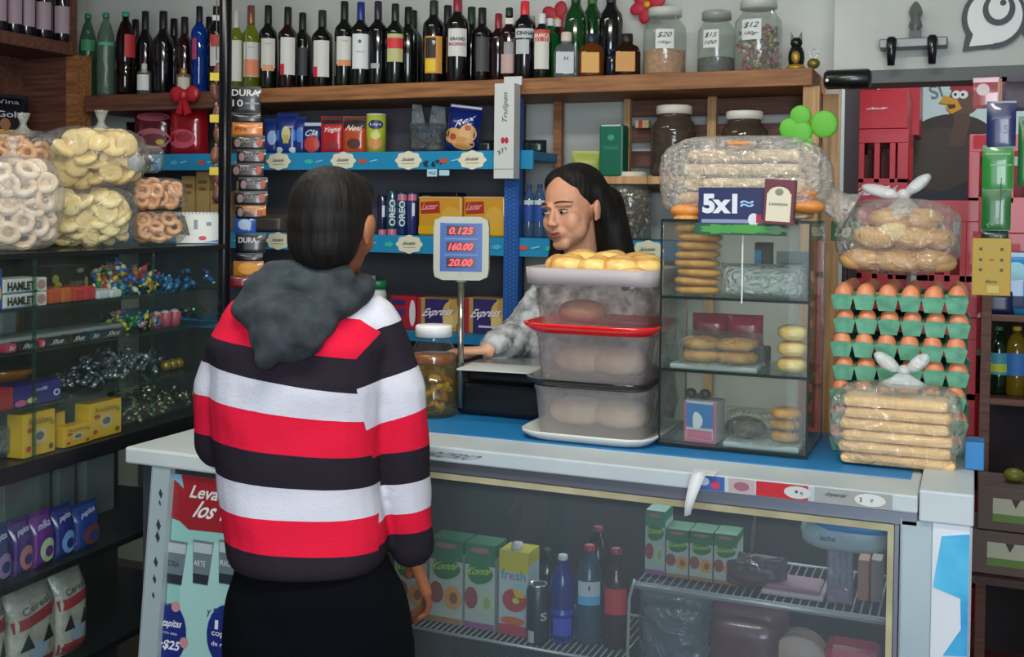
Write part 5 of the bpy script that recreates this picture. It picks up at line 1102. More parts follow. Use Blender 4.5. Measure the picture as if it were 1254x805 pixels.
# ================================================================ things on the counter
ZM = ZK+.0035
t = jar(531, 0, 2.575, .062, ZM, 'large glass jar of pickled vegetables with white lid beside the customer arm', WHT, None, .7, H=.235, gl=GLASS, name='pickle_jar', x=xY(533, 2.575))
B().m(M('#8a4a10', .35, coat=.5)).lathe([(0, .135), (.057, .135), (.058, .16), (0, .161)], 24).build('brine', t)
b = B(); rn = random.Random(4)
for k in range(34):
    a = rn.uniform(0, 2*PI); r_ = .043*math.sqrt(rn.random()); b.m(M(rn.choice(['#d0a030', '#e0c060', '#b0a838', '#c08428', '#8a9a28']), .35, coat=.4)).ell(r_*math.cos(a), r_*math.sin(a), .018+rn.random()*.11, .019, .010, .008, 8, 6, (rn.random()*3, rn.random()*1.2, rn.random()*3))
b.build('pickles', t, kind='stuff')
B().m(GL('#f0dc9a', .08, .05, hb='#b89a30')).lathe([(0, .004), (.055, .004), (.0585, .012), (.0585, .135)], 24).build('liquid', t)
# scale
t = thing('price_scale', 'electronic shop scale with red digit display on a steel pole', 'scale', (xY(634, 2.66), 2.66, ZM), .0)
B().m(M('#101114', .35)).box(.0, .07, .045, .30, .24, .085, .012).box(0, .07, .10, .26, .2, .03, .01).build('base', t)
B().m(M('#a8acae', .25, .8)).box(.0, .07, .124, .30, .22, .008, .003).build('weighing_plate', t)
for sx, sy in ((-.12, -.02), (.12, -.02), (-.12, .16), (.12, .16)): B().m(BLK).lathe([(0, -.0005), (.012, -.0005), (.012, .004)], 10, (sx, sy, 0)).build('foot', t)
px = xY(566, 2.60)-t.location.x; py = 2.60-2.66; zt3 = onY(566, 343, 2.6).z-ZM
B().m(M('#a8a098', .2, .9)).tube([(px, py, .02), (px, py, zt3)], .0085, 14).build('pole', t)
B().m(M('#a9aca4', .5)).lathe([(.014, zt3-.005), (.016, zt3+.02), (.016, zt3+.04)], 16, (px, py, 0)).build('collar', t)
hw, hz0 = .072, zt3+.0; hh = .165
d = B().m(M('#a9ac9e', .5)); d.prism([(hw*math.copysign(min(1, abs(1.35*math.cos(a))), math.cos(a))*(1-.0*math.sin(a)), hh/2+hh/2*math.copysign(min(1, abs(1.25*math.sin(a)))**.9, math.sin(a))) for a in [k*PI/12 for k in range(24)]], -.015, .025)
d.m(M('#164f9c', .35)).rect(0, hh*.52, hw*1.52, hh*.76, -.0155)
for k, s_ in enumerate(('0.125', '160.00', '20.00')):
    z = hh*(.78-.25*k); d.m(M('#2a0a14', .2)).rect(.0, z, hw*1.05, hh*.155, -.0165, e=.001).m(M('#ff3038', .4, 0, 2.6)).text(s_, .0, z, hw*.84, hh*.11, -.0178, shear=.1, bold=.01)
    d.m(M('#8fb0d8')).rect(0, z+hh*.12, hw*1.2, .0012, -.0162)
o = d.build('display_head', t); o.location = (px, py, hz0); o.rotation_euler = (0, 0, face(px-1.1, 2.6)*.75)
# papers left of scale
tag(B().m(M('#b8bcb8', .7)).box(0, 0, .002, .2, .12, .004).build('paper_sheet'), 'white sheet lying over the scale base left side', 'paper', loc=(xY(620, 2.62), 2.60, ZM+.1292), rz=.1)
# stacked food trays
xa_, xb_ = xY(640, 2.42), xY(803, 2.42); xc = (xa_+xb_)/2; w = xb_-xa_
def plate(name, lab, z, mt, ww, dd, hh, Yc, rz=.0, u=None):
    b = B().m(mt); o = []
    for (k, zz) in ((.86, 0), (.9, .003), (1.0, hh*.8), (1.0, hh), (.96, hh), (.88, hh*.35), (0, hh*.35)):
        o.append((k, zz))
    n = 40; vs = []; fs = []
    for k, zz in [(0, 0)]+o[:-1]+[(0.0, hh*.35)]:
        for i in range(n):
            a = 2*PI*i/n; c, s_ = math.cos(a), math.sin(a); q = (abs(c)**6+abs(s_)**6)**(-1/6); vs.append((ww/2*k*c*q, dd/2*k*s_*q, zz))
    L = len(o)+1
    for j in range(L-1):
        for i in range(n): q = (i+1) % n; fs.append((j*n+i, j*n+q, (j+1)*n+q, (j+1)*n+i))
    b.add(vs, fs); return tag(b.build(name), lab, 'tray', loc=(xc if u is None else xY(u, Yc), Yc, z), rz=rz)
def tub(name, lab, z, ww, dd, hh, Yc, mt, top=1.05):
    b = B().m(mt); n = 40; vs = []; fs = []
    for k, zz in ((.93, 0), (1, hh*.9), (1.0*1.02, hh*.93), (1.02, hh)):
        for i in range(n):
            a = 2*PI*i/n; c, s_ = math.cos(a), math.sin(a); q = (abs(c)**7+abs(s_)**7)**(-1/7); vs.append((ww/2*k*c*q, dd/2*k*s_*q, zz))
    for j in range(3):
        for i in range(n): q = (i+1) % n; fs.append((j*n+i, j*n+q, (j+1)*n+q, (j+1)*n+i))
    b.add(vs, fs); return tag(b.build(name), lab, 'container', loc=(xc, Yc, z))
Yc = 2.55; DD = .26
TUBM = GL('#eeeaea', .36, .10, .25, 8, '#b5adad', .35)
plate('serving_tray', 'white oval-cornered tray at the bottom of the container stack', ZM, M('#c3c8c4', .35), w*1.02, .33, .022, 2.548)
tub('clear_container', 'misty upturned container on the white tray, lowest of three', ZM+.009, w*.86, DD, .115, Yc, TUBM)
plate('serving_tray', 'black tray between the lowest and middle containers', ZM+.126, M('#0c0d10', .15, coat=.5), w*.98, .31, .018, Yc)
tub('clear_container', 'misty container with pale dough on black tray, middle of three', ZM+.134, w*.85, DD-.01, .115, Yc, TUBM)
plate('serving_tray', 'bright red tray between the middle and top containers', ZM+.250, M('#d8181c', .2, coat=.6), w*1.03, .315, .024, Yc)
tub('clear_container', 'clear container with wrapped bread on red tray, topmost of three', ZM+.259, w*.88, DD-.01, .105, Yc, GL('#f0ecec', .16, .08, .4, 10, '#b5adad', .4))
b = B().m(M('#a39b9e', .5)); n = 40; vs = []; fs = []
for k, zz in ((.0, 0), (.98, 0), (1, .038), (.97, .038), (.955, .008), (0, .008)):
    for i in range(n): a = 2*PI*i/n; c, s_ = math.cos(a), math.sin(a); q = (abs(c)**9+abs(s_)**9)**(-1/9); vs.append((w*1.0/2*k*c*q, .29/2*k*s_*q, zz))
for j in range(5):
    for i in range(n): q = (i+1) % n; fs.append((j*n+i, j*n+q, (j+1)*n+q, (j+1)*n+i))
ZTB = ZM+.366
b.add(vs, fs); tag(b.build('bread_tray'), 'grey-mauve shallow tray on top of the stack holding fresh rolls', 'tray', loc=(xc, Yc, ZTB))
def roll(mt=ROLL_M, L=.047, R=.038):
    b = B().m(mt); n, m_ = 20, 14; vs = []; fs = []
    for j in range(m_+1):
        t_ = -PI/2+PI*j/m_
        for i in range(n):
            a = 2*PI*i/n; k = 1-.30*max(0, math.cos(a-PI/2))**14*max(0, math.cos(t_))+.05*math.cos(2*a)+.04*math.sin(3*t_+a)
            vs.append((L*math.sin(t_), R*math.cos(t_)**.8*math.cos(a)*k if math.cos(t_) > 1e-6 else 0, (R*.82*math.cos(t_)**.8*math.sin(a)*k if math.cos(t_) > 1e-6 else 0)))
    for j in range(m_):
        for i in range(n): q = (i+1) % n; fs.append((j*n+i, (j+1)*n+i, (j+1)*n+q, j*n+q))
    return b.add(vs, fs).build('bread_roll')
r0 = roll(); used = 0
wh = ['leftmost glossy roll in the front row on the grey tray', 'second glossy roll from the left on the grey tray', 'third glossy roll from the left on the grey tray', 'rightmost twisted roll on the grey tray']
for k, (u, v, y, s_) in enumerate(((698, 322, 2.50, 1.0), (730, 324, 2.49, .95), (762, 325, 2.49, 1.0), (792, 326, 2.52, .9))):
    loc = (xY(u, y), y, ZTB+.040); rot = (.2, .05*(-1)**k, (.2, -.3, .25, .5)[k]); 
    if k == 0: r0.location = loc; r0.rotation_euler = rot; tag(r0, wh[k], 'bread roll', 'fresh rolls on the grey tray')
    else: copy(r0, loc, rot, wh[k], 'fresh rolls on the grey tray', (s_,)*3)
for k, (u, y, z, rz) in enumerate(((714, 2.57, .055, .4), (748, 2.57, .055, -.2), (780, 2.58, .05, .3), (790, 2.56, .05, .8), (690, 2.6, .04, 1.2), (775, 2.46, .028, .1), (735, 2.455, .026, .1), (676, 2.48, .02, .4))):
    copy(r0, (xY(u, y), y, ZTB+z-.004), (.1, 0, rz), 'golden roll tucked '+('behind' if y > 2.55 else 'below')+' the front row on the grey tray', 'fresh rolls on the grey tray', (.82, .82, .7) if y < 2.55 else None)
# inside containers
b = B().m(M('#b98a68', .6, bump=.3)).ell(-.02, 0, .03, .06, .05, .028); tag(b.build('bread_loaf'), 'small loaf seen through the topmost clear container', 'bread', loc=(xc-.02, Yc-.04, ZM+.268))
for k, (dx, z0) in enumerate(((.04, .14), (-.05, .14), (-.06, .014), (.05, .014))):
    b = B().m(SAND).ell(0, 0, .032, .07, .06, .032, pw=.8); tag(b.build('dough_piece'), 'pale pastry inside the '+('middle' if k < 2 else 'lowest')+' container, '+('right' if dx > 0 else 'left')+' one', 'pastry', loc=(xc+dx, Yc-.0, ZM+z0+.004))
# ================================================================ glass cabinet with breads
gx0, gx1 = xY(811, 2.465), xY(993, 2.465); gy0, gy1 = 2.465, 2.72; gz0, gz1 = ZM, 1.565; gxc = (gx0+gx1)/2
t = thing('bread_cabinet', 'three-level glass cabinet of pastries standing on the blue mat', 'cabinet', (gxc, gy0, gz0)); gw = gx1-gx0; gd = gy1-gy0; gh = gz1-gz0
EDG = M('#12201e', .25)
B().m(GLASS).b2(-gw/2+.003, .001, .008, gw/2-.003, .004, gh-.006).build('front_pane', t)
for x in (-gw/2, gw/2-.003): B().m(GLASS).b2(x, .006, .008, x+.003, gd-.006, gh-.006).build('side_pane', t)
zsh = [1.389-gz0, 1.222-gz0]
for z in zsh: B().m(GE).b2(-gw/2+.004, .006, z-.005, gw/2-.004, gd-.006, z).build('shelf', t)
B().m(GE).b2(-gw/2, 0, 0, gw/2, gd, .007).build('floor_pane', t); B().m(GE).b2(-gw/2, 0, gh-.006, gw/2, gd, gh).build('top_pane', t)
b = B().m(EDG)
for x in (-gw/2, gw/2): b.b2(x-.002, -.001, 0, x+.002, .003, gh)
for z in (.004, zsh[0]-.002, zsh[1]-.002, gh-.002): b.b2(-gw/2, -.0015, z-.003, gw/2, .0005, z+.003)
b.b2(gw/2-.002, gd-.004, 0, gw/2+.002, gd, gh).b2(-gw/2-.002, gd-.004, 0, -gw/2+.002, gd, gh); b.build('dark_edges', t)
b = B().m(M('#c8cccc', .4)).b2(.02-.0015, -.003, zsh[0]-.01, .02+.0015, -.0016, gh-.03); b.build('white_strip', t)
for k in range(9):   # stacked flat pastries
    v = 352-k*10.8; u = 858 if k < 7 else 841; wd = .046 if k < 7 else .028
    z = 1.391+.0105+k*.0205; rn = random.Random(k)
    if k == 0: o = B().m(BAKE).ell(0, 0, 0, .052, .042, .0105, 20, 8, pw=.75).build('flat_pastry'); pz = o; o.location = (xY(855, 2.52), 2.53, z); tag(o, 'flat golden pastry in the tall stack on the cabinet top level', 'pastry', 'stacked flat pastries in the cabinet')
    else: copy(pz, (xY(855 if k < 7 else 843, 2.52)+rn.uniform(-.004, .004), 2.53, z), (0, rn.uniform(-.04, .04), rn.uniform(-.4, .4)), 'flat golden pastry in the tall stack on the cabinet top level', 'stacked flat pastries in the cabinet', None if k < 7 else (.6, .8, 1))
CB_ = GL('#eef0f0', .5, .15, .9, 40, '#d8dcde', .45)
tag(pouchb(.19, .075, .10, CB_, None, ch=0).build('plastic_bag'), 'crumpled clear bag filling the right of the cabinet top level', 'bag', loc=(xY(935, 2.53), 2.54, 1.391), rz=.05)
b = B().m(M('#aab0b2', .5)); b.ell(-.04, 0, .022, .045, .03, .02).ell(.04, 0, .024, .05, .03, .022); tag(b.build('white_parcel'), 'whitish parcel inside the crumpled bag on cabinet top level', 'parcel', loc=(xY(935, 2.53), 2.545, 1.392))
cbox('dark_carton', 'little dark carton with blue face in the cabinet top level', 'carton', 925, 946, 290, 1.391, 2.64, .03, M('#2c2422', .5), dm(dre(-.3, .6, .4, .5, '#1c78a8')), H=.12)
b = B().m(M('#7d8482', .7)).box(0, 0, .05, .075, .004, .10).m(M('#565c5c')).rect(0, .07, .05, .006, -.0021).disc(0, .035, .01, .01, -.0021); tag(b.build('note_card'), 'grey printed card standing behind the crumpled bag', 'card', loc=(xY(970, 2.66), 2.68, 1.391))
# middle level
b = B().m(M('#9aa0a2', .5)).box(0, 0, .006, .20, .12, .012, .004); tag(b.build('foam_tray'), 'white foam tray under the twin stacks of round pastries', 'food tray', loc=(xY(882, 2.53), 2.535, 1.2225))
for k in range(4):
    loc = (xY((860, 905)[k % 2], 2.52), 2.53, 1.2225+.012+.016+(k//2)*.029)
    if k == 0: p0 = B().m(BAKE).ell(0, 0, 0, .045, .042, .0145, 20, 8, pw=.75).build('round_pastry'); p0.location = loc; tag(p0, 'lower left pastry on the foam tray in the cabinet middle level', 'pastry', 'pastries on the foam tray')
    else: copy(p0, loc, (0, .03, k), ['', 'lower right', 'upper left', 'upper right'][k]+' pastry on the foam tray in the cabinet middle level', 'pastries on the foam tray')
tag(pouchb(.205, .085, .13, FILM, None, ch=0).build('wrap_film'), 'shiny clear wrap around the foam tray of round pastries', 'wrap', loc=(xY(882, 2.53), 2.535, 1.2222))
for k, (u, c) in enumerate(((872, '#94182a'), (915, '#a81c3c'))):
    tag(pouchb(.085, .075, .05, M(c, .25, coat=.5, bump=.4, bs=20), None, ch=0).build('red_bag'), ['left', 'right'][k]+' dark red bag at the back of the cabinet middle level', 'bag', loc=(xY(u, 2.66), 2.66, 1.262), rz=.1)
b = B().m(M('#3a3a40', .5)).box(0, 0, .02, .2, .08, .038, .003); tag(b.build('dark_box'), 'dark low box under the red bags in the cabinet', 'box', loc=(xY(893, 2.66), 2.655, 1.2225))
for k in range(3):
    loc = (xY(972, 2.51), 2.53, 1.2225+.019+k*.036)
    if k == 0: bn = B().m(ROLL_M).ell(0, 0, 0, .034, .045, .0175, 20, 8, pw=.8).m(M('#d8d0c0', .7)).ell(0, -.004, -.002, .0335, .0425, .008, 16, 6).build('soft_bun'); bn.location = loc; tag(bn, 'bottom soft bun in the cabinet pile of three', 'bun', 'soft buns in the cabinet')
    else: copy(bn, loc, (0, 0, .1*k), ['', 'middle', 'top'][k]+' soft bun in the cabinet pile of three', 'soft buns in the cabinet')
# bottom level
w_ = .075
b = B().m(M('#b8b0b8', .4)).box(0, .035, .048, w_, .07, .094).m(M('#2c6aa8')).rect(0, .062, w_*.86, .055, -.0002).m(M('#b04a6a')).rect(-w_*.46, .048, w_*.06, .094, -.0004).rect(w_*.46, .048, w_*.06, .094, -.0004).rect(0, .003, w_, .006, -.0004).m(M('#b85a78')).rect(0, .018, w_*.8, .02, -.0006).m(M('#c8c8cc')).disc(-.005, .05, .012, .02, -.001, wav=.1, wn=3)
tag(b.build('sugar_box'), 'pink and blue box with white figure on cabinet floor', 'box', loc=(xY(861, 2.50), 2.50, ZM+.008), rz=-.1)
b = B().m(M('#1a1a20', .4)).ell(-.016, 0, .012, .014, .012, .012).ell(.018, 0, .012, .014, .012, .012).box(0, 0, .008, .05, .01, .008); tag(b.build('dark_clip'), 'dark rounded clip lying on top of the pink box', 'clip', loc=(xY(858, 2.53), 2.53, ZM+.104))
b = B().m(M('#a0a6a8', .5)).box(0, 0, .007, .17, .12, .014, .005); tag(b.build('foam_tray'), 'white foam tray on the cabinet floor at right', 'food tray', loc=(xY(941, 2.53), 2.535, ZM+.008))
b = B().m(M('#3c2c28', .4, bump=.4)).ell(0, 0, .025, .048, .04, .025); tag(b.build('dark_cake'), 'dark cake under film on the cabinet floor tray', 'cake', loc=(xY(918, 2.53), 2.53, ZM+.022))
for k in range(3):
    copy(p0, (xY(966, 2.53), 2.53, ZM+.022+.0135+k*.026), (0, .04, k), ['bottom', 'middle', 'top'][k]+' pale pastry of three on the cabinet floor tray', 'pale pastries on the cabinet floor tray', (.72, .8, .9))
tag(pouchb(.175, .085, .125, FILM, None, ch=0).build('wrap_film'), 'shiny clear wrap around the tray on the cabinet floor', 'wrap', loc=(xY(941, 2.53), 2.535, ZM+.0078))
b = B().m(M('#1a2022', .4)).prism([(-.05, 0), (.05, 0), (-.02, .07)], 0, .02); tag(b.build('dark_wedge'), 'dark triangular piece behind the tray on the cabinet floor', 'wedge', loc=(xY(920, 2.66), 2.68, ZM+.05+.0)) if False else None
# ---------------------------------------------------------------- on top of the cabinet: sandwich loaves in film
ZG = gz1+.001
def loaf(z, x, w, lab, y=2.60, h=.028, mt=SAND):
    b = B().m(mt).box(0, 0, h/2, w, .12, h*.94, .012); return tag(b.build('sandwich_loaf'), lab, 'bread', 'flat sandwich loaves on the cabinet', (x, y, z))
xo = (xY(912, 2.6))
for k in range(5): loaf(ZG+.002+k*.033, xo+(.004, -.003, .006, 0, .004)[k], .30-.01*k, ['bottom', 'second', 'middle', 'fourth', 'top'][k]+' flat loaf in the big clear bag on the cabinet', mt=SAND)
for k, (dx, z) in enumerate(((-.12, .018), (.135, .06), (.15, .03), (.0, .172))):
    b = B().m(M('#c9803c', .5, bump=.2)).ell(0, 0, 0, .042, .03, .017 if k < 3 else .008); tag(b.build('orange_bun'), ['orange bun peeking at the lower left of the big bread bag', 'upper orange bun at the right of the big bread bag', 'lower orange bun at the right of the big bread bag', 'thin orange crust at the top of big bread bag'][k], 'bun', loc=(xo+dx, 2.535, ZG+z+.001))
s_ = sack('bread_bag', 'big shiny clear bag of flat loaves resting on the glass cabinet', 'bag', (xo+.0, 2.60, ZG), .385, .20, .195, GL('#fbfaf7', .30, .09, 1.0, 45, '#f2eee6', .8), 0, knot=False, seed=6, pw=.45)
b = B().m(GL('#f0ece6', .3, .12, .8, 30, '#d8d0c4', .4)); b.lathe([(.05, 0), (.03, .03), (.035, .06), (.05, .085)], 14, (0, 0, 0), axis='x', sy=1); o = b.build('loose_end', s_); o.location = (.165, 0, .06); o.rotation_euler = (0, .5, 0); o.scale = (1, .6, 1)
# sign 5x1
xs_ = xY(893, 2.44); zs0 = onY(890, 272, 2.44).z; zs1 = onY(890, 233, 2.44).z; hs = zs1-zs0; ws_ = xY(938, 2.44)-xY(855, 2.44)
t = thing('offer_sign', 'dark blue offer sign reading 5x1 fixed to the cabinet front', 'sign', (xY(896, 2.44), 2.445, zs0-.012), 0)
b = B().m(M('#16204e', .4)).box(0, 0, .006+hs/2+.006, ws_, .004, hs+.012).m(M('#c8ccd4')).text('5x1', -ws_*.18, hs*.66+.006, ws_*.52, hs*.62, -.002, bold=.05).m(M('#8fb0d8')).text('\u2248', ws_*.22, hs*.75, ws_*.2, hs*.2, -.002).m(M('#7a84a8')).rect(0, .014, ws_*.9, .008, -.002).m(M('#c0c4cc')).disc(ws_*.32, .018, .012, .014, -.002).m(M('#98203a')).rect(ws_*.4, .02, .012, .018, -.003)
b.build('blue_panel', t)
b = B().m(M('#1c4a34', .5)).box(.018, 0, -.004, ws_*1.35, .005, .026).m(M('#3c8a3c', .6)).disc(-.03, -.004, .04, .010, -.0025, wav=.2, wn=7).disc(.035, -.003, .05, .010, -.003, wav=.2, wn=9).m(M('#5c8a60')).disc(.09, -.004, .03, .009, -.0025, wav=.2, wn=5); b.build('grass_strip', t)
w2 = xY(974, 2.44)-xY(937, 2.44); h2 = onY(955, 222, 2.44).z-onY(955, 277, 2.44).z
b = B().m(M('#5a1c30', .4)).box(0, 0, h2/2, w2, .03, h2, .001).m(M('#c4bfa8', .6)).rect(0, h2*.38, w2*.8, h2*.62, -.0152).disc(0, h2*.68, w2*.36, h2*.16, -.0154).m(M('#7a7468')).disc(0, h2*.72, w2*.14, h2*.08, -.0158).m(M('#4a4038')).text('Lewiston', 0, h2*.46, w2*.6, h2*.07, -.0158)
tag(b.build('cigarette_pack'), 'maroon and cream cigarette pack display beside the 5x1 sign', 'pack', loc=(xY(955, 2.44), 2.425, zs0-.004), rot=(0, .05, 0))
# green shamrock
c = onY(992, 166, 2.56); t = thing('shamrock', 'bright green foam clover above the bread bag', 'ornament', (c.x, 2.56, ZG+.185))
b = B().m(M('#4c9a24', .6))
for dx, dz, r in ((-.045, .004, .028), (-.022, .032, .028), (.03, .012, .036), (-.02, -.005, .03)): b.ell(dx, 0, dz+.02, r*.86, .004+r*.06, r*.86)
b.build('leaves', t); B().m(M('#4c9a24', .6)).prism([(-.006, 0), (.006, 0), (.003, -.03), (-.004, -.03)], -.003, .003).build('stem', t)
# ================================================================ egg trays
ex0, ex1 = xY(1022, 2.60), xY(1190, 2.60); ew = ex1-ex0; exc = (ex0+ex1)/2; EY = 2.58; PT = .0535; NZ = 7
def eggtray():
    """one pulp tray: a wavy 6 x 6 cup sheet with rim"""
    n = 6; res = 6; b = B().m(TRAYG); c_ = ew/n; N = n*res; vs = []; fs = []
    cy = .045
    for j in range(N+1):
        for i in range(N+1):
            x = -ew/2+ew*i/N; y = cy*n*j/N
            fx = abs(math.sin(PI*i/res)); fyy = abs(math.sin(PI*j/res))
            z = .040-.036*(fx*fyy)**.55
            if i in (0, N) or j in (0, N): z = .030
            vs.append((x*(1.0), y, z))
    for j in range(N):
        for i in range(N): a = j*(N+1)+i; fs.append((a, a+1, a+N+2, a+N+1))
    b.add(vs, fs)
    # scalloped cup fronts
    for k in range(n):
        x = -ew/2+c_*(k+.5)
        for yy, sg in ((.0, -1), (cy*n, 1)):
            vs = []; f2 = []
            for q in range(9):
                a = PI*q/8; xx = x-c_*.5*math.cos(a)*(1 if sg < 0 else -1)
                vs += [(xx, yy+sg*.004*math.sin(a), .030+.008*math.sin(a)), (x+(xx-x)*.72, yy+(-sg)*.004, .002)]
            for q in range(8): f2.append((2*q, 2*q+1, 2*q+3, 2*q+2))
            b.add(vs, f2)
    return b.build('egg_tray')
tr0 = eggtray(); trs = []
eg0 = None
def egg(loc, rot, lab, grp, sc=1):
    global eg0
    if eg0 is None:
        eg0 = B().m(EGG).lathe([(0, -.026), (.009, -.0245), (.017, -.017), (.0215, -.004), (.021, .006), (.016, .019), (.008, .0275), (0, .030)], 18).build('egg'); eg0.location = loc; eg0.rotation_euler = rot; tag(eg0, lab, 'egg', grp)
    else: copy(eg0, loc, rot, lab, grp)
on = ['bottom', 'second', 'third', 'middle', 'fifth', 'sixth', 'topmost']
rn = random.Random(11)
for L in range(NZ):
    z = ZM+L*PT; off = (0, .006)[L % 2]
    if L == 0: tr0.location = (exc, EY, z); tag(tr0, 'green pulp egg tray, bottom of the stack of seven', 'egg tray', 'stacked egg trays'); o = tr0
    else: copy(tr0, (exc+(.003 if L % 2 else -.002), EY+off, z), (0, 0, 0), 'green pulp egg tray, '+on[L]+' of the stack of seven', 'stacked egg trays')
    top = L == NZ-1; n = 6
    for i in range(n):
        for j in range(6 if top else 1):
            if top and j == 0 and i == 5: continue
            egg((exc-ew/2+ew/n*(i+.5)+(.003 if L % 2 else -.002), EY+off+.0225+.045*j, z+.031), (rn.uniform(-.08, .08), rn.uniform(-.08, .08), rn.random()*3), 'brown egg in the front row of the '+on[L]+' egg tray' if j == 0 else 'brown egg in the rows behind on the topmost egg tray', ('eggs in the front row of the '+on[L]+' tray') if j == 0 else 'eggs behind on the topmost tray')
# bag of rolls on the eggs
zb_ = ZM+NZ*PT+.026; bx = xY(1101, 2.66)
sack('rolls_bag', 'big clear bag of bread rolls tied with white knot on top of the eggs', 'bag', (bx, 2.67, zb_), .262, .20, .175, GL('#fbfaf6', .12, .10, .9, 34, '#f4f0e8', .6), 0, knot=False, seed=3, pw=.6)
sk = bpy.data.objects['rolls_bag']
b = B().m(FILMH).ell(0, 0, 0, .016, .014, .012).ell(-.05, 0, .006, .045, .016, .014, rot=(0, .25, 0)).ell(.03, 0, .022, .035, .016, .014, rot=(0, -.7, 0)).lathe([(.055, -.05), (.03, -.025), (.012, -.008)], 14); o = b.build('white_knot', sk); o.location = (.01, -.01, .185)
RLB = mottled('rolls_in_bag', '#b07f48', '#d6ac74', 8, .5, (1, 1, 1), .15)
rp = roll(RLB, .052, .034)
for k, (dx, dy, dz, rz, rx) in enumerate(((-.075, -.04, .036, .3, 0), (.0, -.05, .036, -.2, .3), (.075, -.04, .036, .4, 0), (-.05, -.045, .088, -.5, 0), (.035, -.04, .09, .3, .2), (.085, -.02, .085, 1.2, 0), (-.01, -.02, .128, .1, 0), (.05, -.01, .13, .8, 0), (-.06, .045, .05, .2, 0), (.05, .045, .06, .9, 0))):
    lab = ['lower left', 'lower middle', 'lower right', 'middle left', 'middle', 'middle right', 'upper left', 'upper right', 'rear left', 'rear right'][k]+' roll inside the big bag over the eggs'
    loc = (bx+dx, 2.67+dy, zb_+dz)
    if k == 0: rp.location = loc; rp.rotation_euler = (rx, 0, rz); tag(rp, lab, 'bread roll', 'rolls in the big bag')
    else: copy(rp, loc, (rx, .1, rz), lab, 'rolls in the big bag')
b = B().m(M('#dcc78e', .6, bump=.1)).ell(0, 0, 0, .036, .012, .022); tag(b.build('cut_roll'), 'pale cut roll face pressed against the front of the big bag', 'bread roll', loc=(bx-.012, 2.60, zb_+.098), rot=(0, -.25, 0))
# bread sticks bag in front of eggs
sx = xY(1103, 2.48); SW = xY(1180, 2.48)-xY(1028, 2.48)
for k in range(6):
    b = B().m(M('#e4bd80', .6, bump=.15, bs=16, var=.1)).box(0, 0, .0115, SW*.93-.004*k, .09, .0225, .010)
    tag(b.build('long_bread'), ['bottom', 'second', 'third', 'fourth', 'fifth', 'top'][k]+' long flat bread in the tied bag before the eggs', 'bread', 'long breads in the tied bag', (sx+(.004, -.003, .002, -.004, .003, -.002)[k], 2.495, ZM+.003+k*.0245))
s2 = sack('long_bread_bag', 'clear tied bag of long flat breads standing before the egg trays', 'bag', (sx, 2.495, ZM), SW*1.08, .125, .178, GL('#fbfaf6', .12, .10, .9, 34, '#f4f0e8', .6), 0, knot=False, seed=8, pw=.4)
b = B().m(FILMH).ell(0, 0, 0, .014, .012, .012).ell(-.035, 0, .016, .032, .012, .015, rot=(0, .6, 0)).ell(.03, 0, .018, .028, .012, .015, rot=(0, -.7, 0)).lathe([(.06, -.035), (.025, -.015), (.01, -.004)], 14, sy=.5); o = b.build('white_knot', s2); o.location = (.012, 0, .205)
# blue box right of the breads
bx0, bx1 = xY(1150, 2.5), xY(1212, 2.47)
b = B().m(M('#1474b0', .45)).box(0, .03, .029, bx1-xY(1188, 2.47), .06, .058, .002); tag(b.build('blue_box'), 'small blue box at the right end of the counter', 'box', loc=((bx1+xY(1188, 2.47))/2-.0, 2.475, ZK+.0125))
b = B().m(M('#8a9aa0', .4)).lathe([(0, 0), (.012, 0), (.013, .045), (0, .047)], 14); tag(b.build('small_pot'), 'little pale pot behind the blue box', 'pot', loc=(xY(1199, 2.6), 2.60, ZK+.0125))
# ================================================================ people
def XF(Mt, *fs):
    def f(b):
        old = b.T.copy(); b.T = Mt
        for q in fs: q(b)
        b.T = old
    return f
def hand_shapes(w, d, side, nrm, curl=.6, L=.17, thumb=1, spread=.0):
    """w wrist point, d direction of the fingers, side direction towards the little finger, nrm palm normal"""
    w, d, side, nrm = Vector(w), Vector(d).normalized(), Vector(side).normalized(), Vector(nrm).normalized(); k = L/.18; o = []
    pc = w+d*.045*k
    for s_ in (-.026, -.009, .009, .025): o.append(cap(w+side*s_*.6*k, .012*k, w+d*.085*k+side*s_*k, .0115*k))
    for i, (s_, ln, r) in enumerate(((-.028, .072, .0088), (-.009, .080, .009), (.010, .074, .0085), (.028, .058, .0075))):
        p = w+d*.088*k+side*s_*k; dd = d.copy(); seg = ln*k/2.6
        for j in range(3):
            ang = curl*(.55+.35*j); dd = (d*math.cos(ang*(j+.6)*.6)+nrm*math.sin(ang*(j+.6)*.6)+side*spread*(i-1.5)).normalized()
            q = p+dd*seg; o.append(cap(p, r*k*(1-.07*j), q, r*k*(.93-.07*j), 10)); p = q
    tb = w+d*.02*k-side*.022*k; t1 = tb+(d*.75-side*.6+nrm*.35).normalized()*.04*k; t2 = t1+(d*.95-side*.15+nrm*.4).normalized()*.03*k
    o += [cap(tb, .0135*k, t1, .0105*k, 10), cap(t1, .0105*k, t2, .0085*k, 10)]
    return o
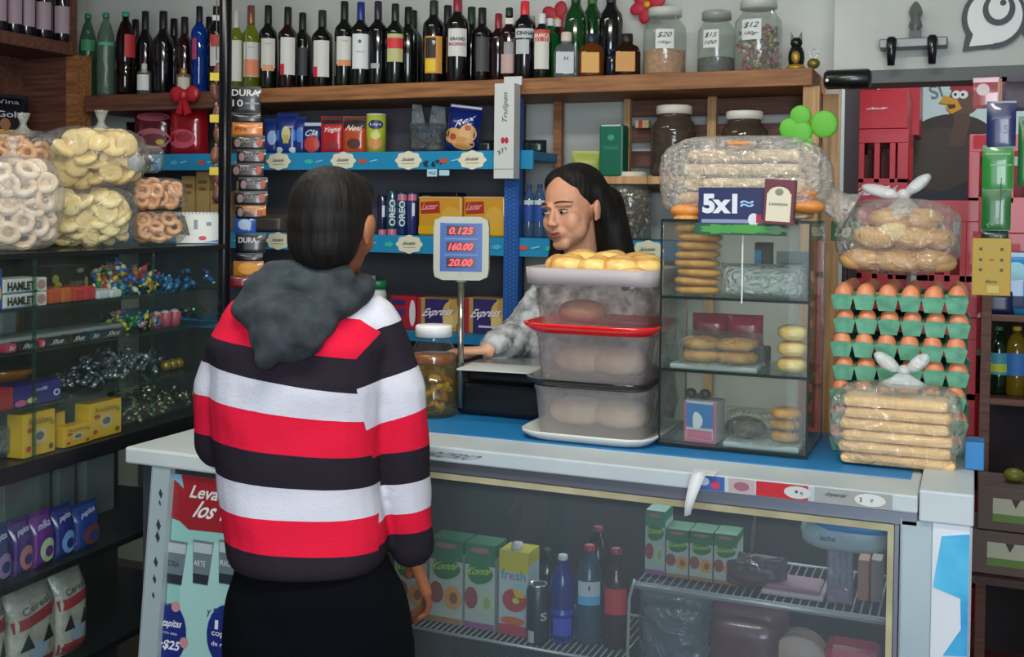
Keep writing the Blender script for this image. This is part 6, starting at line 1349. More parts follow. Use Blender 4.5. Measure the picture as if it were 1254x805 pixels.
# ---------------------------------------------------------------- woman behind the counter
wx = xY(712, 2.98); WB = Vector((wx, 2.99, 0))
def pw(u, v, Y): return onY(u, v, Y)-WB
hc = pw(700, 257, 2.98); HZ = hc.z
HM_ = Matrix.Translation(hc) @ Matrix.Rotation(R_(-19), 4, 'Z') @ Matrix.Rotation(R_(-5), 4, 'Y') @ Matrix.Rotation(R_(7), 4, 'X') @ Matrix.Scale(1.03, 4)
head = [E_((0, .018, .032), (.074, .093, .083)), E_((0, -.02, -.02), (.060, .062, .075)), E_((0, -.028, -.052), (.050, .052, .048)), cap((-.012, -.062, -.088), .017, (.012, -.062, -.088), .017),
        E_((.033, -.050, -.028), (.028, .026, .034)), E_((-.033, -.050, -.028), (.028, .026, .034)), E_((.038, -.032, -.050), (.026, .030, .034)), E_((-.038, -.032, -.050), (.026, .030, .034)), cap((0, -.078, .012), .0065, (0, -.099, -.028), .0085), E_((.010, -.092, -.031), (.0085, .010, .007)), E_((-.010, -.092, -.031), (.0085, .010, .007)),
        cap((.014, -.080, .021), .006, (.050, -.064, .018), .005), cap((-.014, -.080, .021), .006, (-.050, -.064, .018), .005), E_((0, -.076, -.056), (.026, .014, .016)),
        E_((.079, .014, -.006), (.009, .017, .029), (0, .15, .2)), E_((-.079, .014, -.006), (.009, .017, .029), (0, -.15, -.2)), cap((.077, .018, -.03), .006, (.074, .006, -.034), .005), cap((-.077, .018, -.03), .006, (-.074, .006, -.034), .005)]
neckb = Vector((hc.x+.02, .035, hc.z-.21))
shR = pw(672, 372, 2.97); shL = pw(778, 372, 3.05); shR.z = shL.z = hc.z-.27
elR = pw(640, 432, 2.93); elR.z = 1.22; wrR = pw(600, 434, 2.78); wrR.z = 1.195
elL = shL+Vector((.06, .03, -.27)); wrL = elL+Vector((.0, -.12, -.16))
tz = shR.z
torso = loft([(.0, 0, .86, .15, .10), (0, 0, .95, .16, .105), (0, 0, 1.08, .13, .09), (0, 0, tz-.09, .155, .095), (.0, .0, tz-.02, .165, .085), (0.0, .01, tz+.04, .11, .065), (.005, .02, tz+.08, .05, .05)], 24, 2.2)
hs_ = hand_shapes(wrR, (-.85, -.45, -.05), (.35, -.85, 0), (0, 0, -1), .35, .165)
bodyW = blob([XF(HM_, *head), cap(neckb, .052, hc+Vector((.012, .03, -.03)), .047), torso, cap(shR, .045, elR, .036), cap(elR, .035, wrR, .024), cap(shL, .045, elL, .036), cap(elL, .035, wrL, .024),
              cap((-.085, 0, .86), .08, (-.09, 0, .47), .055), cap((-.09, 0, .47), .052, (-.09, .02, .09), .036), cap((.085, 0, .86), .08, (.09, 0, .47), .055), cap((.09, 0, .47), .052, (.09, .02, .09), .036),
              cap((-.09, .03, .035), .033, (-.09, -.11, .028), .028), cap((.09, .03, .035), .033, (.09, -.11, .028), .028)]+hs_+hand_shapes(wrL, (0, -.6, -.7), (.8, -.4, 0), (-.4, -.6, .3), .5, .165), .0042, 8, 'person', [SKIN])
tag(bodyW, 'woman with long dark hair in grey fluffy cardigan looking down behind the counter', 'person', loc=WB)
def child(o, par): o.parent = par; return o
hair = blob([XF(HM_, E_((0, .034, .046), (.086, .094, .084)), E_((.026, .014, .078), (.052, .062, .046), (0, .3, 0)), E_((-.028, .014, .077), (.050, .062, .045), (0, -.3, 0)),
       cap((.072, .030, .040), .026, (.078, .075, -.06), .040), cap((.078, .075, -.06), .042, (.095, .075, -.20), .045), cap((.05, .09, 0), .055, (.06, .10, -.2), .058), cap((-.05, .09, 0), .055, (-.05, .10, -.2), .05),
       cap((-.074, .018, .045), .020, (-.084, .03, -.05), .022), cap((-.084, .03, -.05), .024, (-.066, .0, -.16), .030), cap((0, .11, .02), .06, (0, .115, -.2), .06), cap((-.07, .04, -.06), .03, (-.095, .0, -.20), .036), cap((-.095, 0, -.2), .036, (-.10, .0, -.28), .03), cap((.095, .07, -.2), .045, (.11, .06, -.30), .03), cap((-.06, .02, -.16), .035, (-.05, .03, -.28), .025))], .0045, 14, 'hair', [HAIR])
child(hair, bodyW)
def hm(p): return HM_ @ Vector(p)
b = B(); b.T = HM_
b.m(M('#b9a9a0', .3)).ell(.031, -.0735, .001, .0125, .0085, .0042).ell(-.031, -.0735, .001, .0125, .0085, .0042)
b.m(M('#120c0a', .2)).ell(.028, -.0805, .0000, .0055, .003, .0050).ell(-.034, -.0805, .0000, .0055, .003, .0050); b.build('eyes', bodyW)
b = B(); b.T = HM_; b.m(M('#0d0908', .5))
for s_ in (1, -1):
    b.tube([(s_*(.017+.0055*k), -.0845+.0011*k*k*.55, .0045+.0035*math.sin(PI*k/5)) for k in range(6)], [.0008, .0016, .0018, .0018, .0015, .0007], 6)
b.build('eyelashes', bodyW)
b = B(); b.T = HM_; b.m(M('#160e0b', .8))
for s_ in (1, -1):
    b.tube([(s_*(.013+.0085*k), -.0885+.0013*k*k, .0235+.0055*math.sin(PI*(k+.8)/5.6)) for k in range(6)], [.0015, .0028, .0028, .0024, .0018, .0007], 6)
b.build('eyebrows', bodyW)
b = B(); b.T = HM_; b.m(M('#8a4640', .45))
b.tube([(-.021+.007*k, -.0868-.0035*math.sin(PI*k/6), -.0565+.0026*math.sin(PI*k/3)**2) for k in range(7)], [.0008, .0028, .0036, .0034, .0036, .0028, .0008], 8)
b.tube([(-.019+.0063*k, -.0855-.004*math.sin(PI*k/6), -.0635-.001*math.sin(PI*k/6)) for k in range(7)], [.0008, .003, .0044, .0048, .0044, .003, .0008], 8); b.build('lips', bodyW)
card = blob([loft([(0, 0, .84, .18, .13), (0, 0, 1.0, .175, .13), (0, 0, 1.1, .165, .125), (0, 0, tz-.09, .18, .12), (0, 0, tz-.02, .185, .11), (0, .01, tz+.045, .12, .08), (.005, .02, tz+.085, .075, .068), (.005, .02, tz+.12, .07, .066)], 24, 2.2),
             cap(shR, .072, elR, .062), cap(elR, .062, wrR+(elR-wrR)*.22, .048), cap(shL, .07, elL, .06), cap(elL, .06, wrL+(elL-wrL)*.15, .046)], .007, 5, 'cardigan', [CARD])
tex = bpy.data.textures.new('fluff', 'CLOUDS'); tex.noise_scale = .02
md = card.modifiers.new('d', 'DISPLACE'); md.texture = tex; md.strength = .014; md.mid_level = .4
child(card, bodyW)
child(B().m(M('#23262e', .9)).b2(-.001, -.001, .8, .001, .001, .801).build('x'), bodyW); bpy.data.objects.remove(bpy.data.objects['x'])
tr = blob([loft([(0, 0, .88, .165, .115), (0, 0, .80, .17, .12), (0, 0, .74, .16, .11)], 24), cap((-.085, 0, .80), .092, (-.09, 0, .47), .068), cap((-.09, 0, .47), .066, (-.09, .02, .10), .052), cap((.085, 0, .80), .092, (.09, 0, .47), .068), cap((.09, 0, .47), .066, (.09, .02, .10), .052)], .009, 4, 'trousers', [M('#23262e', .9)]); child(tr, bodyW)
sh = blob([cap((-.09, .03, .04), .042, (-.09, -.12, .034), .034)], .006, 2, 'shoe', [BLK]); child(sh, bodyW); s2_ = sh.copy(); COL.objects.link(s2_); s2_.parent = bodyW; s2_.location = (.18, 0, 0)
# ---------------------------------------------------------------- man at the counter, seen from behind
D0 = 2.13; SC = 1350/D0
Mo = CAM+ray(385, 255)*D0; MB_ = Vector((Mo.x, Mo.y, 0))
def pm(u, v, b=0): return CAM+ray(u, v)*D0+_F2*b-MB_
_F2 = Vector((-math.sin(TH), math.cos(TH), 0)); _R2 = Vector((math.cos(TH), math.sin(TH), 0))
hcM = pm(411, 277, .0)
HMm = Matrix.Translation(hcM) @ Matrix.Rotation(R_(180+6), 4, 'Z') @ Matrix.Rotation(R_(6), 4, 'X') @ Matrix.Scale(.905, 4)
headM = [E_((0, .018, .03), (.077, .096, .086)), E_((0, -.02, -.02), (.064, .064, .078)), E_((0, -.028, -.058), (.054, .054, .052)), cap((-.015, -.062, -.094), .019, (.015, -.062, -.094), .019),
        cap((0, -.082, .014), .008, (0, -.108, -.03), .012), E_((0, -.080, -.058), (.026, .012, .014)), E_((.038, -.052, -.028), (.028, .028, .03)), E_((-.038, -.052, -.028), (.028, .028, .03)),
        cap((.014, -.083, .024), .007, (.05, -.066, .02), .006), cap((-.014, -.083, .024), .007, (-.05, -.066, .02), .006),
        E_((.083, .012, -.006), (.010, .019, .032), (0, .2, .25)), E_((-.083, .012, -.006), (.010, .019, .032), (0, -.2, -.25)), cap((.081, .016, -.034), .007, (.078, .006, -.04), .006), cap((-.081, .016, -.034), .007, (-.078, .006, -.04), .006)]
sL, sR = pm(297, 398, .0), pm(458, 402, .02)
eL, eR = pm(269, 545, .03), pm(490, 560, .03)
wL, wR = pm(290, 610, .20), pm(502, 690, .06)
def lsec(u, v, rx, ry, b=0): p = pm(u, v, b); return (p.x, p.y, p.z, rx/SC, ry)
def loftR(secs, n=28, pwr=2.3):
    """elliptical rings turned square to the camera's horizontal axis"""
    def f(b):
        vs = []; fs = []
        for cx, cy, z, rx, ry in secs:
            for i in range(n):
                a = 2*PI*i/n; c, s_ = math.cos(a), math.sin(a); q = (abs(c)**pwr+abs(s_)**pwr)**(-1/pwr)
                v = Vector((cx, cy, z))+_R2*(rx*c*q)+_F2*(ry*s_*q); vs.append(v)
        for j in range(len(secs)-1):
            for i in range(n): k = (i+1) % n; fs.append((j*n+i, j*n+k, (j+1)*n+k, (j+1)*n+i))
        fs.append(tuple(range(n))[::-1]); fs.append(tuple((len(secs)-1)*n+k for k in range(n)))
        if secs[0][2] > secs[-1][2]: fs = [q[::-1] for q in fs]
        b.add(vs, fs)
    return f
TS = [(378, 720, 92, .105), (372, 660, 95, .10), (366, 590, 98, .10), (364, 520, 102, .105), (366, 460, 106, .11), (370, 420, 108, .105), (375, 385, 88, .08), (382, 365, 48, .065)]
hipL, hipR = pm(332, 735, 0), pm(432, 738, .01)
def leg(h, dx): k = Vector((h.x+dx*.3, h.y+.01, .45)); a = Vector((h.x+dx*.5, h.y+.0, .09)); return k, a
kL, aL = leg(hipL, -.04); kR, aR = leg(hipR, .06)
hd_ = pm(514, 735, .09)-wR
bodyM = blob([XF(HMm, *headM), cap(pm(392, 362, .0), .055, pm(408, 300, .02), .054), loftR([lsec(u, v, r-9, d-.012) for u, v, r, d in TS]), cap(sL, .045, eL, .037), cap(eL, .036, wL, .026), cap(sR, .045, eR, .037), cap(eR, .036, wR, .026),
              cap(hipL+Vector((.02, 0, 0)), .072, kL, .055), cap(kL, .055, aL, .038), cap(hipR, .076, kR, .055), cap(kR, .055, aR, .038), cap(aL-Vector((0, 0, .055)), .034, aL+Vector((0, .13, -.06)), .028), cap(aR-Vector((0, 0, .055)), .034, aR+Vector((0, .13, -.06)), .028)]
             + hand_shapes(wR, hd_, -_F2+_R2*.2, -_R2, .5, .19)+hand_shapes(wL, _F2*.8+_R2*.3+Vector((0, 0, -.1)), -_R2, Vector((0, 0, -1)), .5, .165), .005, 5, 'person', [SKINM])
tag(bodyM, 'man seen from behind in red, white and black striped hooded sweater and dark trousers', 'person', loc=MB_)
hairM = blob([XF(HMm, E_((0, .030, .038), (.088, .098, .088)), E_((0, .054, -.030), (.079, .068, .078)), E_((0, .045, 0), (.084, .084, .07)), E_((.0, -.01, .075), (.074, .088, .048)), cap((.076, .0, .02), .012, (.079, -.004, -.012), .006), cap((-.076, .0, .02), .012, (-.079, -.004, -.012), .006))], .0045, 12, 'hair', [HAIR]); child(hairM, bodyM)
b = B(); b.T = HMm; b.m(M('#c8bdb4', .3)).ell(.032, -.074, .004, .0125, .0085, .006).ell(-.032, -.074, .004, .0125, .0085, .006).m(M('#120c0a', .2)).ell(.032, -.081, .004, .005, .003, .005).ell(-.032, -.081, .004, .005, .003, .005); b.build('eyes', bodyM)
# striped sweater
KN = bpy.data.materials.new('striped_knit'); KN.use_nodes = True; nt = KN.node_tree; p = nt.nodes['Principled BSDF']; p.inputs['Roughness'].default_value = .9; p.inputs['Specular IOR Level'].default_value = .15
at = nt.nodes.new('ShaderNodeAttribute'); at.attribute_name = 'band'; at2 = nt.nodes.new('ShaderNodeAttribute'); at2.attribute_name = 'sleeve'; at3 = nt.nodes.new('ShaderNodeAttribute'); at3.attribute_name = 'sleeve_band'; rp_ = nt.nodes.new('ShaderNodeValToRGB'); rp_.color_ramp.interpolation = 'CONSTANT'
WHI, RED_, DRK = '#c3c4cf', '#d01838', '#241e28'
bands = [WHI, RED_, DRK, WHI, RED_, DRK, WHI, RED_, DRK]
el = rp_.color_ramp.elements; el[0].position = 0; el[0].color = srgb(bands[0]); el[1].position = 1/9; el[1].color = srgb(bands[1])
for k in range(2, 9): e_ = el.new(k/9); e_.color = srgb(bands[k])
nz = nt.nodes.new('ShaderNodeTexNoise'); nz.inputs['Scale'].default_value = 160; tc = nt.nodes.new('ShaderNodeTexCoord'); bp = nt.nodes.new('ShaderNodeBump'); bp.inputs['Strength'].default_value = .25; bp.inputs['Distance'].default_value = .004
nt.links.new(tc.outputs['Object'], nz.inputs['Vector']); nt.links.new(nz.outputs['Fac'], bp.inputs['Height']); nt.links.new(bp.outputs[0], p.inputs['Normal'])
r2_ = nt.nodes.new('ShaderNodeValToRGB'); r2_.color_ramp.interpolation = 'CONSTANT'; e2 = r2_.color_ramp.elements; sb = [WHI, DRK, WHI, RED_, DRK, WHI, RED_, DRK]
e2[0].position = 0; e2[0].color = srgb(sb[0]); e2[1].position = 1/8; e2[1].color = srgb(sb[1])
for k in range(2, 8): e_ = e2.new(k/8); e_.color = srgb(sb[k])
gt = nt.nodes.new('ShaderNodeMath'); gt.operation = 'GREATER_THAN'; gt.inputs[1].default_value = .5; mx = nt.nodes.new('ShaderNodeMix'); mx.data_type = 'RGBA'
nt.links.new(at.outputs['Fac'], rp_.inputs[0]); nt.links.new(at3.outputs['Fac'], r2_.inputs[0]); nt.links.new(at2.outputs['Fac'], gt.inputs[0]); nt.links.new(gt.outputs[0], mx.inputs[0])
nt.links.new(rp_.outputs[0], mx.inputs[6]); nt.links.new(r2_.outputs[0], mx.inputs[7]); nt.links.new(mx.outputs[2], p.inputs['Base Color'])
from mathutils import noise as NZ_
def folds(co):
    """soft cloth folds"""
    n = NZ_.noise(Vector((co.x*7, co.y*7, co.z*13)))*.006+NZ_.noise(Vector((co.x*16+co.z*9, co.y*14, co.z*10)))*.003
    c = Vector((0, 0, co.z)); d_ = (co-c); d_.z = 0
    return co+d_.normalized()*n if d_.length > 1e-4 else co
TS2 = [(379, 688, 92, .125), (378, 676, 97, .13), (373, 635, 98, .125), (368, 590, 99, .12), (366, 520, 104, .125), (366, 460, 108, .13), (369, 420, 112, .12), (374, 392, 98, .10), (380, 368, 62, .085)]
sw = blob([loftR([lsec(u, v, r, d) for u, v, r, d in TS2]), cap(pm(310, 402, 0), .066, pm(274, 470, .01), .060), cap(pm(274, 470, .01), .060, eL, .054), cap(eL, .054, wL+(eL-wL)*.1, .040),
           cap(pm(448, 405, .02), .072, pm(480, 480, .02), .064), cap(pm(480, 480, .02), .064, eR, .055), cap(eR, .055, wR+(eR-wR)*.08, .043)], .006, 6, 'sweater', [KN], folds)
def segd(p, a, b): ab = b-a; t_ = max(0, min(1, (p-a).dot(ab)/ab.dot(ab))); return (p-a-ab*t_).length
def bandpos(vq, bd):
    n = len(bd)-1
    for k in range(n):
        if vq < bd[k+1]: return max(0.0, min(.9999, (k+(vq-bd[k])/max(1, bd[k+1]-bd[k]))/n))
    return .9999
vals, va, vb = [], [], []
BT0 = [300, 362, 418, 452, 494, 545, 590, 631, 674, 720]      # torso, at the left edge (u 265)
BT1 = [300, 392, 440, 482, 518, 562, 602, 638, 682, 720]      # torso, at the right edge (u 445)
BA = [300, 400, 465, 522, 566, 609, 650, 677, 720]       # right sleeve
for v in sw.data.vertices:
    w_ = v.co+MB_; rel = w_-CAM; dep = rel.dot(_F); uu = U0+FPX*rel.dot(CR)/dep; vv = V0-FPX*rel.dot(CU)/dep
    vq = 255+(CAMZ-w_.z)*SC*1.055+ (vv-(255+(CAMZ-w_.z)*SC))*.0
    dR = min(segd(v.co, sR, eR), segd(v.co, eR, wR)); lat = (w_-MB_-Vector((0, 0, 0))).dot(_R2)*SC+385
    EP = [(200, 400), (370, 417), (411, 472), (446, 442), (500, 452), (600, 470), (900, 480)]
    for (a0_, c0_), (a1_, c1_) in zip(EP, EP[1:]):
        if a0_ <= vq < a1_: edge = c0_+(c1_-c0_)*(vq-a0_)/(a1_-a0_)
    va.append(max(0.0, min(1.0, .5+(lat-edge)/40))); vb.append(bandpos(vq, [q+(lat-490)*(-.30 if q < 530 else -.12) for q in BA]))
    if True:
        f = max(-.15, min(1.15, (lat-265)/180)); f = f if f > 0 else f*.3; bd = [a+(b_-a)*f for a, b_ in zip(BT0, BT1)]
        if vq < 380 and f < .45: pass
    vals.append(bandpos(vq, bd))
for nm_, vv_ in (('band', vals), ('sleeve', va), ('sleeve_band', vb)): sw.data.attributes.new(nm_, 'FLOAT', 'POINT').data.foreach_set('value', vv_)

child(sw, bodyM)
HOOD = mottled('grey_hood_knit', '#20262b', '#343c42', 30, .95, (1, 1, 1), .3)
ring = [pm(385+64*math.cos(a), 356-16*math.sin(a)*.2-8*math.cos(a)+6, .075*math.sin(a)) for a in [k*2*PI/14 for k in range(14)]]
def hoodf(co):
    n = NZ_.noise(Vector((co.x*11+co.z*20, co.y*9, co.z*12)))*.016; d_ = Vector((co.x, co.y, 0)); return co+d_.normalized()*n
hood = blob([cap(ring[k], .030, ring[(k+1) % 14], .030) for k in range(14)]+[cap(pm(335, 350, -.07), .036, pm(420, 344, -.06), .034), cap(pm(345, 335, -.055), .028, pm(415, 332, -.05), .028), E_(tuple(pm(368, 384, -.112)), (.095, .04, .045), (0, .1, TH)), E_(tuple(pm(366, 402, -.125)), (.07, .03, .05), (0, .15, TH)), cap(pm(352, 405, -.13), .034, pm(347, 428, -.138), .020), cap(pm(395, 392, -.115), .03, pm(352, 420, -.138), .024), cap(pm(326, 350, -.02), .032, pm(318, 372, -.075), .036), cap(pm(440, 358, -.0), .030, pm(418, 372, -.09), .03)], .006, 3, 'hood', [HOOD], hoodf); child(hood, bodyM)
TRM = M('#06070d', .95, spec=.1)
trm = blob([loftR([lsec(383, 668, 86, .10), lsec(386, 718, 106, .128), lsec(390, 765, 116, .135), lsec(390, 815, 114, .13)]), cap(pm(338, 790, 0), .104, kL, .078), cap(kL, .076, aL, .06), cap(pm(442, 790, .01), .104, kR, .078), cap(kR, .076, aR, .06)], .008, 5, 'trousers', [TRM], folds); child(trm, bodyM)
for a_ in (aL, aR):
    s_ = blob([cap(a_-Vector((0, 0, .05)), .04, a_+Vector((0, .15, -.055)), .033)], .006, 2, 'shoe', [BLK]); child(s_, bodyM)
# ================================================================ right background
CR_ = M('#a81626', .4, coat=.2); CRD = M('#7a1420', .5)
def crate(x, y, z, w, d, h, lab, rz=0, solid=False, logo=True):
    t = thing('bottle_crate', lab, 'crate', (x, y, z+.001), rz, 'red bottle crates')
    b = B().m(CR_); th = .012
    def side(fn):   # fn maps (s, zc, sw, hh)
        pass
    def wall(x0, y0, x1, y1, L, horiz):
        def bar(s0, s1, z0, z1):
            if horiz: b.b2(s0, y0, z0, s1, y1, z1, .002)
            else: b.b2(x0, s0, z0, x1, s1, z1, .002)
        a0 = (x0 if horiz else y0); a1 = (x1 if horiz else y1)
        if solid: bar(a0, a1, 0, h*.97); bar(a0, a1, h*.97, h)
        else:
            bar(a0, a1, 0, h*.36); bar(a0, a1, h*.82, h); n = 4 if horiz else 6
            for k in range(n+1):
                s = a0+(a1-a0)*k/n; bw = .011 if 0 < k < n else .02; s = min(max(s, a0+bw), a1-bw); bar(s-bw, s+bw, h*.30, h*.82)
    wall(-w/2, 0, w/2, th, w, True); wall(-w/2, d-th, w/2, d, w, True); wall(-w/2, th, -w/2+th, d-th, d, False); wall(w/2-th, th, w/2, d-th, d, False)
    b.b2(-w/2+th, th, 0, w/2-th, d-th, .01); b.build('crate_body', t)
    if not solid: B().m(CRD).b2(-w/2+.02, d*.5-.004, .011, w/2-.02, d*.5+.004, h*.7).b2(-.004, .02, .011, .004, d-.02, h*.7).build('divider', t)
    if logo: B().m(M('#d8c8c8', .5)).text('Coca-Cola', 0, h*(.2 if not solid else .52), w*(.62 if not solid else .32), h*(.13 if not solid else .06), -.001, shear=.35, bold=.03).build('lettering', t)
    return t
YCc = 4.5
def cpx(u0, u1, Y): a, b_ = xY(u0, Y), xY(u1, Y); return (a+b_)/2, b_-a
x_, w_ = cpx(1037, 1109, YCc)
zt_ = onY(1072, 110, YCc).z; zm = onY(1072, 158, YCc).z; h_ = .335
crate(x_, YCc, zm, w_, .36, .33*.9 if False else zt_-zm, 'solid-sided red crate with small white logo on top of the tall stack', solid=True)
x2, w2_ = cpx(1088, 1110, YCc+.40)
crate(x_+.055, YCc+.40, zm, .16, .3, onY(1100, 93, YCc+.4).z-zm, 'tall solid red crate rising behind the small-logo crate', solid=True, logo=False)
crate(x_, YCc, zm-.30, w_*1.06, .38, .298, 'open-slotted red crate with large white script, second from top', 0)
for k, nm_ in enumerate(('third from top', 'fourth from top', 'fifth from top', 'lowest')):
    hz = (zm-.30)/4
    crate(x_, YCc, (zm-.302)-(k+1)*hz+.001, w_*1.06, .38, hz-.002, 'open-slotted red crate, '+nm_+' in the tall stack behind the bread', 0, logo=False)
x3, w3 = cpx(1140, 1184, 4.2); z3 = onY(1165, 246, 4.3).z
for k, nm_ in enumerate(('top', 'second', 'third', 'bottom')):
    crate(x3, 4.13, z3*(3-k)/4, .20, .36, z3/4-.002, 'slotted red crate behind the egg trays, '+nm_+' of its stack', 0, logo=False)
x4, w4 = cpx(1190, 1250, 4.6); z4 = onY(1215, 164, 4.6).z
for k, nm_ in enumerate(('top', 'second', 'third', 'fourth', 'bottom')):
    crate(x4+.05, 4.6, z4*(4-k)/5, .30, .36, z4/5-.002, 'slotted red crate behind the hanging sachets, '+nm_+' of its stack', 0, logo=(k == 1))
# turkey picture on the back-room wall
Yt = 5.295
p0_ = onY(1110, 90, Yt); p1_ = onY(1262, 290, Yt)
b = B().m(M('#c3d2d0', .7)).b2(p0_.x-.1, Yt-.006, p1_.z-.1, p1_.x+.1, Yt, p0_.z+.06)
tag(b.build('wall_poster'), 'pale poster with a brown cartoon turkey on the back-room wall', 'poster')
po2 = bpy.data.objects['wall_poster']
def tq(u, v): p = onY(u, v, Yt-.008); return p.x, p.z
b = B(); y_ = Yt-.0065
def el2(u, v, ru, rv, c, lay, **k):
    x, z = tq(u, v); s = (onY(u+10, v, Yt)-onY(u, v, Yt)).x/10; b.m(M(c, .7)).disc(x, z, ru*s, rv*s, y_-lay*.001, n=28, **k)
el2(1165, 175, 55, 38, '#3f342e', 0, a0=.0, a1=PI); el2(1150, 195, 46, 42, '#4a3f38', 1, wav=.03, wn=9); el2(1195, 195, 36, 40, '#3c322c', .5)
el2(1150, 216, 56, 42, '#33373e', .2)
b.m(M('#5a4438', .7)); pts = [(1166, 120), (1186, 122), (1188, 150), (1180, 180), (1160, 180), (1168, 150)]; b.prism([tq(u, v) for u, v in pts][::-1], y_-.0035, y_-.003)
el2(1181, 122, 19, 20, '#634a3e', 4); el2(1180, 107, 15, 9, '#a02a34', 4.5, wav=.1, wn=4); el2(1171, 116, 5.5, 5.5, '#e0e0dc', 5); el2(1180, 116, 5.5, 5.5, '#e0e0dc', 5); el2(1170, 116, 1.8, 1.8, '#111', 6); el2(1179, 116, 1.8, 1.8, '#111', 6)
b.m(M('#c9901c', .6)).prism([tq(u, v) for u, v in [(1172, 122), (1156, 117), (1150, 126), (1160, 128), (1158, 132), (1165, 140), (1178, 133)]][::-1], y_-.0075, y_-.007)
b.m(M('#4a1c18', .6)).prism([tq(u, v) for u, v in [(1170, 128), (1160, 128), (1162, 134), (1170, 132)]][::-1], y_-.0085, y_-.008)
b.m(M('#6a7a80', .6)).text('SI', *tq(1146, 112), .05, .06, y_-.001, rot=.3)
b.build('turkey_print', po2)
# hanging packet strips
rowsR = [(124, 180, 36, '#141f5c', dm(dtx('15', .1, .38, .3, .18, '#8a8aa0'), dtx('papas', 0, .62, .6, .08, '#7f86b8', shear=.2)), 'navy_packet', 2), (178, 232, 38, '#1c8a30', dm(dre(0, .8, .8, .04, '#7fc08a'), dre(.1, .55, .7, .03, '#7fc08a')), 'green_packet', -1), (230, 282, 36, '#146a28', dm(dtx('ruda', -.1, .2, .5, .15, '#6fb07a', rot=.6)), 'green_packet', -2), (280, 296, 34, '#10302c', dm(dtx('tono', .2, .5, .4, .2, '#3c7a5a')), 'dark_packet', -3)]
st = strip('packet_strip', 'snack strip', 1222, rowsR, 3.50, 'strip of navy and green snack packets hanging from the opening beam')
zc_ = (2.0-st.location.z); zz_ = onY(1222, 124, 3.5).z-st.location.z
B().m(M('#8a8a8a')).tube([(0, 0, zz_-.01), (0, .02, zz_+.1), (0, .05, 2.0-st.location.z)], .0012, 5).build('string', st)
p_ = onY(1214, 327, 3.36); w_ = .1; h_ = .16
b = B().m(M('#b8982c', .5)).box(0, 0, 0, w_, .02, h_, .002).m(M('#3c4a2c'))
for q in ((-.028, .05), (-.028, .02), (-.028, -.008), (.026, .05), (.026, .02), (.026, -.008)): b.rect(q[0], q[1], .008, .008, -.0105)
b.rect(0, .02, .012, .003, -.0105).text('diana', .0, -.04, .03, .01, -.0105).m(M('#c9b860')).rect(.005, -.062, .03, .02, -.0104)
t = tag(b.build('yellow_box'), 'yellow card box with dark dots hanging below the green packets', 'box', loc=p_)
B().m(M('#777')).tube([(0, 0, h_/2), (.02, .05, onY(1220, 290, 3.45).z-p_.z), (.03, .28, 1.992-p_.z)], .001, 4).build('string', t)
p_ = onY(1249, 185, 3.5); o = pouchb(.05, .20, .02, M('#166a2c', .3)).build('green_packet'); tag(o, 'green packet cut by the right frame edge below the beam', 'packet', loc=(p_.x+.02, 3.5, p_.z-.1)); B().m(M('#777')).tube([(0, 0, .2), (0, .03, 2.0-p_.z+.1)], .001, 4).build('string', o)
p_ = onY(1212, 110, 3.52); o = pouchb(.09, .09, .02, M('#a85a60', .2, coat=.6), dm(ddi(-.2, .6, .2, .2, '#d8c8c8'), dre(.3, .5, .12, .9, '#c9a080'))).build('pink_pack'); tag(o, 'small shiny pink pack hanging just below the beam', 'packet', loc=(p_.x, 3.53, 1.99-.092))
p_ = onY(1242, 110, 3.52); o = pouchb(.10, .10, .02, M('#3c3244', .5, var=.3), None).build('dark_pack'); tag(o, 'dark purple pack hanging below the beam at the frame edge', 'packet', loc=(p_.x+.01, 3.53, 1.99-.102))
# right shelf rack in the passage
Yr = 3.9; xr0 = xY(1205, Yr)
t = thing('passage_rack', 'brown rack with soda bottles behind the right end of the counter', 'rack', (xr0, Yr, 0))
B().m(WOODD).b2(0, 0, 0, .03, .03, 1.35).build('front_post', t); B().m(WOODD).b2(0, .3, 0, .03, .33, 1.35).build('rear_post', t)
B().m(WOODD).b2(.5, 0, 0, .53, .03, 1.35).build('front_post', t); B().m(WOODD).b2(.5, .3, 0, .53, .33, 1.35).build('rear_post', t)
zs_ = [onY(1230, 386, Yr).z, onY(1230, 489, Yr).z, onY(1230, 650, Yr).z, onY(1230, 700, Yr).z]
for z in zs_[:2]: B().m(WOODD).b2(.031, 0, z-.02, .499, .33, z).build('board', t)
B().m(M('#1a1216', .8)).b2(.031, .32, .05, .499, .329, 1.3).build('back_board', t)
bottle(1227, 400, Yr+.10, .034, GL('#1c4a2c', .75, .05, hb='#0c2414'), M('#1c6a3c'), 'dark green soda bottle with blue and green label on the passage rack', 'pet', [(.3, .62, '#3f8a9c', 1.7, 0), (.34, .46, '#a8b830', 1.6, 0)], z=zs_[1], name='soda_bottle')
bottle(1249, 400, Yr+.10, .038, GL('#a8902c', .6, .05, hb='#7a6418'), M('#b8a030'), 'yellow soda bottle with blue label on the passage rack by the frame edge', 'pet', [(.3, .62, '#2c6ab0', 1.7, 0)], z=zs_[1], name='soda_bottle')
o = pouchb(.12, .2, .06, M('#1c78b0', .3, coat=.4), dm(ddi(0, .7, .3, .15, '#8fc0d0'), dre(0, .2, .9, .2, '#14305a'))).build('blue_pack'); tag(o, 'bright blue pack on top of the passage rack at the frame edge', 'pack', loc=(xY(1246, Yr), Yr+.06, zs_[0]+.001))
o = pouchb(.10, .10, .05, M('#14204a', .3), None).build('navy_pack'); tag(o, 'navy pack lying beside the bright blue one', 'pack', loc=(xY(1225, Yr), Yr+.04, zs_[0]+.001))
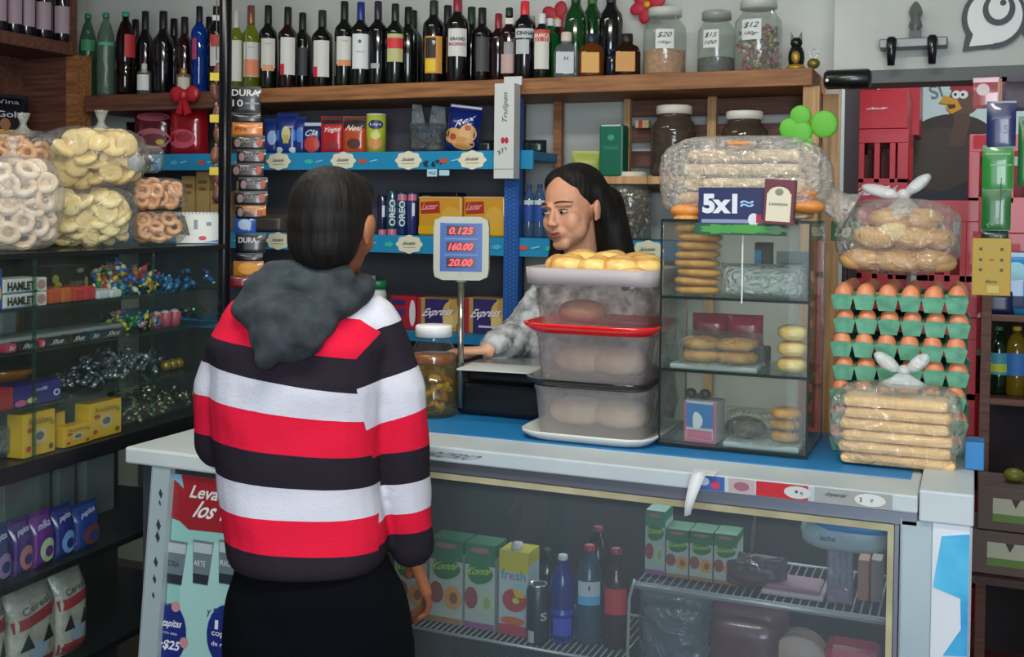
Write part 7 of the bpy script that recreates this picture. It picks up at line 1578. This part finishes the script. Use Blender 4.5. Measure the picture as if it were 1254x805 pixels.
# plant-print boxes stacked lower right
for k, (u, v0, v1, nm_) in enumerate(((1238, 598, 652, 'upper'), (1232, 652, 706, 'lower'))):
    Yp = 3.45; z0_ = onY(u, v1, Yp).z; z1_ = onY(u, v0, Yp).z; h_ = z1_-z0_-.002
    b = B().m(M('#5a4a44', .7)).box(0, .1, h_/2, .20, .2, h_, .003).m(M('#a8a894', .6)).rect(-.0, h_*.5, .12, h_*.5, -.0002).m(M('#5a7a34', .6)).rect(0, h_*.3, .12, h_*.18, -.0006).m(M('#2c2420')).prism([(-.012, h_*.75), (.0, h_*.55), (.012, h_*.75)], -.002, -.0012)
    tag(b.build('printed_box'), 'brown box with white and green print, '+nm_+' one beside the counter', 'box', loc=(xY(u, Yp)+.03, Yp, z0_))
zq = onY(1232, 706, 3.45).z
t = thing('side_table', 'dark low stand under the printed boxes beside the counter', 'stand', (xY(1235, 3.45)+.03, 3.55, 0))
B().m(M('#3a2622', .6)).box(0, 0, zq-.012, .34, .26, .022).build('top', t)
for sx in (-.14, .14):
    for sy in (-.1, .1): B().m(M('#3a2622', .6)).box(sx, sy, (zq-.023)/2, .03, .03, zq-.023).build('leg', t)
o = B().m(M('#6a6a20', .4)).ell(0, 0, .02, .03, .03, .02).build('lime'); tag(o, 'dim yellow-green fruit on the upper printed box', 'fruit', loc=(xY(1232, 3.45)+.04, 3.54, onY(1238, 598, 3.45).z-.001))
# bulkhead decorations
t = thing('bar_lamp', 'grey wall bar holding a glass figurine and two dark spot lamps', 'wall lamp', (onY(1118, 50, 3.55).x, 3.619, onY(1118, 50, 3.55).z))
s_ = (onY(1128, 50, 3.55)-onY(1118, 50, 3.55)).x/10
B().m(M('#6a6e70', .4, .5)).b2(-42*s_, -.07, -8*s_, 42*s_, -.0, 4*s_, .003).build('bar', t)
for sx in (-26, 24):
    B().m(M('#14161a', .2)).lathe([(0, -32*s_), (4.5*s_, -32*s_), (6*s_, -14*s_), (6.5*s_, 2*s_), (4*s_, 5*s_), (0, 5*s_)], 14, (sx*s_, -.075-6*s_, 0)).build('spot_lamp', t)
B().m(GL('#b8bcb8', .5, .05, .6, 20, '#7a7e7c')).lathe([(0, 4*s_), (6*s_, 4*s_), (5*s_, 12*s_), (9*s_, 22*s_), (6*s_, 30*s_), (9*s_, 38*s_), (7*s_, 46*s_), (3*s_, 52*s_), (0, 54*s_)], 16, (2*s_, -.035, 0)).build('glass_figurine', t)
B().m(M('#2a2a2c', .4)).b2(-5*s_, -.055, 4*s_, 9*s_, -.015, 14*s_).build('figurine_base', t)
# speaker roll
p_ = onY(1038, 97, 3.5); s_ = (onY(1048, 97, 3.5)-onY(1038, 97, 3.5)).x/10
t = thing('portable_speaker', 'black rounded cylinder speaker hung at the shelf end', 'speaker', (p_.x, 3.5, p_.z))
b = B().m(M('#0c0e12', .35, coat=.3)).lathe([(0, -29*s_), (9*s_, -29*s_), (12.5*s_, -25*s_), (12.5*s_, 25*s_), (9*s_, 29*s_), (0, 29*s_)], 24, axis='x'); b.build('body', t)
B().m(M('#b0b4b8', .3, .5)).disc(-24*s_, -2*s_, 2*s_, 2*s_, -12.2*s_).build('led', t); B().m(BLK).tube([(0, 12*s_, 0), (0, .118, 0)], .008, 8).build('bracket', t)
# white lettering sign on bulkhead
p_ = onY(1217, 28, 3.6); s_ = (onY(1227, 28, 3.6)-onY(1217, 28, 3.6)).x/10
t = thing('wall_lettering', 'large white rounded letters with dark outline starting with Q on white wall', 'lettering', (p_.x, 3.612, p_.z))
b = B().m(M('#16242e', .5)).disc(0, 8*s_, 40*s_, 42*s_, .0, e=.006, n=36).prism([(-38*s_, -36*s_), (-32*s_, 0), (5*s_, -20*s_), (8*s_, -32*s_)][::-1], -.006, 0).disc(60*s_, 0, 28*s_, 34*s_, .0, e=.0055, n=30)
b.m(M('#cfd4d2', .5)).disc(1*s_, 9*s_, 34*s_, 36*s_, -.006, e=.003, n=36).prism([(-30*s_, -30*s_), (-24*s_, -10*s_), (2*s_, -22*s_), (0, -28*s_)][::-1], -.010, -.005).disc(62*s_, 2*s_, 24*s_, 30*s_, -.006, e=.003, n=30)
b.m(M('#16242e', .5)).disc(6*s_, 18*s_, 20*s_, 22*s_, -.010, e=.002, n=30).m(M('#cfd4d2', .5)).disc(6*s_, 20*s_, 13*s_, 16*s_, -.0122, e=.002, n=26).m(M('#16242e', .5)).disc(11*s_, 26*s_, 4*s_, 4*s_, -.0144, e=.001)
b.build('letters', t)
# green label board seen beside the cabinet
p_ = onY(1037, 283, 2.85); t = B().m(M('#14603c', .4)).box(0, 0, 0, .075, .01, .05, .002).m(M('#c8d8cc')).text('te', -.008, 0, .04, .03, -.0055, shear=.3, bold=.03).build('green_sign'); 
tag(t, 'small green sign with white letters te behind the bread cabinet', 'sign', loc=p_)
B().m(BLK).tube([(0, .01, -.02), (0, .01, ZK-p_.z+.0)], .004, 6).build('stem', t)
